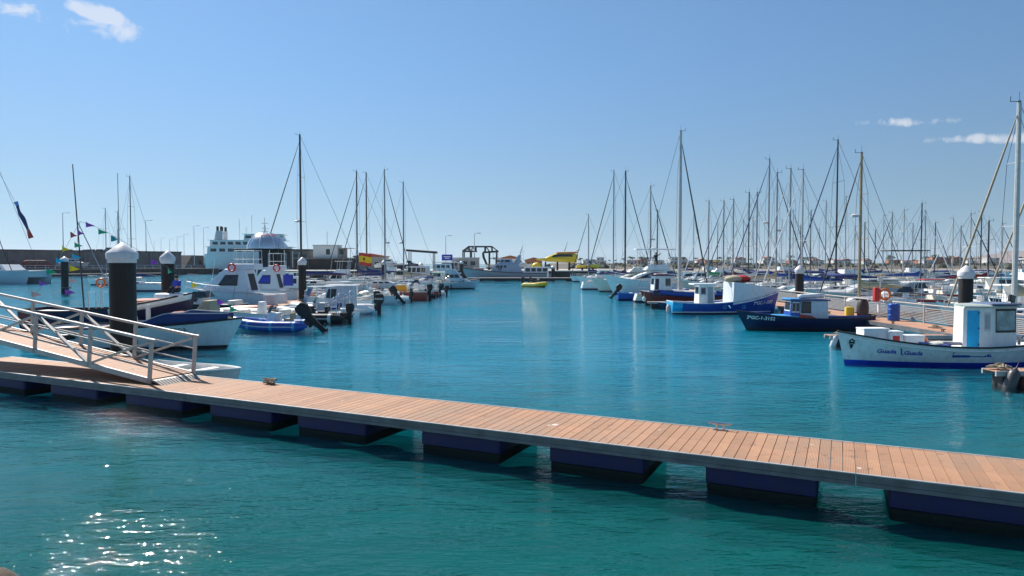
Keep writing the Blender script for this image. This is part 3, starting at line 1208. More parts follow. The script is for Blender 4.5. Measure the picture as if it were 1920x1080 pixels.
def rib(label, stern, bow, tube=m_black, tube_top=None, hull=m_white, console=m_white, seat=None, arch=False, eng=1.0, tilt=0, r=.24, txt=None, screen=True, n_eng=1, group='inflatable boats', z=-.13, emat=m_black, cover=None):
    root, L = place('inflatable_boat', label, 'boat', stern, bow, group)
    B = L * .40
    root.location.z = z
    H = Hull(L * .94, B * .8, .42, .42, .72, tr=.95, rake=.4, fine=2.4)
    make_hull(root, H, hull, None, deck=m_lgrey, drop=.14)
    for sd in (1, -1):
        pts, rr = [], []
        n = 15
        for i in range(n):
            t = i / (n - 1)
            x = -L / 2 + L * t * .96
            y = (B / 2 - r * .6) * (1 - max(0, (t - .58) / .42) ** 2.3)
            zz_ = .40 + .3 * max(0, t - .5) ** 1.5 * 2
            pts.append((x, sd * y, zz_))
            rr.append(r * (.12 if i == 0 else .75 if i == 1 else 1.0))
        tb = MB().path(pts, rr, 12).build('buoyancy_tube', tube, root, True)
        pts2 = [(p[0], p[1] + sd * r * .99, p[2]) for p in pts[2:]]
        MB().path(pts2, .03, 5).build('rubbing_strake', m_lgrey if tube is not m_lgrey else m_dark, tb, True)
        if tube_top:
            for i in range(2, n - 1, 4):
                a, b_ = Vector(pts[i]), Vector(pts[i + 1])
                MB().path([a, a.lerp(b_, .5)], r * 1.012, 12).build('tube_patch', tube_top, tb, True)
    if console:
        c, F = house(root, 'console', -L * .12, L * .06, B * .3, .3, 1.12, console, fr=.12, br=.04, tum=.03, bevel=.05)
        if screen:
            q = [Vector(p) for p in (F['front'][3], F['front'][2])]
            MB().hexa([q[1] + Vector((-.02, 0, 0)), q[0] + Vector((-.02, 0, 0)), q[0], q[1], q[1] + Vector((-.2, -.04, .38)), q[0] + Vector((-.2, .04, .38)), q[0] + Vector((-.18, .04, .38)), q[1] + Vector((-.18, -.04, .38))]).build('windscreen', m_glass, c)
        MB().lathe([(.15, 0), (.17, .015), (.15, .03)], (-L * .12 - .1, 0, .95), 10).build('steering_wheel', m_black, c, True)
    if seat:
        s_ = MB().rbox(-L * .26, -L * .17, -B * .15, B * .15, .3, .8, .06).build('seat', seat, root, True)
        MB().rbox(-L * .28, -L * .25, -B * .15, B * .15, .75, 1.1, .04).build('backrest', seat, s_, True)
    if cover:
        MB().ell((L * .18, 0, .52), (L * .22, B * .32, .3), 12, 6).build('tarpaulin', cover, root, True)
    if arch:
        a = MB()
        for dx, hh in ((0, 1.95), (.35, 1.7)):
            x = -L * .4 + dx
            a.path([(x, B * .36, .45), (x - .1, B * .34, hh - .25), (x - .14, B * .24, hh), (x - .14, -B * .24, hh), (x - .1, -B * .34, hh - .25), (x, -B * .36, .45)], .025, 6)
        for sd in (1, -1):
            a.tube((-L * .4 - .1, sd * B * .34, 1.6), (-L * .4 + .25, sd * B * .34, 1.4), .02, n=5)
        a.build('roll_bar', m_steel, root, True)
    for k in range(n_eng if eng else 0):
        y = 0 if n_eng == 1 else (-.28 + .56 * k)
        outboard(root, -L * .47 - .03, y, .42 if not tilt else .48, eng, tilt, emat, txt)
    return root


def motorboat(label, stern, bow, hull=m_white, boot=m_navy, style='cuddy', stripe=None, canopy=None, eng=None, fbk=1.0, group='small motor boats', cabin=m_white, extra=None, rail=True):
    """small to middling motor boats; style: open, cuddy, hardtop, fly"""
    root, L = place('motorboat', label, 'motorboat', stern, bow, group)
    B = min(L * .36, 3.6)
    f = (.09 * L + .32) * fbk
    H = Hull(L, B, f * .92, f * .95, f * 1.3, tr=.9, rake=L * .14, fine=2.3, flare=1.0)
    make_hull(root, H, hull, boot, .12, deck=m_offwhite, drop=.05, gun=m_lgrey, gr=.028, top=stripe, top_h=f * .22)
    z0 = H.zs(.5) - .05
    zf = H.zs(.75)
    if style == 'open':
        c, F = house(root, 'console', -L * .06, L * .06, B * .3, z0 - .2, z0 + .75, cabin, fr=.15, tum=.03, bevel=.05)
        window(c, F['front'], .1, .9, .72, .98)
        for x in (-.3, .22):
            MB().rbox(L * x - .2, L * x + .25, -B * .3, B * .3, z0 - .1, z0 + .28, .06).build('seat', m_offwhite, root, True)
    else:
        hc = .42 + .02 * L
        c, F = house(root, 'foredeck_cabin', -L * .02, L * .38, B * .72, z0, z0 + hc, cabin, fr=L * .17, br=.02, tum=.12, w_front=B * .3, bevel=.06)
        window(c, F['star'], .25, .6, .35, .78)
        window(c, F['port'], .4, .75, .35, .78)
        z1 = z0 + hc - .02
        hh = .75 if style != 'cuddy' else .48
        if style == 'cuddy':
            g, FF = house(root, 'windscreen', -L * .08, L * .14, B * .66, z1, z1 + hh, m_glass, fr=.5, br=.3, tum=.12, bevel=.02)
        else:
            g, FF = house(root, 'wheelhouse', -L * .16, L * .16, B * .7, z1 - .3, z1 + hh + .1, cabin, fr=.75, br=.05, tum=.14, bevel=.05)
            window(g, FF['star'], .10, .44, .42, .86)
            window(g, FF['star'], .48, .86, .42, .86)
            window(g, FF['port'], .14, .52, .42, .86)
            window(g, FF['port'], .56, .90, .42, .86)
            window(g, FF['front'], .06, .49, .38, .9)
            window(g, FF['front'], .52, .94, .38, .9)
            MB().rbox(-L * .26, L * .1, -B * .36, B * .36, z1 + hh + .06, z1 + hh + .15, .12).build('hardtop', cabin, g, True)
            if style == 'fly':
                q, FQ = house(root, 'flybridge', -L * .24, L * .04, B * .62, z1 + hh + .13, z1 + hh + .68, cabin, fr=.5, br=.02, tum=.1, bevel=.05)
                window(q, FQ['front'], .1, .9, .55, .95)
                r_ = MB()
                zt = z1 + hh + 1.75
                for x in (-L * .22, -L * .04):
                    for sd in (1, -1):
                        r_.tube((x, sd * B * .27, z1 + hh + .5), (x - .1, sd * B * .25, zt), .022, n=5)
                r_.build('top_frame', m_steel, q, True)
                MB().rbox(-L * .28, L * .0, -B * .3, B * .3, zt, zt + .07, .15).build('bimini', canopy or m_white, q, True)
        if canopy and style != 'fly':
            MB().rbox(-L * .32, -L * .04, -B * .34, B * .34, z1 + hh + .28, z1 + hh + .36, .2).build('canopy', canopy, root, True)
            fr = MB()
            for x in (-L * .29, -L * .07):
                for sd in (1, -1):
                    fr.tube((x, sd * B * .32, z0), (x, sd * B * .32, z1 + hh + .3), .02, n=5)
            fr.build('canopy_frame', m_steel, root, True)
        MB().rbox(-L * .44, -L * .34, -B * .36, B * .36, z0 - .1, z0 + .3, .08).build('stern_bench', m_offwhite, root, True)
    if rail:
        pulpit(root, H, .58, .45)
    if style != 'open':
        ah = 2.2 + (L * 7 % 1.7)
        MB().path([(-L * .1, B * .3, z0 + .4), (-L * .1 - .15 * ah, B * .3, z0 + .4 + ah)], [.02, .012], 4).build('antenna', m_white, root)
        MB().path([(-L * .47, -B * .3, z0), (-L * .52, -B * .3, z0 + 1.2)], .015, 4).build('flagstaff', m_wood, root)
        rods = MB()
        rods.path([(-L * .3, -B * .35, z0), (-L * .36, -B * .37, z0 + 2.3)], .014, 4)
        rods.build('fishing_rod', m_dark, root)
    if eng:
        outboard(root, -L * .5, 0, f * .7, eng, 0)
    for k, sd in enumerate((1, -1)):
        fender(root, -L * .1, sd * (B / 2 + .1), .35, .1, .45, (m_white, m_navy)[k])
    return root, H


def lifering(root, x, y, z, mat=m_orange, R_=.33, axis='y', name='lifebuoy'):
    b = MB()
    pts = []
    for k in range(18):
        a = 2 * math.pi * k / 18
        if axis == 'y':
            pts.append((x + R_ * math.cos(a), y, z + R_ * math.sin(a)))
        else:
            pts.append((x, y + R_ * math.cos(a), z + R_ * math.sin(a)))
    b.path(pts, R_ * .24, 8, closed=True)
    return b.build(name, mat, root, True)


def person(label, loc, rz, bones, cloth=m_person_d, legs=m_navyc, head_top=None, group=None):
    """bones: list of (point a, point b, radius a, radius b, region); grown as one skin"""
    pts, idx, edges, rad, reg = [], {}, [], [], []
    def vid(p, r):
        k = tuple(round(q, 3) for q in p)
        if k not in idx:
            idx[k] = len(pts)
            pts.append(p)
            rad.append(r)
        return idx[k]
    for a, b_, ra, rb, rg in bones:
        i, j = vid(a, ra), vid(b_, rb)
        edges.append((i, j))
        reg.append((Vector(a), Vector(b_), rg))
    me = bpy.data.meshes.new('body_skeleton')
    me.from_pydata([tuple(p) for p in pts], edges, [])
    ob = bpy.data.objects.new('person', me)
    COL.objects.link(ob)
    sk = ob.modifiers.new('skin', 'SKIN')
    for i, v in enumerate(me.skin_vertices[0].data):
        v.radius = (rad[i], rad[i])
        v.use_root = (i == 0)
    ss = ob.modifiers.new('sub', 'SUBSURF')
    ss.levels = 2
    ss.render_levels = 2
    dg = bpy.context.evaluated_depsgraph_get()
    me2 = bpy.data.meshes.new_from_object(ob.evaluated_get(dg))
    bpy.data.objects.remove(ob)
    mats = [m_skin, cloth, legs, m_hair]
    me2.materials.clear()
    for m in mats:
        me2.materials.append(m)
    for p in me2.polygons:
        best, bi = 1e9, 0
        for a, b_, rg in reg:
            d = b_ - a
            t = max(0, min(1, (p.center - a).dot(d) / max(d.length_squared, 1e-6)))
            e = (p.center - (a + d * t)).length
            if e < best:
                best, bi = e, rg
        p.material_index = bi
        p.use_smooth = True
    o = link('person', me2, None)
    tag(o, label, 'person', group)
    o.location = loc
    o.rotation_euler = (0, 0, rz)
    # hair as a child cap
    hd = [b for b in reg if b[2] == 0][0]
    c = hd[1] + Vector((-.01, 0, .035))
    MB().ell(c, (.105, .09, .09), 10, 6).build('hair', m_hair, o, True)
    return o


def standing_bones(arm_up=False, lean=0.0):
    hip = (0, 0, .92)
    ch = (lean * .6, 0, 1.28)
    nk = (lean, 0, 1.46)
    hd = (lean + .03, 0, 1.62)
    b = [(hip, ch, .15, .17, 1), (ch, nk, .17, .07, 1), (nk, hd, .07, .1, 0)]
    for s_ in (1, -1):
        kn = (.03, s_ * .11, .5)
        b += [(hip, (0, s_ * .1, .86), .15, .1, 2), ((0, s_ * .1, .86), kn, .1, .065, 2), (kn, (-.02, s_ * .12, .08), .065, .045, 2), ((-.02, s_ * .12, .08), (.14, s_ * .13, .04), .045, .04, 3)]
        sh = (lean * .9, s_ * .2, 1.4)
        if arm_up and s_ == 1:
            el, ha = (.12, s_ * .42, 1.52), (.2, s_ * .6, 1.72)
        else:
            el, ha = (.02, s_ * .28, 1.14), (.16, s_ * .26, .92)
        b += [(ch, sh, .17, .065, 1), (sh, el, .065, .05, 1), (el, ha, .045, .035, 0)]
    return b


def sitting_bones():
    hip = (0, 0, .1)
    ch = (.03, 0, .46)
    nk = (.05, 0, .63)
    hd = (.08, 0, .79)
    b = [(hip, ch, .15, .17, 1), (ch, nk, .17, .07, 1), (nk, hd, .07, .1, 0)]
    for s_ in (1, -1):
        kn = (.45, s_ * .14, .16)
        b += [(hip, (.05, s_ * .1, .1), .15, .1, 2), ((.05, s_ * .1, .1), kn, .1, .065, 2), (kn, (.45, s_ * .14, -.27), .065, .045, 2), ((.45, s_ * .14, -.27), (.58, s_ * .14, -.3), .045, .04, 3)]
        sh, el, ha = (.05, s_ * .2, .57), (.12, s_ * .27, .32), (.34, s_ * .16, .26)
        b += [(ch, sh, .17, .065, 1), (sh, el, .065, .05, 1), (el, ha, .045, .035, 0)]
    return b


def band_part(root, H, name, mat, t0, t1, lo, hi, rows=2, off=0.0):
    """a strip on both sides between stations t0 and t1"""
    for side in (1, -1):
        b = MB()
        g = []
        for i in range(13):
            t = t0 + (t1 - t0) * i / 12
            a, c = lo(t), hi(t)
            row = []
            for j in range(rows + 1):
                z = a + (c - a) * j / rows
                p = H.pt(t, min(z, H.zs(t)), side, off if t < .99 else 0)
                row.append(Vector((p.x + max(0, z - H.zs(t)) * .12 * t, p.y, z)))
            g.append(row)
        b.loft(g, ring_closed=False, caps=False)
        o = b.build(name, mat, root, True)
        s_ = o.modifiers.new('thick', 'SOLIDIFY')
        s_.thickness = .04
        s_.offset = 0
    return o


def crate(label, x, y, z, sx, sy, sz, mat, rz=0.0, cat='box', lid=True, name='fish_box'):
    o = thing(name, label, cat, (x, y, z), rz)
    MB().rbox(-sx / 2, sx / 2, -sy / 2, sy / 2, 0, sz, .03).build('body', mat, o, True)
    if lid:
        MB().rbox(-sx / 2 - .015, sx / 2 + .015, -sy / 2 - .015, sy / 2 + .015, sz, sz + .05, .03).build('lid', mat, o, True)
    return o


# ================================================================== boats on the right
GR = 'fishing boats at the railed walkway'
# --- white double-ended fishing boat with cyan door
root, L = place('fishing_boat', 'white wooden fishing boat with a cyan wheelhouse door and blue waterline', 'fishing boat', (20.6, 25.35), (12.12, 25.35), GR)
H1 = Hull(L, 2.5, .98, .70, 1.18, tr=.25, rake=.35, fine=2.6, flare=.55, mid=.5)
make_hull(root, H1, M('white_boat_paint', (.66, .70, .70), .38, var=.12, stain=.5, stain_col=(.36, .30, .16)), m_rblue, .13, deck=m_wpaint, drop=.12, gun=m_dark, gr=.035)
band_part(root, H1, 'rubbing_strake', m_wpaint, .03, .97, lambda t: H1.zs(t) - .16, lambda t: H1.zs(t) - .11, 1, .02)
# wheelhouse: plan polygon, local x = 16.0 - X
cxw = 16.36
poly = [(cxw - 16.38, .62), (cxw - 17.38, .72), (cxw - 18.4, .55), (cxw - 18.5, -.5), (cxw - 17.38, -.72), (cxw - 16.8, -.6)]
mw_ = M('wheelhouse_white', (.74, .76, .75), .42, var=.08, stain=.3, stain_col=(.4, .34, .24))
wh = MB()
wh.loft([[(p[0], p[1], .56) for p in poly], [(p[0] * .985 - .02, p[1] * .95, 2.1) for p in poly]])
who = wh.build('wheelhouse', mw_, root, bevel=.03)


def wface(i, j):
    a, b_ = poly[i], poly[j]
    return ((a[0], a[1], .56), (b_[0], b_[1], .56), (b_[0] * .985 - .02, b_[1] * .95, 2.1), (a[0] * .985 - .02, a[1] * .95, 2.1))


f1, f2 = wface(1, 0), wface(2, 1)      # seen from port: left to right is towards the stern
f1 = (f1[1], f1[0], f1[3], f1[2])
f2 = (f2[1], f2[0], f2[3], f2[2])
# wound so that the outward normal points to port
def outw(f):
    a, b_, c, d = [Vector(q) for q in f]
    n = (b_ - a).cross(d - a)
    return f if n.y > 0 else (f[1], f[0], f[3], f[2])


def frac(f, u0, u1):                   # keep the fractions counted from the bow side
    a, b_ = Vector(f[0]), Vector(f[1])
    return (u0, u1) if a.x > b_.x else (1 - u1, 1 - u0)


for f, u0, u1, v0, v1, mt_, nm, fr in ((f1, .14, .56, .04, .93, m_cyan, 'door', None), (f1, .74, .92, .5, .84, m_grey, 'window', m_lgrey), (f2, .16, .93, .46, .92, M('clear_glass', (.30, .36, .40), .08, metal=.75, var=.5, scale=3), 'window', m_black)):
    f = outw(f)
    a, b_ = frac(f, u0, u1)
    d_ = window(who, f, a, b_, v0, v1, fr, mt_, nm)
    if nm == 'door':
        hh = MB()
        for vv in (.12, .5, .86):
            hh.quadpanel(f, b_ - .05 if a < .3 else a, b_ if a < .3 else a + .05, vv, vv + .03, .025, .02)
        hh.build('hinge', m_dark, d_)
rf = MB()
rf.loft([[(p[0] * 1.04 - .02, p[1] * 1.06, 2.09) for p in poly], [(p[0] * 1.04 - .02, p[1] * 1.06, 2.15) for p in poly], [(p[0] * .95 - .02, p[1] * .8, 2.2) for p in poly]])
rf.build('roof', M('roof_grey_green', (.42, .47, .43), .6, var=.2, stain=.3), who, bevel=.01)
MB().rbox(cxw - 18.45, cxw - 17.35, -.5, .74, 2.19, 2.245, .06).build('visor', M('slate_blue', (.12, .17, .28), .5), who, True)
sl = MB().box(-.16, .16, -.05, .05, -.13, .13)
sl = sl.build('searchlight', m_black, root, bevel=.02)
sl.location = (cxw - 18.25, .45, 2.42)
sl.rotation_euler = (0, R(-14), R(25))
MB().quadpanel(((.13, .051, -.1), (-.13, .051, -.1), (-.13, .051, .1), (.13, .051, .1)), 0, 1, 0, 1, .005, .01).build('lens', m_glass, sl)
MB().tube((cxw - 18.25, .45, 2.2), (cxw - 18.25, .45, 2.32), .02).build('searchlight_stem', m_black, root)
wn_ = MB().tube((cxw - 18.75, -.1, .95), (cxw - 18.75, .4, .95), .13, n=12)
wn_.tube((cxw - 18.75, .2, .7), (cxw - 18.75, .2, .95), .05)
wn_.path([(cxw - 18.7, .42, .95), (cxw - 18.95, .42, 1.28), (cxw - 19.3, .42, 1.34)], .022, 6)
wn_.build('winch', m_steel, root, True)
MB().tube((cxw - 19.2, 0, .7), (cxw - 19.2, 0, 1.25), .045, n=8).build('bollard_post', m_wood, root, True)
for xx, lab in ((cxw - 18.78, 0), (cxw - 18.98, 1)):
    fender(root, xx, 1.28 if lab == 0 else 1.26, .38, .035 if lab else .06, .42, m_dark)
hull_text(root, H1, 'Guada', .215, cxw - 13.32, .44, 1, m_rblue, .0, sx=1.05)
hull_text(root, H1, 'Guada', .215, cxw - 14.14, .41, 1, m_rblue, -.01, sx=1.05)
hull_shape(root, H1, [[(.0, .22), (.03, .24), (.09, .12), (.05, .11)], [(.05, .13), (.09, .14), (.11, 0), (.07, -.02)], [(.07, -.0), (.11, .02), (.19, -.03), (.15, -.05)]], cxw - 13.98, .42, 1, m_blue, 'hull_flourish')
# harpoon sign
hull_shape(root, H1, [[(0, 0), (.62, .005), (.62, .085), (0, .09)], [(.62, .025), (1.05, .02), (1.05, .06), (.62, .06)], [(1.05, .0), (1.22, .03), (1.5, .005), (1.24, .08), (1.12, .07)], [(1.2, .06), (1.28, .16), (1.3, .04)], [(1.3, .06), (1.36, .13), (1.38, .03)], [(0, .09), (.025, .09), (.01, .16), (.06, .2), (.06, .22), (-.02, .18)]], cxw - 15.72, .34, 1, m_blue, 'harpoon_sign')
# small dark crest on the bow
cr = [[(.0, .18), (.05, .3), (.1, .18)], [(-.05, .15), (.0, .22), (.03, .12)], [(.07, .12), (.1, .22), (.15, .15)], [(-.05, .06), (.15, .06), (.12, .13), (-.02, .13)], [(-.02, .04), (.12, .04), (.05, -.1)], [(0, -.02), (.03, -.16), (.05, -.06)], [(.05, -.06), (.07, -.16), (.1, -.02)]]
hull_shape(root, H1, cr, cxw - 12.5, .68, 1, m_black, 'crest')
MB().path([H1.pt(.93, H1.zs(.93), 1), (cxw - 13.0, .3, 1.0), (cxw - 13.2, -.4, .98)], .02, 5).build('mooring_rope', m_rope, root, True)
zdk = .62
for lab, X, Y, sx, sy, sz, mt_, rz in (
        ('long white lidded fish box nearest the bow of the white fishing boat', 13.35, 25.2, .95, .55, .42, m_wpaint, .05),
        ('white fish box with a red label on the bow of the white fishing boat', 14.02, 25.05, .5, .5, .42, m_wpaint, -.06),
        ('shorter white cool box amidships on the white fishing boat', 14.72, 25.1, .72, .5, .34, m_white, .04),):
    zz_ = H1.zs(H1.t_at(cxw - X, .6)) - .12
    c_ = crate(lab, X, Y, zz_, sx, sy, sz, mt_, rz)
    if 'label' in lab:
        MB().box(-.12, .12, -sy / 2 - .012, -sy / 2 - .002, .12, .3).build('sticker', m_bred, c_)
# loose gear
def heap(name, label, cat, X, Y, Z, r, n, mat, seed, thick=.018, parts=None):
    random.seed(seed)
    pts = []
    for i in range(n):
        a = i * 2.4 + random.uniform(-.4, .4)
        q = r * random.uniform(.25, 1)
        pts.append((q * math.cos(a), q * .7 * math.sin(a), random.uniform(0, 1) * r * .5 * (1 - q / r * .7) + thick))
    # smoothed path
    sm = []
    for i in range(len(pts) - 1):
        a, b_ = Vector(pts[i]), Vector(pts[i + 1])
        sm += [a, a.lerp(b_, .5) + Vector((0, 0, .03))]
    o = MB().path(sm, thick, 5).build(name, mat, None, True)
    o.location = (X, Y, Z)
    return tag(o, label, cat)


heap('rope_heap', 'tangled heap of pale rope on deck beside the white fishing boat wheelhouse', 'rope', 15.75, 25.5, .62, .4, 40, m_rope, 4)
heap('fishing_net', 'brown tangled fishing net amidships on the white fishing boat', 'net', 15.3, 25.35, .58, .42, 46, M('net_brown', (.2, .14, .08), .95), 9, .024)
for k, (X, Y, dz, rz, mt_, lab) in enumerate(((15.45, 24.85, .02, .10, m_blue, 'blue painted board lying across the white fishing boat deck'), (15.85, 24.95, .02, -.18, m_navy, 'dark blue board with rounded end on the white fishing boat'), (15.1, 24.8, .02, .05, m_offwhite, 'pale board lying at the rail of the white fishing boat'))):
    o = MB().rbox(-.62, .62, -.11, .11, 0, .05, .1).build('board', mt_, None, True)
    o.location = (X, Y, .72 + dz)
    o.rotation_euler = (R(14), R(3 - 5 * k), rz)
    tag(o, lab, 'board')
o = MB().ell((0, 0, 0), (.24, .2, .16), 12, 8).build('float_buoy', m_orange, None, True)
o.location = (15.45, 25.7, .82)
tag(o, 'orange float on the deck of the white fishing boat', 'buoy')

# --- dark blue boat 3a GC-1-3152
root, L = place('fishing_boat', 'dark navy wooden boat with white registration letters and small blue wheelhouse', 'fishing boat', (20.6, 38.8), (12.75, 38.8), GR)
H2 = Hull(L, 2.3, .72, .62, 1.04, tr=.2, rake=.75, fine=2.3, flare=.5, mid=.45)
make_hull(root, H2, m_navy, M('antifoul_black', (.02, .02, .025), .6), .1, deck=m_lgrey, drop=.14, gun=m_dark, gr=.035)
band_part(root, H2, 'inner_bulwark', m_blue, .02, .98, lambda t: H2.zs(t) - .02, lambda t: H2.zs(t) + .03, 1, -.03)
cx2 = 16.675
c, F = house(root, 'wheelhouse', cx2 - 17.75, cx2 - 16.15, 1.25, .5, 1.62, M('pale_grey_boat', (.55, .60, .66), .5, stain=.2), fr=.04, br=.04, tum=.03, bevel=.02)
c2, F2 = house(root, 'wheelhouse_front', cx2 - 16.15, cx2 - 15.62, 1.2, .5, 1.62, m_blue, fr=.12, br=0, tum=.03, bevel=.02, w_front=1.0)
for u in (.12, .56):
    window(c2, F2['port'], u, u + .34, .45, .88, m_wpaint)
window(c2, F2['front'], .12, .88, .5, .9, m_wpaint)
window(c, F['port'], .04, .36, .42, .9, m_dark)
MB().rbox(cx2 - 17.85, cx2 - 15.6, -.7, .7, 1.6, 1.68, .08).build('roof', M('roof_navy', (.03, .05, .15), .5), c, True)
MB().rbox(cx2 - 16.2, cx2 - 15.55, -.68, .68, 1.665, 1.73, .08).build('roof_edge', m_sky, c2, True)
# red flame-shaped panel low on the side
MB().prism([(cx2 - 16.1, .52), (cx2 - 17.2, .56), (cx2 - 16.75, .78), (cx2 - 16.1, .86)], 'y', .63, .65).build('red_panel', M('faded_red', (.42, .06, .03), .5), c)
MB().rbox(cx2 - 16.2, cx2 - 14.9, -.6, .6, .46, .78, .1).build('engine_box', m_sky, root, True)
hull_text(root, H2, '3ªGC-1-3152', .26, cx2 - 13.3, .58, 1, m_white, -.045)
MB().path([(cx2 - 12.45, 0, 1.16), (cx2 - 12.35, 0, 1.3)], .035, 6).build('stem_post', m_white, root, True)
o = MB()
r_ = []
for i in range(9):
    t = i / 8
    r_.append([(1.5 * (t - .5), .3 * math.sin(math.pi * min(1, t * 1.15 if t < .8 else .92 + (1 - t) * .3)) ** .6 * s_ + 0, zz2 + .08 * t) for s_, zz2 in ((1, .22), (.7, .05), (0, 0), (-.7, .05), (-1, .22))])
o.loft(r_, ring_closed=False, caps=False)
dn = o.build('dinghy', m_white, None, True)
dn.location = (17.0, 38.8, 1.72)
dn.rotation_euler = (0, 0, .1)
so = dn.modifiers.new('thick', 'SOLIDIFY')
so.thickness = .04
tag(dn, 'tiny white dinghy on the roof of the dark navy boat', 'dinghy')

# --- blue boat with white raised foredeck, bow to the walkway
root, L = place('fishing_boat', 'bright blue fishing boat with high white foredeck and white wheelhouse', 'fishing boat', (11.9, 51.4), (20.15, 51.4), GR)
H3 = Hull(L, 2.7, .86, .78, 1.72, tr=.8, rake=.5, fine=2.4, flare=.6, mid=.4)
make_hull(root, H3, m_blue, m_navy, .05, deck=m_lgrey, drop=.12, gun=m_wpaint, gr=.03)
cx3 = 16.025
MB().hexa([H3.pt(0, -.3, -1, .005) + Vector((-.012, 0, 0)), H3.pt(0, -.3, 1, .005) + Vector((-.012, 0, 0)), H3.pt(0, -.3, 1, .005), H3.pt(0, -.3, -1, .005)] + [H3.pt(0, .84, -1, .005) + Vector((-.012, 0, 0)), H3.pt(0, .84, 1, .005) + Vector((-.012, 0, 0)), H3.pt(0, .84, 1, .005), H3.pt(0, .84, -1, .005)]).build('transom_panel', m_cyan, root)
b_ = band_part(root, H3, 'stern_quarter_panel', m_cyan, 0.0, .085, lambda t: .13, lambda t: H3.zs(t) - .03, 2, .012)
band_part(root, H3, 'waterline_stripe', m_wpaint, .0, .96, lambda t: .06, lambda t: .13, 1, .012)
# white forepeak block
fp_ = MB()
rings = []
for t in (.53, .6, .7, .8, .9, .97, .995):
    top_ = 2.32 - 1.25 * max(0, (t - .57)) if t > .57 else 2.32
    top_ = max(top_, H3.zs(t) + .12)
    p = H3.pt(t, H3.zs(t), 1, -.02)
    rings.append([(p.x, max(p.y, .03), H3.zs(t) - .16 - .1 * (1 - t)), (p.x + .05, max(p.y, .03) * .97, top_), (p.x + .05, -max(p.y, .03) * .97, top_), (p.x, -max(p.y, .03), H3.zs(t) - .16 - .1 * (1 - t))])
fp_.loft(rings)
fk = fp_.build('foredeck_house', M('pale_boat_white', (.66, .71, .76), .45, var=.06, stain=.25), root)
sdq = ((rings[0][3]), (rings[3][3]), (rings[3][2]), (rings[0][2]))
window(fk, sdq, .34, .52, .62, .84, m_dark, m_lgrey)
MB().rbox(-.1 + .55, 2.6, -.9, .9, 2.3, 2.36, .1).build('awning_deck', m_dark, fk, True)
c, F = house(root, 'pilot_house', cx3 - 16.0 + -2.15, cx3 - 16.0 - .95, 1.35, .6, 2.1, m_wpaint, fr=.06, br=.05, tum=.03, bevel=.02)
window(c, F['star'], .12, .42, .55, .85, m_lgrey)
window(c, F['star'], .55, .9, .1, .9, None, m_grey, 'door')
window(c, F['front'], .1, .9, .55, .88)
window(c, F['back'], .15, .85, .55, .88)
MB().rbox(-2.55, -.75, -.85, .85, 2.1, 2.2, .12).build('roof', m_white, c, True)
m1 = MB().tube((.35, 0, .7), (.35, 0, 3.1), .05).build('mast', m_wood, root, True)
MB().bar((.35, 0, 2.9), (-.9, 0, 2.5), .05, .05).build('derrick', m_wood, m1)
hull_text(root, H3, '7ªGC-1-597', .34, cx3 - 16.025 + 1.9, .62, -1, m_white, .06)
for x in (1.0, -.4):
    lifering(root, x, -1.36, .5, m_sky, .11, name='porthole_ring')
for k, (X, Y, mt_, lab) in enumerate(((17.3, 51.4, m_bred, 'red tarpaulin bundle on top of the blue boat foredeck'), (16.6, 51.2, m_beige, 'mustard canvas bundle on top of the blue boat foredeck'))):
    o = MB().ell((0, 0, .16), (.7, .55, .3), 12, 7).build('canvas_bundle', mt_, None, True)
    o.location = (X, Y, 2.36)
    tag(o, lab, 'tarpaulin')
fender(root, -4.25, -.2, .28, .2, .5, M('pinkish_fender', (.62, .45, .42), .5))

# --- red hulled boat with blue bulwark
root, L = place('fishing_boat', 'dark red hulled fishing boat with blue bulwarks and white cabin', 'fishing boat', (19.6, 62.2), (11.7, 62.2), GR)
H4 = Hull(L, 2.6, .8, .68, 1.18, tr=.4, rake=.6, fine=2.4, flare=.5, mid=.45)
make_hull(root, H4, m_red, m_dark, .08, deck=m_lgrey, drop=.08, gun=m_navy, gr=.035)
band_part(root, H4, 'bulwark', m_blue, .06, .86, lambda t: H4.zs(t) + .01, lambda t: H4.zs(t) + .42, 1)
c, F = house(root, 'cabin', 15.65 - 14.45, 15.65 - 12.75, 1.7, .8, 2.6, m_wpaint, fr=.1, br=.05, tum=.04)
window(c, F['port'], .62, .9, .5, .85, m_lgrey)
window(c, F['port'], .05, .25, .3, .85, None, m_navy, 'door')
window(c, F['front'], .1, .9, .55, .85)
MB().rbox(15.65 - 14.6, 15.65 - 12.6, -.95, .95, 2.58, 2.68, .1).build('roof', m_navy, c, True)
MB().rbox(15.65 - 14.2, 15.65 - 13.0, -.6, .6, 2.68, 2.78, .1).build('roof_hatch', M('faded_pink', (.6, .35, .33), .6), c, True)
MB().rbox(15.65 - 14.55, 15.65 - 12.7, -.9, .9, .8, 1.28, .06).build('cabin_base', m_navy, root, True)
MB().rbox(15.65 - 18.4, 15.65 - 14.6, -.9, .9, .9, 1.2, .1).build('hatch_cover', m_offwhite, root, True)
fender(root, 3.75, .75, .5, .16, .3, m_white)

root, L = place('rowing_boat', 'low dark navy rowing boat between the red hull and the bright blue boat', 'rowing boat', (15.6, 56.6), (12.1, 56.6))
H5 = Hull(L, 1.4, .42, .38, .52, tr=.7, rake=.3)
make_hull(root, H5, m_navy, None, deck=m_lgrey, drop=.2, gun=m_wpaint, gr=.03)
for x in (-.8, .4):
    MB().box(x - .13, x + .13, -.62, .62, .36, .4).build('thwart', m_wood, root)
outboard(root, -L * .5, 0, .3, .6, 0)

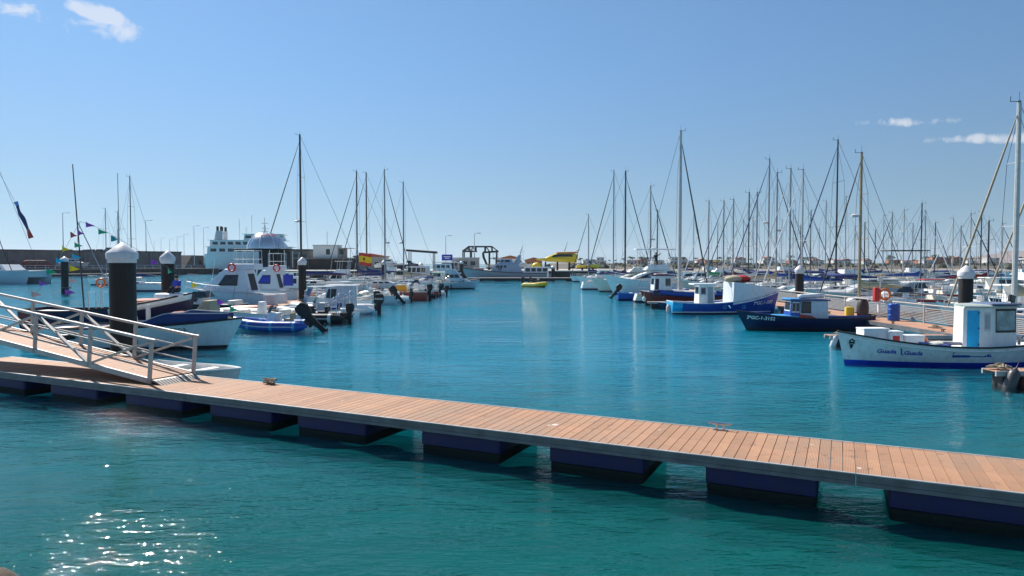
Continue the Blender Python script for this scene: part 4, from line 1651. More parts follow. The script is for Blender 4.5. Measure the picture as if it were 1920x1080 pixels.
root, L = place('fishing_boat', 'bright blue open boat with outboard beside the white motor yachts', 'boat', (10.8, 70.0), (18.2, 70.0), GR)
H6 = Hull(L, 2.3, .72, .68, 1.1, tr=.8, rake=.5)
make_hull(root, H6, m_blue, m_navy, .1, deck=m_lgrey, drop=.2, gun=m_sky, gr=.04)
c, F = house(root, 'cuddy', .6, 2.4, 1.5, .6, 1.35, m_sky, fr=.5, br=.05, tum=.1)
window(c, F['star'], .2, .6, .35, .8)
for x in (-2.2, -.6):
    MB().box(x - .15, x + .15, -.95, .95, .62, .67).build('thwart', m_wpaint, root)
outboard(root, -L * .5, .0, .6, 1.1, 38)
MB().path([(-3.2, .5, .7), (-3.25, .5, 1.5), (-3.25, -.5, 1.5), (-3.2, -.5, .7)], .025, 6).build('stern_arch', m_steel, root, True)

# --- yachts further along the walkway
def motor_yacht(label, stern, bow, col=m_white, win=m_glass, fly=True, ttop=None, group='motor yachts', fb=1.25, boot=m_dark, rail=True):
    root, L = place('motor_yacht', label, 'motor yacht', stern, bow, group)
    B = L * .3
    H = Hull(L, B, fb * .85, fb * .9, fb * 1.35, tr=.88, rake=L * .15, fine=2.4, flare=1.1)
    make_hull(root, H, col, boot, .12, deck=m_offwhite, drop=.04, gun=m_lgrey, gr=.03)
    z0 = H.zs(.5)
    # foredeck swell
    MB().ell((L * .2, 0, z0 - .02), (L * .24, B * .3, .42), 14, 8).build('foredeck', col, root, True)
    # sleek saloon: lofted sections
    rings = []
    n = 9
    for i in range(n):
        u = i / (n - 1)
        x = -L * .3 + L * .5 * u
        h = (1.28 * (1 - u ** 2.2)) + .05
        wd = B * .4 * (1 - .35 * u ** 2)
        rings.append([(x, wd, z0 - .05), (x, wd * .97, z0 + h * .5), (x, wd * .78, z0 + h * .93), (x, wd * .4, z0 + h), (x, -wd * .4, z0 + h), (x, -wd * .78, z0 + h * .93), (x, -wd * .97, z0 + h * .5), (x, -wd, z0 - .05)])
    sal = MB().loft(rings, ring_closed=False, caps=True).build('saloon', col, root, True)
    for sd in (1, -1):
        def sp(u, v):
            h = (1.28 * (1 - u ** 2.2)) + .05
            wd = B * .4 * (1 - .35 * u ** 2)
            x = -L * .3 + L * .5 * u
            if v < .5:
                k = v / .5
                y, z = wd * (1 - .03 * k), -.05 + (h * .5 + .05) * k
            else:
                k = (v - .5) / .43
                y, z = wd * (.97 - .19 * k), h * (.5 + .43 * k)
            return Vector((x, sd * (y + .015), z0 + z + .004))
        g = []
        for i in range(9):
            f_ = i / 8
            u = .12 + .68 * f_
            lo_ = .34 + .12 * max(0, .25 - f_)
            hi_ = .34 + .5 * (1 - abs(f_ - .35) ** 1.6 * 1.7)
            hi_ = max(hi_, lo_ + .02)
            g.append([sp(u, lo_), sp(u, (lo_ + hi_) / 2), sp(u, min(.88, hi_))])
        MB().loft(g, ring_closed=False, caps=False).build('window', win, sal, True)
    zt = z0 + 1.3
    MB().rbox(-L * .38, -L * .02, -B * .4, B * .4, zt - .04, zt + .05, .3).build('flybridge_deck', col, root, True)
    if fly:
        q, FQ = house(root, 'flybridge', -L * .34, -L * .02, B * .7, zt + .03, zt + .62, col, fr=.7, br=.05, tum=.12, bevel=.06)
        window(q, FQ['front'], .08, .92, .6, .96)
        MB().path([(-L * .33, B * .3, zt + .6), (-L * .36, B * .28, zt + 1.15), (-L * .36, -B * .28, zt + 1.15), (-L * .33, -B * .3, zt + .6)], .07, 8).build('radar_arch', col, root, True)
        MB().lathe([(.1, 0), (.3, .04), (.3, .16), (.15, .22)], (-L * .36, 0, zt + 1.2), 12).build('radar_dome', m_white, root, True)
        MB().tube((-L * .36, .4, zt + 1.1), (-L * .38, .4, zt + 3.0), .012, n=4).build('antenna', m_white, root)
    if ttop:
        hh = zt + ttop
        MB().rbox(-L * .42, L * .1, -B * .36, B * .36, hh, hh + .14, .2).build('hardtop', m_white, root, True)
        f_ = MB()
        for x in (-L * .36, -L * .14, L * .05):
            for sd in (1, -1):
                f_.tube((x - .1, sd * B * .33, zt), (x, sd * B * .32, hh + .02), .026, n=5)
        for x in (-L * .36, -L * .14):
            for sd in (1, -1):
                f_.tube((x, sd * B * .33, zt + .1), (x + L * .2, sd * B * .32, hh), .018, n=5)
        f_.build('tower_frame', m_steel, root, True)
        MB().lathe([(.1, 0), (.3, .04), (.3, .16), (.15, .22)], (-L * .15, 0, hh + .1), 12).build('radar_dome', m_offwhite, root, True)
    if rail:
        pulpit(root, H, .55, .55)
    MB().box(-L * .5, -L * .34, -B * .4, B * .4, z0 - .02, z0 + .02).build('cockpit_sole', m_teak, root)
    for sd in (1, -1):
        fender(root, -L * .12, sd * (B / 2 + .12), .5, .13, .55, m_navy if sd > 0 else m_white)
    return root, H


motor_yacht('sleek cream motor yacht with swept dark side windows moored by the walkway', (19.9, 90.5), (10.4, 90.5), m_offwhite, fb=1.35)
motor_yacht('tall white sport fishing yacht with long flat hardtop and a person aboard', (20.0, 81), (10.9, 81), m_white, ttop=2.35, fb=1.75)
motorboat('white hardtop motorboat with its bow at the far end of the walkway', (19, 111.5), (10.6, 111.5), style='hardtop', fbk=1.15)
motorboat('far white cuddy motorboat nearest the far pontoon on the right', (19, 122), (11.6, 122), style='cuddy')
motor_yacht('grey and white motor yacht with long sloping windscreen behind the railing', (34.5, 58.5), (25.2, 58.5), M('silver_gelcoat', (.56, .57, .56), .35, var=.08), fly=False, fb=1.1, ttop=None)
person('person in dark clothes raising an arm on the sport fishing yacht', (16.9, 80.2, 3.25), R(-90), standing_bones(True), m_person_d, m_person_d)

# --- sailing boats, right: first row behind the walkway
ORD = ['first', 'second', 'third', 'fourth', 'fifth', 'sixth', 'seventh', 'eighth', 'ninth', 'tenth', 'eleventh', 'twelfth']
sailboat(26.15, 35.5, 180, 9.0, 12.0, 'nearest white sailboat with thick pale mast at the right edge', mast=m_mastw, r=.13, furl='rope', furl_r=.062, cover=m_beige, spread=2, group='sailboats behind the railing')
sailboat(33.5, 42.3, 180, 10.5, 12.8, 'sailboat with a rust brown furled sail just behind the nearest one', mast=m_masto, r=.1, furl='rope', furl_r=.06, cover=M('rust_canvas', (.36, .15, .05), .9), group='sailboats behind the railing')
sailboat(25.55, 50.2, 180, 7.7, 11.75, 'sailboat with bronze mast and beige sail cover behind the railing', mast=m_masto, r=.11, furl='dark', furl_r=.05, cover=m_beige, radar=.58, group='sailboats behind the railing')
rowA = [(1567, 265, 'dark'), (1503, 320, 'pale'), (1480, 318, 'mid'), (1455, 325, 'mid'), (1440, 300, 'mid'), (1418, 362, 'mid'), (1403, 362, 'dark'), (1374, 375, 'mid'), (1356, 378, 'mid'), (1328, 378, 'mid')]
rowAd = [66.5, 63.2, 70.0, 73.4, 76.6, 79.8, 83, 87, 91, 96]
covers = [m_navyc, m_blue, m_navyc, m_beige, m_blue, m_lgrey, m_navyc, m_red, m_navyc, m_green]
for i, ((px, ty, mm), d) in enumerate(zip(rowA, rowAd)):
    X = (px - 960) * d / FPX
    top = CAM_H + (494 - ty) * d / FPX
    right_bow = i in (3, 5)
    sailboat(X + (.0), d, 0 if right_bow else 180, 9.6 if top < 14 else 11.5, top, ORD[len(rowA) - 1 - i] + ' mast from the left in the sailboat row behind the blue boat', mast={'dark': m_mastk, 'pale': m_mastw, 'mid': m_mast}[mm], r=.1 if mm != 'dark' else .085, cover=covers[i], furl=('navy', 'white', 'grey', 'dark')[i % 4], radar=.5 if i in (3, 4) else None, hull=(m_white, m_offwhite, m_white, m_navy)[i % 4], group='sailboats in the first row of the right basin', bimini=(None, m_navyc, None)[i % 3], spread=2)
rowB = [(1393, 415, 150), (1486, 395, 122), (1519, 395, 114), (1547, 378, 109), (1584, 370, 104.5), (1620, 418, 99), (1671, 400, 91), (1693, 395, 87.3), (1726, 382, 83.7), (1733, 396, 95), (1818, 402, 76), (1852, 415, 71)]
for i, (px, ty, d) in enumerate(rowB):
    X = (px - 960) * d / FPX
    top = CAM_H + (494 - ty) * d / FPX
    sailboat(X, d, 0 if i % 3 else 180, 8.6 + (i % 3), top, ORD[i] + ' mast from the left in the far row of sailboats on the right', mast=(m_mast, m_mastw, m_mastk)[i % 3], cover=(m_navyc, m_red, m_beige, m_blue, m_lgrey)[i % 5], furl=('white', 'navy', 'dark', None)[i % 4], hull=(m_white, m_navy, m_offwhite, m_white)[i % 4], group='sailboats in the far row of the right basin', spread=1 + i % 2)
    if i == 8:
        rt = [o_ for o_ in COL.objects if o_.name.startswith('sailboat') and o_.parent is None][-1]
        rf_ = MB().box(-3.4, 1.2, -1.3, 1.3, 5.2, 5.32).build('solar_roof', m_dark, rt)
        ps_ = MB()
        for x_ in (-3.2, .9):
            for y_ in (-1.2, 1.2):
                ps_.tube((x_, y_, .9), (x_, y_, 5.2), .03, n=5)
        ps_.build('roof_frame', m_steel, rf_)
rowC = [(1300, 405, 172), (1345, 420, 165), (1412, 408, 168), (1465, 412, 158), (1500, 422, 150), (1535, 430, 146), (1602, 425, 132), (1640, 432, 128), (1655, 405, 118), (1710, 420, 120), (1752, 418, 112), (1785, 410, 101), (1800, 425, 108), (1838, 398, 96), (1878, 420, 99)]
for i, (px, ty, d) in enumerate(rowC):
    X = (px - 960) * d / FPX
    sailboat(X, d, 180 if i % 2 else 0, 8.0 + (i % 3) * .8, CAM_H + (494 - ty) * d / FPX, 'distant sailboat, ' + ('number %s' % (ORD + ['thirteenth', 'fourteenth', 'fifteenth'])[i]).replace('number ', '') + ' from the left in the rearmost row on the right', mast=(m_mast, m_mastk, m_mastw)[i % 3], cover=(m_navyc, m_blue, m_beige, m_lgrey)[i % 4], furl=('dark', None, 'navy', 'white')[i % 4], hull=(m_white, m_offwhite, m_navy)[i % 3], group='sailboats in the rearmost row of the right basin', spread=1, bimini=(m_navyc, None)[i % 2])
for i, (X, Y, L_, st, hull, lab) in enumerate(((64, 84, 8, 'fly', m_white, 'white flybridge boat in the outer right basin, nearest of five'), (66, 94, 7.5, 'hardtop', m_white, 'white hardtop boat in the outer right basin, second of five'), (62, 104, 8.5, 'fly', m_lgrey, 'grey flybridge boat in the outer right basin'), (58, 116, 8, 'hardtop', m_white, 'white hardtop boat in the outer right basin, fourth of five'), (52, 128, 9, 'fly', m_white, 'white flybridge boat in the outer right basin, farthest of five'), (40, 128, 8, 'cuddy', m_white, 'white cuddy boat beyond the first right hand walkway'), (42, 142, 9, 'fly', m_white, 'white flybridge boat at the back of the right basin'), (31, 134, 8, 'hardtop', m_white, 'white hardtop boat left at the back of the right basin'), (28, 146, 8, 'fly', m_offwhite, 'cream flybridge boat left at the back of the right basin'))):
    motorboat(lab, (X - L_ / 2, Y), (X + L_ / 2, Y), hull=hull, style=st, canopy=(m_navyc, m_white, m_bred)[i % 3], group='motor boats in the outer right basin', rail=False)
# masts left of the first row, on the channel side of the walkway
for px, ty, d, hd, mm, L_, fl, lab in (
        (1103, 403, 140, 180, m_mast, 9, 'dark', 'far sailboat with a short leaning mast left of the right hand mast group'),
        (1150, 322, 104, 180, m_mast, 10.5, 'dark', 'sailboat with slim grey mast and forestay slanting left by the channel'),
        (1172, 322, 98.5, 0, m_mastk, 10.5, 'navy', 'sailboat with thick black mast beside the channel'),
        (1219, 350, 94.5, 0, m_mast, 9.5, 'dark', 'sailboat with grey mast carrying radar left of the tallest right mast'),
        (1232, 395, 117, 180, m_mastk, 8.5, None, 'sailboat with a short black mast behind the motor yachts'),
        (1274, 248, 66, 0, m_mastw, 7.2, 'dark', 'sailboat with the tallest thick silver mast right of the channel')):
    X = (px - 960) * d / FPX
    top = CAM_H + (494 - ty) * d / FPX
    sailboat(X, d, hd, L_, top, lab, mast=mm, r=.17 if px == 1274 else .13 if px == 1172 else .1, furl=fl, furl_r=.07, radar=.45 if px in (1219,) else None, hull=m_offwhite if px == 1274 else m_white, cover=m_beige if px == 1274 else m_navyc, group='sailboats along the channel', cover_on=px != 1274)

# --- motor boats scattered over the right basin
for i, (X, Y, hd, L_, st, hull, cn_, lab) in enumerate((
        (34.0, 45.0, 0, 7.0, 'hardtop', m_white, None, 'white hardtop motorboat behind the bronze masted sailboat'),
        (38.5, 50.5, 180, 6.4, 'cuddy', m_navy, m_navyc, 'navy hulled motorboat with navy canopy in the right basin'),
        (44.0, 56.0, 0, 8.0, 'fly', m_white, m_white, 'white flybridge motorboat right of the walkway pilings'),
        (38.2, 64.2, 180, 6.6, 'cuddy', m_white, m_bred, 'white motorboat with a bright red canopy in the right basin'),
        (47.5, 66.0, 0, 7.4, 'hardtop', m_lgrey, None, 'light grey hardtop motorboat far right of the basin'),
        (40.0, 72.0, 180, 6.5, 'cuddy', m_white, m_beige, 'white motorboat with beige canopy in the middle of the right basin'),
        (40.5, 80.0, 0, 8.2, 'fly', m_white, m_navyc, 'white flybridge boat with navy top behind the sailboat row'),
        (39.8, 88.0, 180, 7.2, 'hardtop', m_teal, None, 'pale blue hardtop motorboat behind the sailboat row'),
        (39.0, 97.0, 0, 7.0, 'cuddy', m_white, m_orange, 'white motorboat with orange canopy behind the sailboat row'),
        (30.5, 103.0, 180, 8.0, 'fly', m_white, m_yellow, 'flybridge boat with yellow canopy in line after the sailboat row'),
        (30.0, 110.0, 180, 7.2, 'hardtop', m_white, None, 'white hardtop boat at the end of the first right hand row'),
        (30.5, 118.0, 180, 7.6, 'cuddy', m_red, m_beige, 'dark red hulled motorboat with beige canopy far along the walkway'),
        (57.0, 78.0, 0, 7.5, 'cuddy', m_white, m_navyc, 'white motorboat with navy canopy near the right picture edge'),
        (31.2, 38.9, 180, 6.0, 'cuddy', M('magenta_gelcoat', (.42, .05, .14), .35), None, 'magenta red hulled motorboat at the right picture edge'),
        (31.8, 46.6, 180, 5.6, 'open', m_white, None, 'small open white motorboat tucked behind the railing'),
        (31.0, 54.2, 180, 7.0, 'cuddy', m_white, m_lgrey, 'white motorboat with pale grey canopy beside the silver yacht'))):
    dx = L_ / 2 * (1 if hd == 0 else -1)
    motorboat(lab, (X - dx, Y), (X + dx, Y), hull=hull, boot=m_navy, style=st, canopy=cn_, stripe=(None, m_navy, None, m_bred)[i % 4], group='motor boats in the right basin')
for x0, Y0, Y1, lab in ((34.4, 60, 135, 'first hidden walkway between the boat rows of the right basin'), (55.5, 50, 140, 'far walkway between the boat rows of the right basin')):
    o = thing('boat_row_walkway', lab, 'walkway')
    MB().box(x0, x0 + 1.6, Y0, Y1, .42, .5).build('decking', m_wdeck, o)
    for xx in (x0 - .05, x0 + 1.6):
        MB().box(xx, xx + .05, Y0, Y1, .25, .505).build('edge_beam', m_beam, o)

# ---- gear standing on the railed walkway
o = thing('safety_post', 'white post with red extinguisher box and orange lifebuoy on the walkway', 'safety post', (21.75, 40.4, .5))
MB().bar((0, 0, 0), (0, 0, 1.25), .14, .14).build('post', m_white, o, bevel=.01)
MB().rbox(-.33, -.02, -.16, .16, .95, 1.78, .08).build('extinguisher_box', m_bred, o, True)
lr = lifering(o, .28, -.1, 1.38, m_orange, .3)
MB().bar((.28, 0, .9), (.28, 0, 1.75), .06, .05).build('buoy_bracket', m_white, o)
MB().tube((.05, 0, 1.2), (.05, 0, 2.25), .02).build('sign_pole', m_white, o)
MB().box(-.1, .2, -.02, .02, 2.15, 2.4).build('sign_plate', m_offwhite, o)
o = thing('water_drum', 'bright blue plastic drum on the walkway below the orange lifebuoy', 'drum', (21.4, 38.2, .5))
MB().lathe([(.28, 0), (.31, .03), (.31, .3), (.33, .32), (.31, .34), (.31, .62), (.33, .64), (.31, .66), (.31, .9), (.26, .95)], n=18).build('body', m_blue, o, True)
MB().lathe([(.05, .94), (.05, .99)], (.14, 0, 0), 8).build('bung', m_white, o)
o = thing('trash_bin', 'dark barrel standing on the walkway left of the safety post', 'barrel', (21.2, 41.2, .5))
MB().lathe([(.3, 0), (.34, .3), (.34, .6), (.3, .9), (.22, 1.0)], n=16).build('body', M('brown_black', (.05, .035, .035), .6), o, True)
MB().lathe([(.23, .98), (.24, 1.03), (.1, 1.06)], n=16).build('lid', m_dark, o, True)
o = thing('jerry_can', 'yellow jerry can on the walkway beside the dark barrel', 'jerry can', (20.55, 41.5, .5))
MB().rbox(-.25, .25, -.14, .14, 0, .55, .08).build('body', m_yellow, o, True)
MB().path([(-.12, 0, .54), (-.1, 0, .63), (.1, 0, .63), (.12, 0, .54)], .025, 6).build('handle', m_yellow, o, True)
heap('rope_heap', 'loose mooring rope lying on the walkway planks', 'rope', 20.9, 33.6, .5, .35, 24, m_rope, 14)
for k, (X, Y) in enumerate(((20.25, 43.5), (20.25, 36.2), (20.25, 32.0))):
    rt = thing('mooring_cleat', ('cleat at the walkway edge near the yellow jerry can', 'cleat at the walkway edge between the two fishing boats', 'cleat at the walkway edge behind the white fishing boat')[k], 'cleat', (X, Y, .5), math.pi / 2)
    cleat(rt, 0, 0, 0, m_dark)
# finger end fenders and rope
heap('rope_heap', 'ropes tangled round the end of the finger pontoon at the right edge', 'rope', 14.95, 20.8, .46, .42, 44, m_rope, 21, .02)
for X, Y, Z, r_, l_, mt_, ry, lab in ((14.95, 20.35, .12, .17, .75, M('charcoal_fender', (.06, .06, .065), .35), 20, 'long charcoal fender hanging off the right edge finger pontoon'), (15.55, 20.42, .1, .24, .3, M('dull_red_fender', (.28, .08, .06), .5), 0, 'dull red round fender hanging off the right edge finger pontoon'), (16.2, 20.42, .2, .16, .35, m_offwhite, -25, 'cream fender hanging off the right edge finger pontoon'), (14.5, 30.66, .14, .13, .5, m_lgrey, 18, 'pale fender hanging at the tip of the middle finger pontoon')):
    rt = thing('fender', lab, 'fender', (X, Y, Z))
    rt.rotation_euler = (0, R(ry), 0)
    fender(rt, 0, 0, 0, r_, l_, mt_).name = 'body'
heap('rope_heap', 'coiled rope at the tip of the middle finger pontoon', 'rope', 14.8, 31.0, .46, .25, 24, m_rope, 33)

# ================================================================== boats on the left
GLf = 'boats moored along the left'
# --- near white hull with navy spray dodger, bow to the right
root, L = place('fishing_boat', 'white hulled boat with navy bow dodger lying behind the gangway', 'fishing boat', (-20.5, 30.1), (-11.85, 30.1), GLf)
HA = Hull(L, 2.7, .95, .95, 1.3, tr=.8, rake=.95, fine=2.1, flare=.7)
make_hull(root, HA, M('white_teal_hull', (.62, .68, .69), .35, var=.08, stain=.3, stain_col=(.36, .30, .2)), m_dark, .1, deck=m_lgrey, drop=.1, gun=m_dark, gr=.04)
band_part(root, HA, 'spray_dodger', m_navyc, .54, .93, lambda t: HA.zs(t) + .03, lambda t: HA.zs(t) + .03 + .52 * min(1, (t - .5) * 6) * (1 - max(0, t - .62) * 1.75), 2, -.05)
pts = []
for sd in (1, -1):
    row = []
    for i in range(12):
        t = .54 + .39 * i / 11
        p = HA.pt(t, HA.zs(t), sd, -.05)
        row.append(Vector((p.x + .05, p.y, HA.zs(t) + .05 + .53 * min(1, (t - .5) * 6) * (1 - max(0, t - .62) * 1.75))))
    pts.append(row)
b = MB()
for row in pts:
    b.path(row, .022, 6)
b.build('dodger_rail', m_lgrey, root, True)
hull_text(root, HA, '7ªGC-3-', .2, 1.55, .78, -1, m_dark, .01)
c, F = house(root, 'console_box', -1.15, -.55, .9, .85, 1.35, m_offwhite, fr=.05, br=.03, tum=.02)
window(c, F['star'], .1, .9, .15, .8, None, m_wpaint, 'locker_door')
heap('rope_heap', 'mooring rope piled at the bow of the white hull behind the gangway', 'rope', -12.5, 30.0, 1.22, .3, 30, m_rope, 41)
for x in (-3.2, -2.0, .1):
    MB().box(x - .15, x + .15, -1.2, 1.2, .84, .9).build('thwart', m_wood, root)
MB().lathe([(.3, -.12), (.34, -.1), (.34, .1), (.3, .12), (.16, .12), (.16, -.12)], (-2.6, -1.45, .62), 14).build('tyre_fender', m_black, root, True).rotation_euler = (0, 0, 0)

# --- navy boat with white sheer band and high bow
root, L = place('fishing_boat', 'high bowed dark blue boat with white top band behind the nearest piling', 'fishing boat', (-24.2, 34.4), (-15.95, 34.4), GLf)
HB = Hull(L, 2.9, 1.42, 1.4, 2.25, tr=.75, rake=.6, fine=2.6, flare=.75, mid=.4)
make_hull(root, HB, m_navy, m_dark, .1, deck=m_lgrey, drop=.1, gun=m_dark, gr=.05)
band_part(root, HB, 'white_top_band', m_white, .56, .985, lambda t: HB.zs(t) - .3, lambda t: HB.zs(t) + .05, 2, .015)
MB().rbox(2.2, 3.7, -.5, .5, 1.95, 2.2, .2).build('foredeck_hatch', m_wpaint, root, True)
MB().rbox(.9, 2.0, -.95, .95, 1.55, 1.9, .2).build('deck_boat_cover', M('salmon_canvas', (.55, .25, .18), .8), root, True)
for x, y, tx, ty_, tz, r_, lab in ((-1.2, -.5, -1.62, -.5, 8.6, .04, 'dark outrigger pole'), (.85, -.9, .82, -.9, 8.1, .028, 'white whip antenna')):
    MB().path([(x, y, 1.3), (tx, ty_, tz)], [r_, r_ * .55], 6).build('pole', m_mastk if 'dark' in lab else m_mastw, root, True, label=lab)
MB().path([(.0, .4, 1.5), (-2.0, .4, 5.8)], [.035, .02], 6).build('gaff_pole', m_mast, root, True)
lifering(root, -.05, -1.0, 2.75, m_orange, .2)
MB().tube((-.05, -1.0, 1.4), (-.05, -1.0, 2.9), .03).build('buoy_post', m_steel, root)
for x in (-.6, .1):
    MB().path([(x, -1.1, 1.45), (x, -1.1, 2.3), (x + .35, -1.1, 2.3), (x + .35, -1.1, 1.45)], .02, 5).build('rail_hoop', m_steel, root, True)
person('person in a blue top sitting near the second piling', (-16.9, 34.5, 2.22), R(-110), sitting_bones(), m_rblue, m_person_d)

# --- second grey boat with beige covered windscreen
root, L = place('motorboat', 'small cluttered open boat with beige covered windscreen behind the white hull', 'motorboat', (-18.6, 32.5), (-13.4, 32.5), GLf)
HC = Hull(L, 1.9, .9, .9, 1.15, tr=.8, rake=.5)
make_hull(root, HC, m_offwhite, m_dark, .1, deck=m_beige, drop=.1, gun=m_lgrey, gr=.04)
c, F = house(root, 'windscreen_cover', .85, 1.9, 1.3, .95, 1.95, m_beige, fr=.1, br=.62, tum=.12, bevel=.04)
window(c, F['back'], .05, .95, .05, .95, None, m_lgrey, 'screen_panel')
MB().ell((.2, .1, 1.15), (.75, .4, .28), 10, 6).build('tarpaulin', M('dusty_pink_canvas', (.42, .2, .17), .9), root, True)
MB().box(-1.2, -1.05, -.5, -.35, .95, 1.75).build('pedestal', m_lgrey, root)

rib('blue inflatable boat with a big tilted black outboard behind the white hull', (-11.05, 37.6), (-15.6, 37.9), tube=m_blue, tube_top=m_sky, hull=m_lgrey, console=m_white, seat=m_beige, eng=1.35, tilt=46, r=.29)
rib('black inflatable workboat with pale tube patches and steel roll bar', (-10.4, 43.4), (-16.2, 43.7), tube=m_black, tube_top=m_lgrey, hull=m_dark, console=m_dark, seat=m_dark, arch=True, eng=1.0, r=.3)
r_ = rib('grey inflatable boat with tall framed windscreen and roll bar', (-10.6, 47.2), (-16.4, 47.4), tube=m_lgrey, tube_top=m_white, hull=m_white, console=m_lgrey, seat=m_navyc, arch=True, eng=None, r=.29)
fr = MB()
Lr = 5.8
for sd in (-1, 1):
    fr.path([(-Lr * .12, sd * .5, .8), (-Lr * .14, sd * .5, 2.2), (Lr * .08, sd * .45, 2.2), (Lr * .18, sd * .45, .7)], .03, 6)
    fr.path([(-Lr * .02, sd * .5, .8), (-Lr * .02, sd * .48, 2.2)], .022, 5)
fr.path([(-Lr * .14, -.5, 2.2), (-Lr * .14, .5, 2.2)], .03, 6)
fr.path([(Lr * .08, -.45, 2.2), (Lr * .08, .45, 2.2)], .03, 6)
fr.build('console_frame', m_steel, r_, True)
MB().hexa([(Lr * .17, -.42, .95), (Lr * .18, -.42, .95), (Lr * .18, .42, .95), (Lr * .17, .42, .95), (Lr * .075, -.42, 2.1), (Lr * .085, -.42, 2.1), (Lr * .085, .42, 2.1), (Lr * .075, .42, 2.1)]).build('blue_screen', M('blue_vinyl', (.04, .14, .35), .15), r_)
MB().rbox(-Lr * .2, Lr * .1, -.55, .55, 2.2, 2.26, .15).build('top_canvas', m_lgrey, r_, True)
r_ = rib('white tubed cabin inflatable with lilac grey wheelhouse and black engine', (-10.1, 51.4), (-16.8, 51.5), tube=m_white, hull=m_teal, console=None, seat=None, eng=1.25, txt='SUZUKI', r=.33)
c, F = house(r_, 'wheelhouse', -1.6, .8, 1.55, .35, 2.15, M('lilac_grey', (.45, .47, .56), .45, var=.06, stain=.15), fr=.55, br=.05, tum=.08)
window(c, F['port'], .06, .4, .5, .88)
window(c, F['front'], .08, .92, .45, .9)
MB().rbox(-1.85, .5, -.85, .85, 2.14, 2.22, .15).build('roof', m_white, c, True)
motorboat('small white cuddy boat wedged between the inflatables on the left', (-11.2, 55.4), (-16.9, 55.4), style='cuddy', eng=1.0, group=GLf)
motorboat('white hardtop fishing boat behind the white tubed inflatable', (-11.6, 59.0), (-17.0, 59.0), style='hardtop', group=GLf, canopy=m_lgrey)
root, H_ = motorboat('pale blue open skiff with raised black outboard', (-10.75, 63.2), (-15.6, 63.2), hull=m_teal, boot=None, style='open', group=GLf, rail=False)
outboard(root, -4.85 * .5, 0, .5, 1.25, 40)
MB().ell((-.2, 0, .9), (1.3, .6, .35), 12, 6).build('boat_cover', m_offwhite, root, True)
root, H_ = motorboat('rust red boat with orange and yellow covered console', (-8.7, 70.2), (-14.6, 70.2), hull=M('rust_red_gelcoat', (.33, .07, .05), .4, stain=.15), boot=None, style='open', eng=1.1, group=GLf, rail=False)
MB().loft([[(-.9, -.5, .7), (-.9, .5, .7), (-.7, .4, 1.5), (-.7, -.4, 1.5)], [(.5, -.5, .7), (.5, .5, .7), (.2, .4, 1.45), (.2, -.4, 1.45)]]).build('console_cover', M('orange_canvas', (.75, .33, .03), .8), root)
rib('white covered inflatable beside the rust red boat', (-9.9, 66.8), (-15.2, 66.9), tube=m_white, hull=m_lgrey, console=m_white, seat=m_white, eng=.8, cover=m_white)
rib('black tubed inflatable with dark arch behind the rust red boat', (-8.1, 74.2), (-13.6, 74.2), tube=m_black, hull=m_dark, console=m_dark, seat=m_dark, arch=True, eng=None)
rib('white tubed inflatable with black engine at the end of the left row', (-7.75, 80.5), (-13.0, 80.5), tube=m_white, hull=m_white, console=m_lgrey, seat=m_white, eng=.9)
rib('small white inflatable next to the light blue flybridge cruiser', (-9.0, 86.5), (-14.4, 86.5), tube=m_lgrey, hull=m_white, console=m_white, seat=m_beige, eng=1.0)
motorboat('pale blue flybridge cruiser with its bow towards the channel', (-11.6, 100.6), (-4.75, 100.6), hull=m_teal, boot=m_dark, style='fly', cabin=M('pale_blue_cabin', (.46, .60, .68), .4, stain=.1), group=GLf)
motorboat('white cuddy boat just behind the pale blue flybridge cruiser', (-9.5, 107.5), (-16.0, 107.5), style='cuddy', eng=1.0, group=GLf, canopy=m_green)
motorboat('navy striped white motorboat at the far end of the left row', (-9.0, 116.0), (-16.4, 116.0), style='hardtop', eng=1.1, group=GLf, stripe=m_navy)
motorboat('far white boat with teal canopy closing the left row', (-9.0, 125.0), (-16.4, 125.0), style='cuddy', eng=1.0, group=GLf, canopy=M('teal_canvas', (.04, .3, .3), .8))

motorboat('open white launch tied up between the blue and the black inflatables', (-12.6, 40.7), (-17.3, 40.7), style='open', group=GLf, eng=.9, rail=False)
for k, (X, Y, rz, L_, mt_, lab) in enumerate(((-17.9, 44.5, .1, 3.6, m_white, 'white paddleboard lying across the left walkway'), (-18.3, 46.3, -.15, 3.4, m_offwhite, 'cream paddleboard lying on the left walkway'), (-18.2, 41.8, .25, 3.4, m_white, 'white kayak on the left walkway near the black inflatable'), (-18.5, 49.0, .1, 3.2, m_orange, 'orange kayak on the left walkway'), (-18.4, 38.6, -.2, 3.4, m_lgrey, 'grey kayak at the near end of the left walkway'))):
    rg = []
    for i in range(9):
        u = i / 8
        q_ = math.sin(math.pi * (.06 + .88 * u)) ** .6
        rg.append([(L_ * (u - .5), .33 * q_ * math.cos(2 * math.pi * j / 8), .11 + .1 * q_ * math.sin(2 * math.pi * j / 8)) for j in range(8)])
    o = MB().loft(rg).build('kayak' if 'kayak' in lab else 'paddleboard', mt_, None, True)
    o.location = (X, Y, .5)
    o.rotation_euler = (0, 0, rz)
    tag(o, lab, 'kayak' if 'kayak' in lab else 'paddleboard')
for k, (X, Y, sx, sy, sz, mt_, lab) in enumerate(((-18.6, 52.5, .9, .7, .75, m_lgrey, 'grey dock locker on the left walkway by the white cabin inflatable'), (-18.7, 55.2, .7, .6, .7, m_wpaint, 'white dock locker on the left walkway before the second cruiser'), (-18.5, 63.5, .9, .7, .75, m_wpaint, 'white dock locker on the left walkway after the piling'))):
    crate(lab, X, Y, .5, sx, sy, sz, mt_, .1 * k, 'locker', True, 'dock_locker')

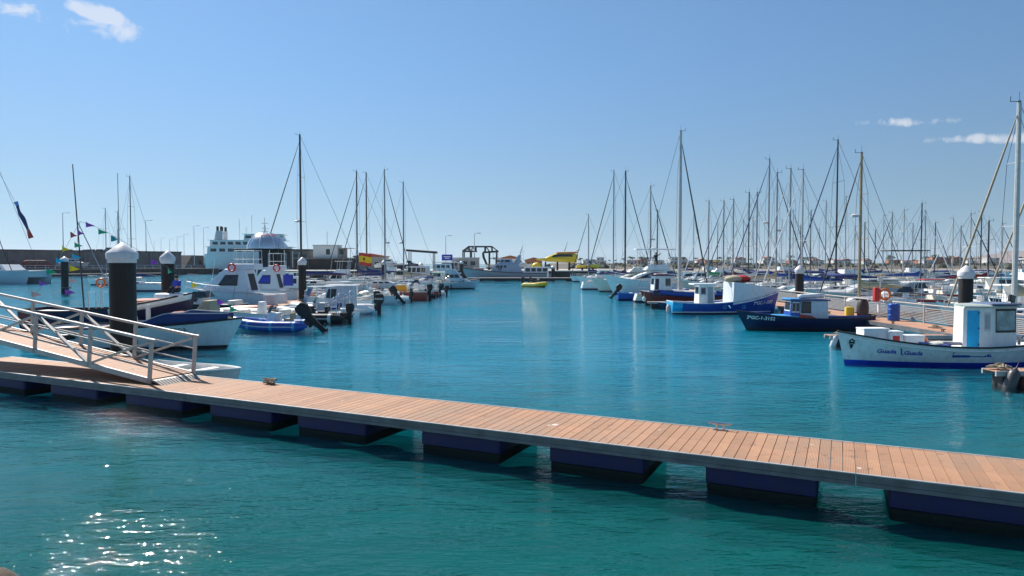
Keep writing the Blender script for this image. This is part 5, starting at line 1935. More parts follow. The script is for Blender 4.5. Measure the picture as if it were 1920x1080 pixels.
root, H_ = motorboat('faded red and white open boat between the arch inflatable and the end of the row', (-8.3, 77.4), (-13.6, 77.4), hull=m_bred, boot=None, style='open', group=GLf, rail=False, eng=.8, stripe=m_white)
motorboat('white cuddy boat with blue canopy between two inflatables near the row end', (-8.9, 83.4), (-14.2, 83.4), style='cuddy', canopy=m_blue, group=GLf, eng=.8)
rib('dark grey inflatable just beyond the pale blue flybridge cruiser', (-9.2, 104.0), (-15.0, 104.0), tube=m_grey, hull=m_lgrey, console=m_white, seat=m_dark, eng=.9, arch=True)
motorboat('yellow striped white boat far along the left row', (-9.2, 111.6), (-15.8, 111.6), style='hardtop', stripe=m_yellow, group=GLf, eng=.9)
motorboat('cream open boat far along the left row', (-9.4, 120.6), (-15.6, 120.6), hull=m_offwhite, style='open', group=GLf, eng=.9)
motorboat('low black hulled boat lying in front of the swallow logo cruiser', (-19.9, 50.6), (-25.6, 50.6), hull=m_dark, boot=None, style='cuddy', cabin=m_lgrey, group='motor boats behind the left walkway', fbk=.9)
for k, (px_, Y_, z_, sx_, mt_, lab) in enumerate(((-17.75, 60.6, .5, .5, m_orange, 'orange gear bin on the left walkway'), (-18.0, 66.0, .5, .5, m_blue, 'blue gear bin on the left walkway'), (-18.2, 71.5, .5, .6, m_wpaint, 'white gear bin on the left walkway'), (-17.9, 77.0, .5, .6, m_red, 'dark red gear bin on the left walkway'))):
    crate(lab, px_, Y_, z_, sx_, sx_, .6, mt_, .2 * k, 'bin', True, 'gear_bin')

# --- white cruisers behind the left walkway
def cruiser(label, stern, bow, hull, stripe_txt, win_mat, lift=1.0, group='white cabin cruisers on the left'):
    root, L = place('cabin_cruiser', label, 'cabin cruiser', stern, bow, group)
    B = L * .36
    H = Hull(L, B, 1.25, 1.3, 1.75, tr=.9, rake=1.1, fine=2.4, flare=1.0)
    make_hull(root, H, hull, m_dark, .1, deck=m_lgrey, drop=.05, gun=m_lgrey, gr=.035)
    z0 = 1.3
    c, F = house(root, 'cabin', -L * .22, L * .32, B * .84, z0, z0 + 1.95 * lift, hull, fr=L * .26, br=.45, tum=.14, w_front=B * .6, bevel=.06)
    window(c, F['port'], .30, .72, .36, .7, m_dark, win_mat)
    window(c, F['star'], .28, .70, .36, .7, m_dark, win_mat)
    window(c, F['front'], .08, .92, .3, .85)
    window(c, F['back'], .2, .8, .1, .8, None, m_dark, 'opening_shade_panel')  # solid dark panel, its colour stands for the shade inside the cockpit entrance
    zt = z0 + 1.95 * lift
    q, FQ = house(root, 'flybridge', -L * .26, L * .0, B * .7, zt - .02, zt + .42, hull, fr=.3, br=.02, tum=.08, bevel=.05)
    fr = MB()
    for x in (-L * .25, -L * .05):
        for sd in (1, -1):
            fr.tube((x, sd * B * .32, zt), (x, sd * B * .3, zt + 1.5), .022, n=5)
        fr.tube((x, -B * .3, zt + 1.5), (x, B * .3, zt + 1.5), .022, n=5)
    for sd in (1, -1):
        fr.tube((-L * .25, sd * B * .3, zt + 1.5), (-L * .05, sd * B * .3, zt + 1.5), .022, n=5)
        fr.tube((-L * .25, sd * B * .31, zt + .8), (-L * .05, sd * B * .31, zt + .8), .018, n=5)
    fr.build('rail_frame', m_steel, q, True)
    MB().box(-L * .48, -L * .24, -B * .4, B * .4, z0 - .4, z0 - .34).build('cockpit_sole', m_teak, root)
    pulpit(root, H, .55, .5)
    return root, H, c, F, zt


root, H_, c, F, zt = cruiser('white cabin cruiser with dark side window and swallow logo on the left', (-18.9, 56.2), (-26.9, 56.2), M('bluish_white_gelcoat', (.60, .66, .74), .35, var=.05, stain=.1), None, m_glass)
lifering(root, -.35, 1.25, zt + .12, m_bred, .28)
fq = [Vector(q) for q in F['port']]
lg = MB()
lg.quadpanel(F['port'], .40, .60, .80, .815, .014, .004)
lg.quadpanel(F['port'], .62, .80, .815, .83, .014, .004)
a_, b_, c_, d_ = fq
def FP(u, v):
    return (a_ * (1 - u) + b_ * u) * (1 - v) + (d_ * (1 - u) + c_ * u) * v + Vector((0, .018, 0))
lg.add([FP(.34, .86), FP(.40, .80), FP(.48, .84), FP(.41, .82), FP(.42, .78), FP(.39, .81)], [(0, 1, 5), (1, 2, 3), (1, 3, 4), (1, 4, 5)])
lg.build('logo', m_navy, c)
root, H_, c, F, zt = cruiser('white cruiser with bright blue windows behind the swallow logo cruiser', (-19.35, 62.3), (-25.2, 62.3), M('warm_white_gelcoat', (.72, .73, .74), .35, var=.06, stain=.15), None, m_rblue, .92)
lifering(root, -1.2, 1.15, zt + .2, m_bred, .28)
MB().box(-2.6, -1.7, .9, .96, 1.7, 2.7).build('blue_side_curtain', m_rblue, root)

# excursion boat with shiny dome
root, L = place('excursion_boat', 'excursion boat with black canopy and large silver dome on top', 'excursion boat', (-24.2, 76.0), (-33.5, 76.0))
HD = Hull(L, 3.6, 1.5, 1.5, 2.0, tr=.9, rake=.8)
make_hull(root, HD, m_white, m_navy, .15, deck=m_lgrey, drop=.1, gun=m_lgrey)
c, F = house(root, 'deck_house', -3.2, 2.6, 3.0, 1.4, 3.3, m_wpaint, fr=.8, br=.1, tum=.1)
for k in range(5):
    window(c, F['port'], .12 + .16 * k, .24 + .16 * k, .4, .85)
ps = MB()
for x in (-4.0, -2.4, -.6, 1.2):
    for y in (-1.4, 1.4):
        ps.tube((x, y, 3.25), (x, y, 5.15), .05, n=6)
ps.build('canopy_post', m_steel, root, True)
cp = MB().rbox(-4.4, 1.6, -1.6, 1.6, 5.15, 5.32, .2).build('canopy', m_dark, root, True)
MB().box(-3.8, -1.2, -1.3, 1.3, 3.3, 5.1).build('upper_shelter', M('tarred_black', (.03, .03, .035), .8), root)
dm = MB().lathe([(2.05, 0), (2.02, .35), (1.85, .8), (1.5, 1.25), (1.0, 1.6), (.45, 1.78), (.03, 1.82)], (-1.5, 0, 5.32), 24)
dm = dm.build('dome', M('silver_dome', (.62, .65, .68), .22, metal=.75, var=.08), root, True)
rb = MB()
for k in range(8):
    a = math.pi * 2 * k / 8
    rb.path([(-1.5 + math.cos(a) * r2, math.sin(a) * r2, 5.32 + z2 + .02) for r2, z2 in ((2.05, 0), (2.02, .35), (1.85, .8), (1.5, 1.25), (1.0, 1.6), (.45, 1.78))], .04, 5)
rb.build('dome_rib', m_white, dm, True)
MB().lathe([(1.25, 1.44), (1.08, 1.57)], (-1.5, 0, 5.34), 24, caps=False).build('dome_band', M('pink_red', (.6, .16, .18), .5), dm, True)
for x in (-3.2, -.4):
    MB().tube((x, 1.5, 3.3), (x - .3, 1.5, 6.4), .02).build('antenna', m_wire, root)

# --- sailing boats on the left
for px, ty, d, hd, L_, r__, fl, rad, lab in (
        (565, 255, 80, 180, 13.5, .13, 'dark', .42, 'sailboat with the tallest dark mast on the left and a radar dome'),
        (670, 322, 104, 180, 12.5, .11, 'dark', None, 'sailboat with dark mast left of the red and yellow flag'),
        (688, 325, 111, 180, 12.5, .11, 'dark', None, 'sailboat whose mast rises straight above the red and yellow flag'),
        (722, 320, 91, 0, 9.5, .1, 'dark', .36, 'sailboat with mast beside the piling right of the flag'),
        (757, 343, 95.5, 180, 9.0, .1, None, .4, 'sailboat with the rightmost of the tall masts on the left')):
    X = (px - 960) * d / FPX
    top = CAM_H + (494 - ty) * d / FPX
    if px in (722, 757):
        X = (px - 960) * d / FPX
    sailboat(X, d, hd, L_, top, lab, mast=m_mastk if px < 700 else m_mast, r=r__, furl=fl, radar=rad, group='sailboats on the left', cover=m_navyc if px != 757 else m_beige)
for px, ty, d, lab in ((247, 332, 92, 'distant sailboat with slim dark mast between the two left pilings'), (200, 392, 118, 'distant sailboat with thin mast left of the nearest piling'), (223, 398, 128, 'distant sailboat with thin mast behind the nearest piling')):
    X = (px - 960) * d / FPX
    sailboat(X, d, 180, 8.0, CAM_H + (494 - ty) * d / FPX, lab, mast=m_mastk if px == 247 else m_mast, r=.07, furl=None, group='sailboats on the left', cover_on=px == 247)

# --- motor boats behind the left walkway
for i, (X, Y, L_, st, hull, cn_, lab) in enumerate((
        (-23.2, 67.5, 6.6, 'cuddy', m_white, None, 'white cuddy boat behind the left walkway after the cruisers'),
        (-23.4, 72.0, 7.0, 'hardtop', m_white, None, 'white hardtop boat behind the left walkway'),
        (-23.6, 86.0, 7.4, 'cuddy', m_white, m_orange, 'white motorboat with orange canopy behind the left walkway'),
        (-23.6, 91.5, 7.4, 'fly', m_white, m_offwhite, 'white flybridge boat behind the left walkway'),
        (-23.8, 97.0, 7.2, 'cuddy', m_red, m_red, 'dark red motorboat with red canopy behind the left walkway'),
        (-23.8, 117.5, 7.6, 'cuddy', m_white, m_green, 'white motorboat with green canopy behind the left walkway'),
        (-24.0, 123.5, 8.2, 'hardtop', m_white, None, 'far white hardtop boat behind the left walkway'),
        (-24.0, 130.0, 8.2, 'fly', m_white, m_white, 'far white flybridge boat behind the left walkway'),
        (-24.0, 137.0, 8.0, 'cuddy', m_teal, m_navyc, 'far pale blue boat with navy canopy behind the left walkway'),
        (-33.5, 100.0, 8.0, 'hardtop', m_white, None, 'white hardtop boat alone beyond the second row on the left'),
        (-35.5, 112.0, 8.0, 'cuddy', m_offwhite, m_beige, 'cream boat with beige canopy beyond the second row on the left'))):
    motorboat(lab, (X + L_ / 2, Y), (X - L_ / 2, Y), hull=hull, style=st, canopy=cn_, stripe=(None, m_navy, None)[i % 3], group='motor boats behind the left walkway')

# dark flat canopy on posts (solar roof of a houseboat)
root, L = place('houseboat', 'houseboat with a dark flat roof on posts right of the sail masts', 'houseboat', (-14.2, 131.0), (-22.5, 131.0))
HE = Hull(L, 3.4, 1.2, 1.2, 1.5, tr=.9, rake=.6)
make_hull(root, HE, m_wpaint, m_dark, .12, deck=m_lgrey, gun=m_lgrey)
c, F = house(root, 'deck_house', -2.5, 2.2, 2.6, 1.1, 3.2, m_wpaint, fr=.4, br=.05, tum=.08)
for k in range(4):
    window(c, F['port'], .1 + .2 * k, .25 + .2 * k, .45, .85)
ps = MB()
for x in (-3.4, 1.2):
    for y in (-1.3, 1.3):
        ps.tube((x, y, 1.1), (x, y, 5.9), .09, n=6)
ps.build('post', m_dark, root, True)
rfb = MB().hexa([(-3.9, -1.7, 5.6), (1.7, -1.7, 6.0), (1.7, 1.7, 6.0), (-3.9, 1.7, 5.6), (-3.9, -1.7, 6.0), (1.7, -1.7, 6.4), (1.7, 1.7, 6.4), (-3.9, 1.7, 6.0)]).build('flat_roof', M('weathered_dark_roof', (.07, .06, .055), .8, var=.4), root)

# flag on a staff
fl = thing('national_flag', 'red yellow and red striped flag flying among the boats on the left', 'flag', AT(673, 545, 98).to_tuple())
gz0 = fl.location.z
MB().tube((0, 0, -1.2), (0, 0, AT(673, 470, 98).z - gz0), .025, n=6).build('staff', m_mast, fl, True)
zt, zb_ = AT(676, 474, 98).z - gz0, AT(676, 497, 98).z - gz0
def flagpt(u, v):
    return (.03 + 1.85 * u, .12 * math.sin(u * 7 + v) * u, zb_ + (zt - zb_) * v - .14 * u + .05 * math.sin(u * 6))
for v0, v1, mt_, nm in ((0, .25, m_bred, 'red_stripe'), (.25, .75, M('flag_yellow', (.85, .55, .01), .7), 'yellow_stripe'), (.75, 1, m_bred, 'red_stripe')):
    g = [[flagpt(i / 14, v0 + (v1 - v0) * j / 3) for j in range(4)] for i in range(15)]
    o = MB().loft(g, ring_closed=False, caps=False).build(nm, mt_, fl, True)
    if nm == 'yellow_stripe':
        g = [[tuple(Vector(flagpt(.32 + .16 * i / 4, .4 + .22 * j / 3)) + Vector((0, -.02, 0))) for j in range(4)] for i in range(5)]
        MB().loft(g, ring_closed=False, caps=False).build('arms', M('arms_brown', (.25, .08, .02), .7), o)

# --- cross pontoon at the far left and catamaran
o = thing('cross_pontoon', 'wooden pontoon end seen through the gangway railing on the left', 'pontoon')
MB().box(-46, -24.4, 30.4, 33.2, .44, .5).build('decking', m_wdeck, o)
for y in (30.35, 33.2):
    MB().box(-46, -24.35, y, y + .05, .28, .505).build('edge_beam', m_beam, o)
for k in range(4):
    MB().rbox(-45 + k * 5.4, -42.4 + k * 5.4, 30.5, 33.1, -.3, .29, .08).build('float', m_float, o, True)
root = thing('catamaran', 'pale grey blue catamaran with flat wide hull at the far left', 'catamaran', (-96.5, 129, 0), 0.0)
for y in (-3.2, 3.2):
    Hc = Hull(15, 2.0, 2.0, 2.2, 2.55, tr=.85, rake=.4, fine=3.2, flare=.4)
    b = hull_band(Hc, lambda t: -.4, lambda t: Hc.zs(t), 3)
    o = b.build('hull', m_teal, root, True)
    o.location.y = y
MB().box(-6, 6.6, -3.4, 3.4, 1.1, 2.2).build('bridge_deck', m_teal, root, bevel=.1)
MB().box(-6.5, 6.9, -4.1, 4.1, 2.2, 2.32).build('deck', m_lgrey, root)
c, F = house(root, 'saloon', -4, 3, 5.4, 2.3, 3.5, m_white, fr=1.2, br=.2, tum=.3)
window(c, F['star'], .1, .9, .3, .75)
mt0, mt1 = Vector((-2.0, 0, 2.3)), Vector((-3.2, 0, 30))
MB().path([mt0, mt1], .14, 8).build('mast', m_mastk, root, True)
MB().path([(7.3, 0, 2.5), mt1], .03, 5).build('forestay', m_wire, root)
MB().path([(4.2, -3, 2.4), (2.4, -3, 7.0), (.8, -3, 12.5)], .07, 6).build('flag_pole', m_mastk, root, True)
# pennant flown along the forestay
cm = Vector((-96.5, 129, 0))
fa, fb_ = cm + Vector((7.3, 0, 2.5)), cm + mt1
p0 = AT(28, 378, 128)
p1_ = AT(52, 445, 127)
pn = thing('pennant', 'long narrow blue pennant with a red tail hanging at far left', 'pennant', p0.to_tuple())
def pen(u, v):
    q = (p1_ - p0) * u
    w_ = .75 + .1 * math.sin(u * 9)
    return (q.x + (v - .5) * w_ * .9, .25 * math.sin(u * 11 + v * 2), q.z + (v - .5) * w_ * .4 + .12 * math.sin(u * 17))
for u0, u1, mt_, nm in ((0, .12, m_sky, 'pale_end'), (.12, .78, m_navyc, 'blue_body'), (.78, 1.0, m_bred, 'red_tail')):
    g = [[pen(u0 + (u1 - u0) * i / 8, j / 3) for j in range(4)] for i in range(9)]
    MB().loft(g, ring_closed=False, caps=False).build(nm, mt_, pn, True)
MB().path([(0, 0, 0), tuple(AT(-60, 215, 129) - p0)], .03, 4).build('halyard', m_wire, pn)

# --- bunting
FC = {'red': m_bred, 'purple': M('purple_cloth', (.28, .07, .5), .8), 'green': M('green_cloth', (.0, .38, .2), .8), 'yellow': M('yellow_cloth', (.85, .62, .02), .8), 'cyan': M('cyan_cloth', (.0, .42, .7), .8), 'pink': M('pink_cloth', (.75, .42, .38), .8), 'teal': M('teal_cloth', (.02, .32, .36), .8)}
def bunting(label, pts, flags, d0, d1, end=None):
    o = thing('bunting', label, 'bunting', AT(pts[0][0], pts[0][1], d0).to_tuple())
    P = [AT(x, y, d0 + (d1 - d0) * i / (len(pts) - 1)) - Vector(o.location) for i, (x, y) in enumerate(pts)]
    if end is not None:
        P.append(Vector(end) - Vector(o.location))
    MB().path(P, .008, 4).build('cord', m_wire, o)
    random.seed(len(pts))
    for (x, y, col), i in zip(flags, range(99)):
        d = d0 + (d1 - d0) * (i + 1) / (len(flags) + 1)
        p = AT(x, y, d) - Vector(o.location)
        a = random.uniform(-.5, .5)
        s_ = .36
        g = []
        for k in range(5):
            u = k / 4
            wv = .07 * math.sin(u * 5 + a * 9)
            g.append([p + Vector((s_ * (u - .5) * math.cos(a), s_ * (u - .5) * math.sin(a) + wv, s_ * .42 * (1 - u) - .05 * u)), p + Vector((s_ * (u - .5) * math.cos(a), s_ * (u - .5) * math.sin(a) + wv + .01, -s_ * .42 * (1 - u) - .06 * u))])
        MB().loft(g, ring_closed=False, caps=False).build('flag', FC[col], o, label=col + ' triangular flag')
    return o


bunting('bunting of coloured triangle flags running down to the right behind the nearest piling', [(150, 415), (192, 430), (230, 452), (290, 487), (365, 530), (438, 575)], [(168, 421, 'purple'), (192, 434, 'green'), (215, 447, 'teal'), (290, 491, 'purple'), (318, 508, 'green'), (365, 534, 'yellow'), (415, 566, 'purple'), (438, 579, 'green')], 32.5, 30.2)
bunting('bunting of coloured triangle flags hanging straight down left of the nearest piling', [(150, 415), (146, 440), (143, 480), (136, 525), (126, 575)], [(151, 436, 'purple'), (146, 459, 'green'), (143, 481, 'cyan'), (140, 503, 'yellow'), (136, 525, 'pink'), (131, 547, 'purple')], 32.3, 32.5)
bunting('bunting of coloured triangle flags slanting down to the far left', [(150, 415), (123, 465), (97, 508), (67, 552), (55, 580)], [(138, 440, 'red'), (123, 466, 'yellow'), (112, 488, 'cyan'), (97, 509, 'green'), (80, 531, 'purple'), (68, 551, 'pink')], 32.0, 32.0)

# --- white skiff behind the end of the gangway
root, L = place('dinghy', 'small white dinghy moored behind the lower end of the gangway', 'dinghy', (-12.2, 22.35), (-8.2, 20.55))
HS = Hull(L, 1.5, .42, .40, .52, tr=.85, rake=.35)
make_hull(root, HS, m_wpaint, None, deck=m_offwhite, drop=.16, gun=m_white, gr=.035)
for x in (-.9, .5):
    MB().box(x - .14, x + .14, -.66, .66, .34, .38).build('thwart', m_wpaint, root)

# --- yellow inflatable under way with two people
rib('yellow inflatable boat with two people crossing the channel', (1.9, 111.0), (5.6, 108.6), tube=M('yellow_hypalon', (.72, .5, .03), .5, var=.15), hull=m_dark, console=m_dark, screen=False, seat=m_dark, eng=1.3, r=.33, group='inflatable boats')
person('person in dark clothes steering the yellow inflatable', (2.95, 110.3, .85), R(-32), sitting_bones(), m_person_d, m_person_d)
person('person in pale top seated forward in the yellow inflatable', (4.15, 109.55, .8), R(-32), sitting_bones(), m_lgrey, m_person_d)

# ================================================================== harbour works and background
m_stone = M('dark_quay_stone', (.05, .047, .045), .9, var=.45, scale=.6, bump=.6)
m_conc = M('old_concrete', (.20, .19, .18), .9, var=.3, scale=.5, stain=.4, stain_col=(.07, .065, .06))
m_conc2 = M('pale_concrete', (.45, .43, .39), .9, var=.2, scale=.4)
m_rock = M('lava_rock', (.055, .05, .047), .95, var=.6, scale=1.2, bump=.8)
m_house = M('whitewashed_wall', (.78, .76, .71), .8, var=.1, scale=.3, rnd=.08)
m_houseo = M('terracotta_wall', (.48, .22, .13), .85, var=.15, scale=.3, rnd=.15)
m_tile = M('terracotta_tile', (.40, .15, .08), .85, var=.25, scale=.6)
m_sand = M('pale_sand', (.34, .30, .25), .95, var=.15, scale=.1)
m_land = M('dry_ground', (.13, .11, .08), .95, var=.5, scale=.05)
m_leaf = M('palm_leaf', (.045, .07, .03), .8, var=.3, rnd=.2)
m_trunk = M('palm_trunk', (.16, .11, .07), .95, var=.3)
m_ylw = M('yellow_submarine_paint', (.82, .60, .02), .32, var=.08, coat=.2)
m_pgrey = M('patrol_grey', (.30, .40, .50), .45, var=.1, stain=.15)
m_pgreyl = M('patrol_hull_grey', (.36, .43, .47), .45, var=.1, stain=.15)
m_truss = M('black_steel', (.02, .02, .022), .6)

# ---- quay that closes the basin
q = MB()
q.box(-62, 21, 166, 215, -.8, 1.75)
struct(q.build('quay', m_stone))
q = MB()
q.box(-62.3, 21.3, 165.8, 215, 1.75, 1.95)
struct(q.build('quay_pavement', m_conc2))
o = thing('far_pontoon', 'far floating pontoon in front of the grey patrol boat', 'pontoon')
MB().box(-9.5, 15.5, 148.2, 150.6, .46, .62).build('decking', M('pale_planks', (.52, .40, .34), .8), o)
MB().box(-9.5, 15.5, 148.15, 150.65, .12, .45).build('edge_beam', m_dark, o)
for k in range(5):
    MB().rbox(-9 + k * 5.2, -6.4 + k * 5.2, 148.4, 150.4, -.3, .12, .1).build('float', m_float, o, True)
MB().bar((7.9, 150, .6), (7.9, 150, 2.1), .35, .35).build('service_pedestal', m_lgrey, o, bevel=.03)

# ---- grey patrol boat
root, L = place('patrol_boat', 'blue grey patrol boat moored at the far pontoon in the centre', 'patrol boat', (9.2, 155.5), (-11.6, 155.5))
HP = Hull(L, 4.6, 1.55, 1.6, 2.7, tr=.85, rake=1.8, fine=2.3, flare=.9)
make_hull(root, HP, m_pgreyl, m_dark, .15, deck=m_grey, drop=.08, gun=m_dark, gr=.08)
cxp = -1.2                               # local x = -(X + 1.2)
c, F = house(root, 'wheelhouse', -(2.6) - 1.2, 5.0 - 1.2 + .3, 3.4, 1.5, 3.6, m_pgrey, fr=1.6, br=1.2, tum=.2)
for u in (.45, .6, .74):
    window(c, F['port'], u - .35, u - .25, .6, .85)
window(c, F['front'], .1, .9, .5, .85)
c2_, F2_ = house(root, 'upper_bridge', -1.6, 2.0, 2.6, 3.55, 4.7, m_pgrey, fr=.7, br=.5, tum=.2)
window(c2_, F2_['port'], .1, .3, .4, .8)
window(c2_, F2_['port'], .4, .8, .4, .8)
window(c2_, F2_['front'], .1, .9, .4, .85)
MB().hexa([(-2.9, -.5, 3.5), (-1.4, -.5, 3.5), (-1.4, .5, 3.5), (-2.9, .5, 3.5), (-3.3, -.35, 5.6), (-2.6, -.35, 5.6), (-2.6, .35, 5.6), (-3.3, .35, 5.6)]).build('raked_mast_base', m_pgrey, root, bevel=.05)
mb = MB().path([(-2.95, 0, 5.5), (-3.6, 0, 7.6)], [.1, .04], 6)
for zz_ in (6.2, 6.8):
    mb.bar((-3.2, -.7, zz_), (-3.2, .7, zz_), .06, .06)
mb.build('mast', m_truss, root)
lifering(root, 1.55, 1.74, 2.6, m_dark, .33)
c3_, F3_ = house(root, 'stern_cabin', -9.4, -3.9, 3.4, 1.5, 2.9, m_wpaint, fr=.1, br=.1, tum=.1)
for k in range(4):
    window(c3_, F3_['port'], .06 + .24 * k, .24 + .24 * k, .28, .82, m_lgrey)
MB().rbox(5.2, 7.6, -1.0, 1.0, 2.05, 2.7, .2).build('deck_cover', M('pink_grey_cover', (.5, .34, .34), .8), root, True)
pulpit(root, HP, .6, .9)

# ---- red hulled workboat and quay buildings
root, L = place('workboat', 'dark red hulled workboat at the quay left of the patrol boat', 'workboat', (-20.4, 162.0), (-9.0, 162.0))
HW = Hull(L, 3.8, 1.75, 1.8, 2.4, tr=.8, rake=.9)
make_hull(root, HW, m_red, m_dark, .9, deck=m_grey, drop=.1, gun=m_lgrey, gr=.08)
c, F = house(root, 'wheelhouse', -3.5, .5, 2.6, 1.7, 3.6, m_wpaint, fr=.3, br=.1, tum=.1)
for k in range(3):
    window(c, F['star'], .1 + .3 * k, .32 + .3 * k, .5, .85)
o = thing('harbour_office', 'beige flat roofed harbour building on the quay left of centre', 'building', (-11.9, 176, 1.95))
MB().box(-3.6, 3.2, 0, 6, 0, 3.1).build('wall', m_conc2, o)
MB().box(-3.8, 3.4, -.2, 6.2, 3.1, 3.3).build('roof', m_lgrey, o)
for x in (-2.8, -.8, 1.2):
    w_ = MB().box(x, x + 1.2, -.04, .02, 1.1, 2.3).build('window', m_glass, o)
    MB().box(x - .08, x + 1.28, -.06, -.0, 1.0, 1.1).build('sill', m_lgrey, w_)
o = thing('fuel_kiosk', 'kiosk with a blue sign board on its roof', 'kiosk', (-16.2, 172, 1.95))
MB().box(-1.5, 1.4, 0, 2.4, 0, 1.9).build('wall', m_navyc, o)
MB().box(-3.6, 3.0, -.6, 3, 1.95, 2.15).build('canopy', m_white, o)
for x in (-3.3, 2.7):
    MB().bar((x, -.3, 0), (x, -.3, 1.95), .15, .15).build('post', m_white, o)
sg_ = MB().box(-1.5, 1.2, .2, .5, 2.5, 4.0).build('sign_board', m_rblue, o)
for k, (x0, x1, z0) in enumerate(((-1.05, .75, 3.35), (-.75, .45, 2.95))):
    MB().box(x0, x1, .17, .2, z0, z0 + .22).build('sign_line', m_white, sg_)
for x in (-1.2, .9):
    MB().bar((x, .35, 2.1), (x, .35, 2.5), .1, .1).build('sign_leg', m_lgrey, sg_)

# ---- boat hoist
hy = 181.0
hoist = thing('boat_hoist', 'black steel boat hoist frame standing behind the patrol boat', 'boat hoist', (-8.4, hy, 1.95))
def hz(py):
    return AT(900, py, hy).z - 1.95
def hx(px):
    return (px - 960) * hy / FPX + 8.4
for y in (0.0, 5.5):
    def bm(a, b_, w_=.28, nm='beam'):
        MB().bar((hx(a[0]), y, hz(a[1])), (hx(b_[0]), y, hz(b_[1])), w_, w_, (0, 1, 0)).build(nm, m_truss, hoist)
    bm((879, 462), (922, 462))
    bm((879, 462), (867, 471))
    bm((922, 462), (934, 471))
    bm((867, 471), (892, 471), .35)
    bm((905, 473), (934, 471), .4)
    bm((878, 463), (878, 471))
    bm((891, 463), (891, 471))
    bm((888, 463), (880, 470), .2, 'brace')
    bm((909, 463), (909, 473))
    bm((922, 463), (922, 472))
    bm((911, 463), (918, 472), .2, 'brace')
    for px, nm in ((868, 'leg'), (882, 'leg'), (917, 'leg'), (931, 'leg')):
        MB().bar((hx(px), y, .5), (hx(px), y, hz(471)), .3, .3).build(nm, m_truss, hoist)
    MB().path([(hx(905), y + .1, hz(474)), (hx(906), y + .1, hz(482)), (hx(912), y + .1, hz(496))], [.2, .25, .2], 6).build('boat_sling', m_truss, hoist, True)
    MB().bar((hx(868), y, hz(483)), (hx(882), y, hz(483)), .15, .15).build('cross_bar', m_truss, hoist)
    MB().bar((hx(917), y, hz(484)), (hx(931), y, hz(484)), .15, .15).build('cross_bar', m_truss, hoist)
    for px in (868, 882, 917, 931):
        MB().tube((hx(px), y - .2, .45), (hx(px), y + .2, .45), .45, n=12).build('wheel', m_black, hoist, True)
for px in (869, 892, 909, 932):
    MB().bar((hx(px), 0, hz(471)), (hx(px), 5.5, hz(471)), .3, .3).build('cross_beam', m_truss, hoist)

# ---- yellow boat on a cradle
ys = 178.0
sub = thing('yellow_boat', 'bright yellow excursion boat with orange roof propped up on the quay', 'boat', (11.6, ys, 1.95))
rings = []
for i in range(11):
    u = i / 10
    x = -4.9 + 9.6 * u
    wd = 1.5 * math.sin(math.pi * min(1, .12 + u * .62)) ** .7
    zb_ = 1.6 + .75 * (1 - u) ** 2.2
    zt_ = 2.6 + .25 * math.sin(math.pi * u)
    rings.append([(x, wd * .2, zb_), (x, wd * .85, zb_ + .3), (x, wd, zt_ - .25), (x, wd * .85, zt_), (x, -wd * .85, zt_), (x, -wd, zt_ - .25), (x, -wd * .85, zb_ + .3), (x, -wd * .2, zb_)])
sub.scale = (1.1, 1.1, 1.14)
MB().loft(rings).build('hull', m_ylw, sub, True)
rings = []
for i in range(13):
    u = i / 12
    x = -3.3 + 8.0 * u
    h = 1.45 * min(1, (u / .38)) ** .8 * (1 - .25 * max(0, u - .8) / .2) + .02
    wd = 1.2 * math.sin(math.pi * min(.5, .1 + u * .9)) ** .8
    rings.append([(x + .25 * h, wd, 2.5), (x + .25 * h, wd * .97, 2.5 + h * .5), (x + .25 * h, wd * .8, 2.5 + h * .85), (x + .25 * h, wd * .4, 2.5 + h), (x + .25 * h, -wd * .4, 2.5 + h), (x + .25 * h, -wd * .8, 2.5 + h * .85), (x + .25 * h, -wd * .97, 2.5 + h * .5), (x + .25 * h, -wd, 2.5)])
c = MB().loft(rings).build('cabin', m_ylw, sub, True)
for i0, i1 in ((3, 5), (5, 8), (8, 10)):
    g = [[Vector(rings[i][6]).lerp(Vector(rings[i][7]), .25) + Vector((0, -.04, 0)), Vector(rings[i][6]) + Vector((0, -.04, 0)), Vector(rings[i][6]).lerp(Vector(rings[i][5]), .8) + Vector((0, -.04, .01))] for i in range(i0, i1 + 1)]
    MB().loft(g, ring_closed=False, caps=False).build('window', m_glass, c, True)
g = [[Vector(rings[i][k]) + Vector((-.03, 0, .04)) for k in (3, 4)] for i in range(0, 5)]
MB().loft(g, ring_closed=False, caps=False).build('windscreen', m_glass, c, True)
MB().hexa([(-.2, -1.0, 3.93), (4.7, -1.0, 3.86), (4.7, 1.0, 3.86), (-.2, 1.0, 3.93), (.2, -.8, 4.12), (5.0, -.8, 4.22), (5.0, .8, 4.22), (.2, .8, 4.12)]).build('roof', M('orange_roof', (.72, .22, .06), .45), sub, bevel=.08)
MB().hexa([(4.2, -.15, 4.2), (5.0, -.15, 4.4), (5.0, .15, 4.4), (4.2, .15, 4.2), (5.2, -.12, 4.7), (5.8, -.12, 4.75), (5.8, .12, 4.75), (5.2, .12, 4.7)]).build('tail_fin', m_yellow, sub)
MB().path([(1.9, 0, 4.3), (2.6, 0, 6.5)], [.09, .03], 6).build('mast', m_truss, sub)
for x in (-2.6, .2, 3.0):
    MB().hexa([(x - .2, -1.2, 0), (x + .2, -1.2, 0), (x + .2, 1.2, 0), (x - .2, 1.2, 0), (x - .15, -.7, 1.9), (x + .15, -.7, 1.9), (x + .15, .7, 1.9), (x - .15, .7, 1.9)]).build('cradle', m_dark, sub)
MB().ell((-4.6, 0, .9), (1.3, 1.1, .9), 12, 8).build('front_pod', m_ylw, sub, True)
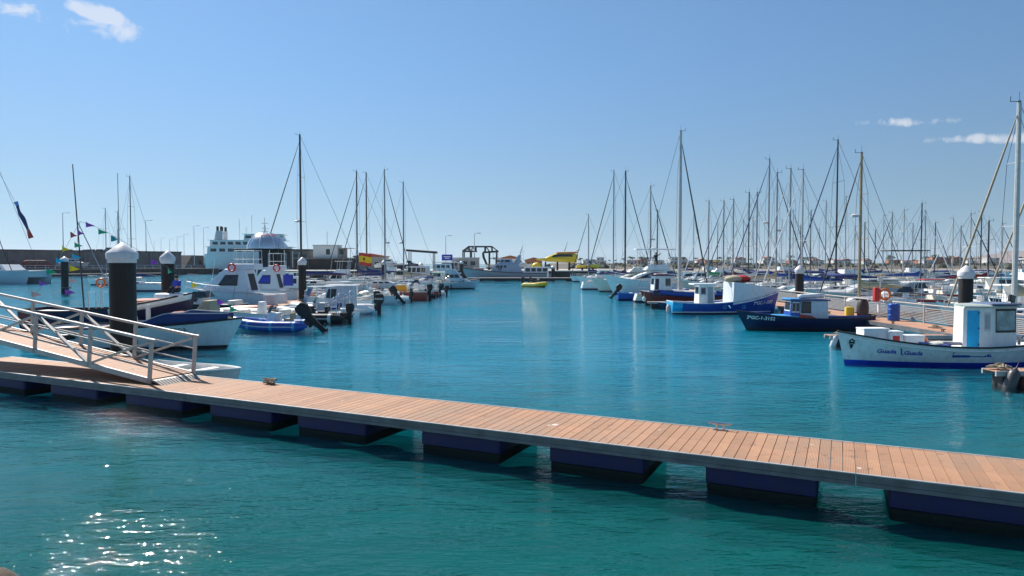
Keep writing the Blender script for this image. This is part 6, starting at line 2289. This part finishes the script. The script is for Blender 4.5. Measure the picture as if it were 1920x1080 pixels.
for k, (X, Y, L_, hull, lab) in enumerate(((19.2, 172.2, 6.0, m_ylw, 'lime yellow boat stored ashore right of the yellow excursion boat'), (2.0, 177.5, 6.5, m_white, 'white boat stored ashore left of the yellow excursion boat'), (-3.5, 186.0, 7.0, m_white, 'white boat stored ashore behind the patrol boat'), (-26.0, 172.0, 7.0, m_navy, 'navy boat stored ashore left of the kiosk'), (-31.5, 176.0, 7.5, m_white, 'white boat stored ashore among the left masts'))):
    rt, H_ = motorboat(lab, (X - L_ / 2, Y), (X + L_ / 2, Y), hull=hull, style=('cuddy', 'hardtop', 'fly')[k % 3], group='boats stored on the quay', rail=False)
    rt.location.z = 2.5
    for x in (-L_ * .25, L_ * .2):
        MB().box(x - .15, x + .15, -1.0, 1.0, -.55, .1).build('cradle', m_dark, rt)
# lamps and poles of the quay
def lamp(X, Y, base, h, label, arm=1.6, group='harbour lamp posts', side=1):
    o = thing('lamp_post', label, 'lamp post', (X, Y, base), 0, group)
    MB().path([(0, 0, 0), (0, 0, h)], [.16, .08], 8).build('pole', m_lgrey, o, True)
    MB().path([(0, 0, h - .1), (arm * .5 * side, 0, h + .1), (arm * side, 0, h + .12)], .06, 6).build('arm', m_lgrey, o, True)
    MB().rbox(min(arm * side, (arm + .9) * side), max(arm * side, (arm + .9) * side), -.16, .16, h + .02, h + .2, .1).build('lamp_head', m_grey, o, True)
    return o


lamp(-9.9, 180.0, 1.95, 9.6, 'slim lamp post in front of the boat hoist', .8)
lamp(-19.0, 196.0, 1.95, 9.6, 'slim lamp post left of the blue sign board', .8)
# clutter houses and a lattice mast on the far quay
for k, (X, Y, wx, hz_, mt_, lab) in enumerate(((-.5, 205, 6, 3.2, m_house, 'low white store house behind the patrol boat'), (6.5, 204, 5, 2.6, m_houseo, 'low store house with terracotta walls behind the patrol boat stern'), (-40, 192, 9, 3.6, m_conc2, 'low pale shed behind the left hand masts'))):
    o = thing('store_house', lab, 'building', (X, Y, 1.95))
    MB().box(-wx / 2, wx / 2, 0, 5, 0, hz_).build('wall', mt_, o)
    MB().prism([(-wx / 2 - .3, hz_), (wx / 2 + .3, hz_), (wx / 2 + .3, hz_ + .2), (0, hz_ + 1.0), (-wx / 2 - .3, hz_ + .2)], 'y', -.3, 5.3).build('roof', m_tile, o)
    for j in range(3):
        MB().box(-wx / 2 + .6 + j * wx * .3, -wx / 2 + 1.5 + j * wx * .3, -.04, .02, .9, 2.1).build('window', m_glass, o)
o = thing('signal_mast', 'lattice signal mast behind the patrol boat', 'mast', (2.9, 196, 1.95))
lm = MB()
for a in range(3):
    ca, sa = math.cos(a * 2.094), math.sin(a * 2.094)
    lm.path([(ca * .8, sa * .8, 0), (ca * .15, sa * .15, 6.5)], .06, 5)
for z in (1.5, 3, 4.5, 6):
    r__ = .8 - .1 * z
    lm.path([(math.cos(a * 2.094) * r__, math.sin(a * 2.094) * r__, z) for a in range(3)], .045, 4, closed=True)
lm.path([(0, 0, 6.3), (0, 0, 9)], .04, 5)
lm.bar((-1, 0, 5.2), (1, 0, 5.2), .08, .08)
lm.build('lattice', m_wpaint, o)

# ---- stone platform and white hut left of the flag
o = thing('pier_block', 'dark stone pier block carrying the white hut', 'pier', (-51.5, 190, 0))
MB().box(-9.5, 8.5, 0, 9, -.5, 4.9).build('stonework', m_stone, o)
MB().box(-9.7, 8.7, -.15, 9.2, 4.9, 5.3).build('coping', m_conc, o)
for k in range(5):
    MB().box(-8.8 + k * 3.6, -8.4 + k * 3.6, -.3, .0, -.3, 4.9).build('fender_pile', m_dark, o)
o = thing('pier_hut', 'white flat roofed hut with dark windows on the stone pier', 'building', (-51.5, 191.5, 5.3))
MB().box(-4.2, 2.6, 0, 5, 0, 3.4).build('wall', m_house, o)
MB().box(2.6, 4.2, .6, 5, 0, 2.6).build('annex_wall', m_conc2, o)
MB().box(-4.4, 2.8, -.2, 5.2, 3.4, 3.6).build('roof', m_conc2, o)
MB().box(2.6, 6.6, -.4, 5, 2.62, 2.75).build('canopy', m_grey, o)
for x in (-.6, 3.0):
    MB().box(x, x + 1.1, (-.04 if x < 2.5 else .56), (.04 if x < 2.5 else .64), .9, 2.4).build('window', m_glass, o)
MB().bar((6.3, -.2, 0), (6.3, -.2, 2.62), .12, .12).build('canopy_post', m_lgrey, o)
MB().path([(-.8, 2, 3.5), (-.8, 2, 7.4)], .06, 5).build('aerial', m_wire, o)
o = thing('pier_store', 'dark roofed store beside the white hut on the pier', 'building', (-62.5, 196, 0))
MB().box(-6, 4.5, 0, 6, -.5, 7.4).build('wall', m_conc, o)
MB().box(-6.3, 4.8, -.3, 6.3, 7.4, 7.8).build('roof', m_dark, o)
for k in range(4):
    MB().box(-5.2 + k * 2.4, -3.8 + k * 2.4, -.05, .05, 5.2, 6.4).build('window', m_glass, o)

# ---- harbour wall (breakwater) on the left with road and lamps
WA, WB = Vector((-190, 173, 0)), Vector((-104, 276, 0))
wd_ = (WB - WA).normalized()
wn2 = Vector((wd_.y, -wd_.x, 0))          # towards the basin
Lw = 105.0
wang = math.atan2(wd_.y, wd_.x)
hw = thing('harbour_wall', 'long dark concrete harbour wall on the left with regular buttresses', 'wall', WA.to_tuple(), wang)
MB().box(0, Lw, 0, 3, 1.9, 7.6).build('wall', m_conc, hw)
MB().box(-.1, Lw + .1, -.3, 3.2, 7.6, 8.1).build('coping', M('dark_coping', (.13, .12, .115), .9), hw)
bt = MB().box(-.4, .4, -.5, 0, 1.9, 7.59).mesh('buttress')
bt.materials.append(m_conc)
for k in range(int(Lw / 7)):
    p = bpy.data.objects.new('buttress', bt)
    COL.objects.link(p)
    p.parent = hw
    p.location = (3 + k * 7, 0, 0)
qy = MB().box(0, Lw + 6, -16, 0, -.8, 1.9).build('breakwater_quay', m_stone)
qy.location = WA
qy.rotation_euler = (0, 0, wang)
struct(qy)
rl = thing('quay_railing', 'pale railing along the harbour wall quay on the left', 'railing', WA.to_tuple(), wang)
for k in range(int(Lw / 2.6)):
    MB().bar((k * 2.6, -15.6, 1.9), (k * 2.6, -15.6, 3.1), .12, .12).build('post', m_lgrey, rl)
for z in (2.4, 3.1):
    MB().bar((0, -15.6, z), (Lw, -15.6, z), .1, .1).build('rail', m_lgrey, rl)
o = thing('visitor_pontoon', 'long low pontoon in front of the harbour wall on the left', 'pontoon', (WA + wn2 * 26).to_tuple(), wang)
MB().box(6, Lw - 15, 0, 2.4, .45, .65).build('decking', M('pale_planks', (.52, .40, .34), .8), o)
MB().box(6, Lw - 15, -.05, 2.45, .1, .44).build('edge_beam', m_dark, o)
for k in range(10):
    MB().rbox(8 + k * 11, 11 + k * 11, .2, 2.2, -.3, .1, .1).build('float', m_float, o, True)


def on_wall(px, off=1.5):
    k = (px - 960) / FPX
    A = WA - wn2 * off
    t = (k * A.y - A.x) / (wd_.x - k * wd_.y)
    return A + wd_ * t


for px, ty, lab in ((120, 400, 'tall lamp post on the harbour wall above the bunting'), (275, 414, 'lamp post on the harbour wall right of the nearest piling'), (222, 430, 'shorter lamp post on the harbour wall behind the nearest piling')):
    p = on_wall(px)
    lamp(p.x, p.y, 8.1, CAM_H + (494 - ty) * p.y / FPX - 8.1, lab)
for px, ty, d, i in ((303, 447, 470, 0), (319, 449, 440, 0), (333, 444, 420, 0), (346, 440, 380, 0), (365, 424, 300, 1), (383, 427, 310, 2), (290, 452, 520, 0)):
    lamp((px - 960) * d / FPX, d, 3.0, CAM_H + (494 - ty) * d / FPX - 3.0, ('small far lamp post along the breakwater road', 'lamp post left of the ferry, the taller of two', 'lamp post nearest the ferry on its left')[i])
# rocky end of the breakwater
random.seed(11)
rk = MB()
for k in range(150):
    t = random.random()
    X = -212 + 62 * t + random.uniform(-4, 4)
    Y = 322 + random.uniform(-9, 9)
    h = (7.5 + 2.5 * math.sin(t * 5)) * (1 - abs(Y - 322) / 14)
    s_ = random.uniform(1.2, 3.2)
    pts_ = [(X + s_ * random.uniform(.7, 1.2) * math.cos(a) * math.cos(b_), Y + s_ * random.uniform(.7, 1.2) * math.sin(a) * math.cos(b_), h + s_ * .8 * math.sin(b_)) for b_ in (-.9, 0, .8) for a in (0, 1.05, 2.1, 3.14, 4.2, 5.2)]
    rk.loft([pts_[0:6], pts_[6:12], pts_[12:18]])
mnd = MB().prism([(-17, -1), (17, -1), (6, 7.5), (-6, 7.5)], 'x', -216, -148)
mnd.v = [(x, y + 322, z) for x, y, z in mnd.v]
rk2 = mnd.build('rock_mound', m_rock)
struct(rk2)
rr = rk.build('breakwater_rocks', m_rock)
tag(rr, 'dark lava boulders heaped along the outer breakwater', 'rocks')
rr['kind'] = 'stuff'
# boats and vehicles ashore by the wall
p = on_wall(72, -7)
o = thing('parked_van', 'dark red van parked by the harbour wall on the left', 'van', (p.x, p.y, 1.95), wang)
rings = []
prof = [(-3.8, .5), (-3.8, 2.2), (-3.3, 2.75), (1.8, 2.75), (3.0, 1.75), (3.9, 1.5), (3.95, .5)]
MB().prism(prof, 'y', -1.1, 1.1).build('body', m_red, o, bevel=.12)
for x0, x1 in ((-2.9, -1.4), (-1.2, .3), (.5, 1.9)):
    MB().box(x0, x1, -1.13, -1.08, 1.75, 2.5).build('window', m_glass, o)
for x in (-2.5, 2.4):
    for y in (-1.0, 1.0):
        wl_ = MB().tube((x, y - .14, .45), (x, y + .14, .45), .45, n=14).build('wheel', m_black, o, True)
        MB().tube((x, y - .16, .45), (x, y + .16, .45), .22, n=10).build('rim', m_lgrey, wl_, True)
p = on_wall(140, -7)
rt, H_ = motorboat('large grey white motor yacht stored ashore by the harbour wall', (p.x - 5, p.y), (p.x + 5, p.y), hull=m_lgrey, style='hardtop', group='boats stored on the quay', rail=False, cabin=m_lgrey)
rt.location.z = 2.5
for x in (-2.5, 2.5):
    MB().box(x - .2, x + .2, -1.2, 1.2, -.6, .1).build('cradle', m_dark, rt)

# ---- ferry behind the breakwater
fx, fy = -117.0, 318.0
fer = thing('ferry', 'large white ferry with tall funnels behind the left hand boats', 'ferry', (fx, fy, 0), R(8))
HF = Hull(46, 14, 8.0, 8.0, 9.5, tr=.9, rake=4, fine=3.0)
make_hull(fer, HF, m_white, m_navy, 1.0, deck=m_lgrey, drop=.1)
for nm, x0, x1, z0, z1, w_, fr_ in (('main_deck', -22, 15, 7.9, 11.2, 12.5, 2.0), ('upper_deck', -21, 12, 11.2, 14.2, 11.5, 2.5), ('bridge_deck', -6, 11, 14.2, 17.0, 12.5, 1.5)):
    c, F = house(fer, nm, x0, x1, w_, z0, z1, m_wpaint, fr=fr_, br=.3, tum=.1, bevel=.1)
    n = 9 if nm != 'bridge_deck' else 4
    for k in range(n):
        window(c, F['star'], .04 + k * .95 / n, .04 + (k + .68) * .95 / n, .35, .78)
    window(c, F['front'], .05, .95, .35, .8)
    MB().box(x0 - .6, x1 + .3, -w_ / 2 - .3, w_ / 2 + .3, z1 - .02, z1 + .18).build('deck_edge', m_white, c)
for y in (-3.6, 3.6):
    fn = MB().hexa([(-20, y - 1.2, 10.6), (-15.5, y - 1.2, 10.6), (-15.5, y + 1.2, 10.6), (-20, y + 1.2, 10.6), (-18.4, y - .8, 18.6), (-15.6, y - .8, 18.6), (-15.6, y + .8, 18.6), (-18.4, y + .8, 18.6)]).build('funnel', m_lgrey, fer, bevel=.1)
    for x in (-17.9, -16.3):
        MB().tube((x, y, 18.5), (x, y, 20.6), .55, n=10).build('exhaust_pipe', m_dark, fn, True)
fm = MB().path([(2, 0, 16.9), (2, 0, 21.5)], [.7, .3], 8)
fm.path([(2, 0, 21.4), (2, 0, 25)], .15, 6)
for z in (18.5, 20, 22.3):
    fm.bar((2, -2.2, z), (2, 2.2, z), .25, .25)
    fm.bar((.5, 0, z), (3.6, 0, z), .25, .25)
fm.build('mast', m_lgrey, fer)
for x, z in ((-9, 24), (-6, 20.5), (-3.5, 26)):
    MB().tube((x, -1, 13.2), (x, -1, z), .12, n=5).build('aerial', m_lgrey, fer)

# ---- far shore on the right: land, beach, town, palms, mountain
ld = MB()
row0 = [(x, 335 + 6 * math.sin(x * .03) + max(0, (60 - x)) * .4, -.5) for x in range(22, 720, 12)]
row1 = [(x, y + 8, .9) for x, y, z in row0]
row2 = [(x, y + 40, 2.2) for x, y, z in row0]
row3 = [(x * 2.2, 860, 4.0) for x, y, z in row0]
ld.loft([row0, row1], ring_closed=False, caps=False)
struct(ld.build('beach', m_sand, None, True))
ld = MB()
ld.loft([row1, row2, row3, [(x, 1100, -1) for x, y, z in row3]], ring_closed=False, caps=False)
struct(ld.build('far_shore', m_land, None, True))


def house_far(X, Y, z, wx, wy, h, mt_, roof, label, rz):
    o = thing('shore_house', label, 'house', (X, Y, z), rz, 'houses on the far shore')
    MB().box(-wx / 2, wx / 2, 0, wy, -.6, h).build('wall', mt_, o)
    if roof == 'tile':
        MB().prism([(-wx / 2 - .4, h), (wx / 2 + .4, h), (0, h + 1.5)], 'y', -.4, wy + .4).build('roof', m_tile, o)
    else:
        MB().box(-wx / 2 - .15, wx / 2 + .15, -.15, wy + .15, h, h + .45).build('parapet', mt_, o)
    n = max(2, int(wx / 3))
    for lv in range(1 if h < 4.5 else 2):
        for k in range(n):
            x = -wx / 2 + wx * (k + .5) / n
            MB().box(x - .55, x + .55, -.06, .04, 1.0 + lv * 2.9, 2.3 + lv * 2.9).build('window', m_glass, o)
    return o


random.seed(23)
HOUSE_L = {('w', 0): 'low white house in the distant town beyond the right hand masts', ('w', 1): 'two storey white house in the distant town beyond the right hand masts', ('o', 0): 'low terracotta house in the distant town beyond the right hand masts', ('o', 1): 'two storey terracotta house in the distant town beyond the right hand masts'}
X = 70
while X < 640:
    wx = random.uniform(6, 13)
    two = random.random() < .25
    oc = random.random() < (.22 if X < 300 else .45)
    Y = random.uniform(600, 760)
    house_far(X, Y, 3.2, wx, 8, 5.9 if two else 3.3, m_houseo if oc else m_house, 'tile' if random.random() < .28 else 'flat', HOUSE_L[('o' if oc else 'w', int(two))], random.uniform(-.15, .15))
    X += wx * random.uniform(.6, 1.3)
# palms
fr_me = []
for v in range(3):
    random.seed(50 + v)
    b = MB()
    for k in range(13):
        a = 2 * math.pi * k / 13 + random.uniform(-.2, .2)
        up = random.uniform(.15, 1.0)
        ln = random.uniform(1.8, 2.5)
        P_ = [Vector((math.cos(a) * ln * t, math.sin(a) * ln * t, up * ln * t * (1 - t) * 1.6 - ln * .45 * t * t)) for t in (0, .25, .5, .75, 1)]
        sdv = Vector((-math.sin(a), math.cos(a), 0))
        for i in range(4):
            w0, w1 = .32 * math.sin(math.pi * (i * .25 * .9 + .08)), .32 * math.sin(math.pi * ((i + 1) * .25 * .9 + .08))
            b.add([P_[i] + sdv * w0 - Vector((0, 0, w0 * .5)), P_[i], P_[i + 1], P_[i + 1] + sdv * w1 - Vector((0, 0, w1 * .5))], [(0, 1, 2, 3)])
            b.add([P_[i] - sdv * w0 - Vector((0, 0, w0 * .5)), P_[i], P_[i + 1], P_[i + 1] - sdv * w1 - Vector((0, 0, w1 * .5))], [(3, 2, 1, 0)])
    me = b.mesh('crown')
    me.materials.append(m_leaf)
    fr_me.append(me)
tr_me = MB().path([(0, 0, -.3), (.1, 0, 2), (.05, 0, 4.6)], [.24, .17, .15], 6).mesh('trunk')
tr_me.materials.append(m_trunk)
random.seed(77)
for k in range(90):
    o = thing('palm_tree', 'palm tree with dark crown rising over the distant town', 'palm tree', (random.uniform(60, 600), random.uniform(520, 760), 2.6), random.uniform(0, 6), 'palms on the far shore')
    s_ = random.uniform(.8, 1.6)
    o.scale = (s_, s_, s_)
    t_ = bpy.data.objects.new('trunk', tr_me)
    COL.objects.link(t_)
    t_.parent = o
    c_ = bpy.data.objects.new('crown', fr_me[k % 3])
    COL.objects.link(c_)
    c_.parent = o
    c_.location = (.05, 0, 4.6)
# low scrub, walls and stored gear on the flat shore
random.seed(91)
sc_ = MB()
for k in range(900):
    X, Y = random.uniform(40, 480), random.uniform(348, 640)
    X *= Y / 480
    r__ = random.uniform(.8, 2.4)
    pts_ = [(X + r__ * random.uniform(.6, 1.3) * math.cos(a) * q_, Y + r__ * random.uniform(.6, 1.3) * math.sin(a) * q_, 1.2 + (Y - 348) * .005 + h_ * r__) for q_, h_ in ((1, -.3), (1.1, .35), (.5, .9)) for a in (0, 1.05, 2.1, 3.14, 4.2, 5.2)]
    sc_.loft([pts_[0:6], pts_[6:12], pts_[12:18]])
o = sc_.build('shore_scrub', M('dusty_scrub', (.07, .075, .045), .95, var=.5, scale=.2))
tag(o, 'low dusty scrub covering the flat far shore', 'scrub')
o['kind'] = 'stuff'
# mountain
mt = MB()
random.seed(5)
rows = []
def mh(x):
    if x < 4050:
        return 0
    k = min(1, (x - 4050) / 420)
    return 132 * k * k * (3 - 2 * k) + 26 * math.sin(x * .004) * k + 9 * math.sin(x * .021) * k
xs = list(range(4000, 9000, 60))
for f_, yy_ in ((0, 5300), (.25, 5550), (.7, 5850), (1.0, 6150), (.6, 6700), (0, 7400)):
    rows.append([(x + random.uniform(-10, 10), yy_ + random.uniform(-40, 40), mh(x) * f_ * random.uniform(.94, 1.04) - 2) for x in xs])
mt.loft(rows, ring_closed=False, caps=False)
struct(mt.build('mountain', M('dry_volcano', (.22, .14, .11), .95, var=.25, scale=.004), None, True))

# ---- seaweed covered rock at the lower left corner
rb = MB()
random.seed(8)
for c0, s_ in (((-6.15, 7.75, -.15), .42), ((-5.75, 7.55, -.2), .34), ((-6.6, 7.9, -.12), .45), ((-5.35, 7.25, -.25), .3)):
    nu, nv = 14, 8
    rg = []
    for j in range(nv + 1):
        b_ = -math.pi / 2 + math.pi * j / nv
        rg.append([(c0[0] + s_ * random.uniform(.86, 1.1) * math.cos(b_) * math.cos(2 * math.pi * i / nu), c0[1] + s_ * random.uniform(.86, 1.1) * math.cos(b_) * math.sin(2 * math.pi * i / nu), c0[2] + s_ * .7 * math.sin(b_)) for i in range(nu)])
    rb.loft(rg)
o = rb.build('shore_rock', M('weedy_rock', (.10, .07, .045), .9, var=.6, scale=9, bump=.9), None, True)
tag(o, 'brown weedy rock breaking the water in the lower left corner', 'rock')

# ---- sea haze
hz_ = MB().box(-6500, 9500, -600, 9200, -1.5, 190).build('haze', None)
hm = bpy.data.materials.new('sea_haze')
hm.use_nodes = True
hn = hm.node_tree
hn.nodes.remove(hn.nodes['Principled BSDF'])
pv = hn.nodes.new('ShaderNodeVolumePrincipled')
pv.inputs['Color'].default_value = (.86, .92, 1, 1)
pv.inputs['Density'].default_value = .00007
pv.inputs['Anisotropy'].default_value = .2
hn.links.new(pv.outputs[0], hn.nodes['Material Output'].inputs['Volume'])
hz_.data.materials.append(hm)
hz_['kind'] = 'stuff'
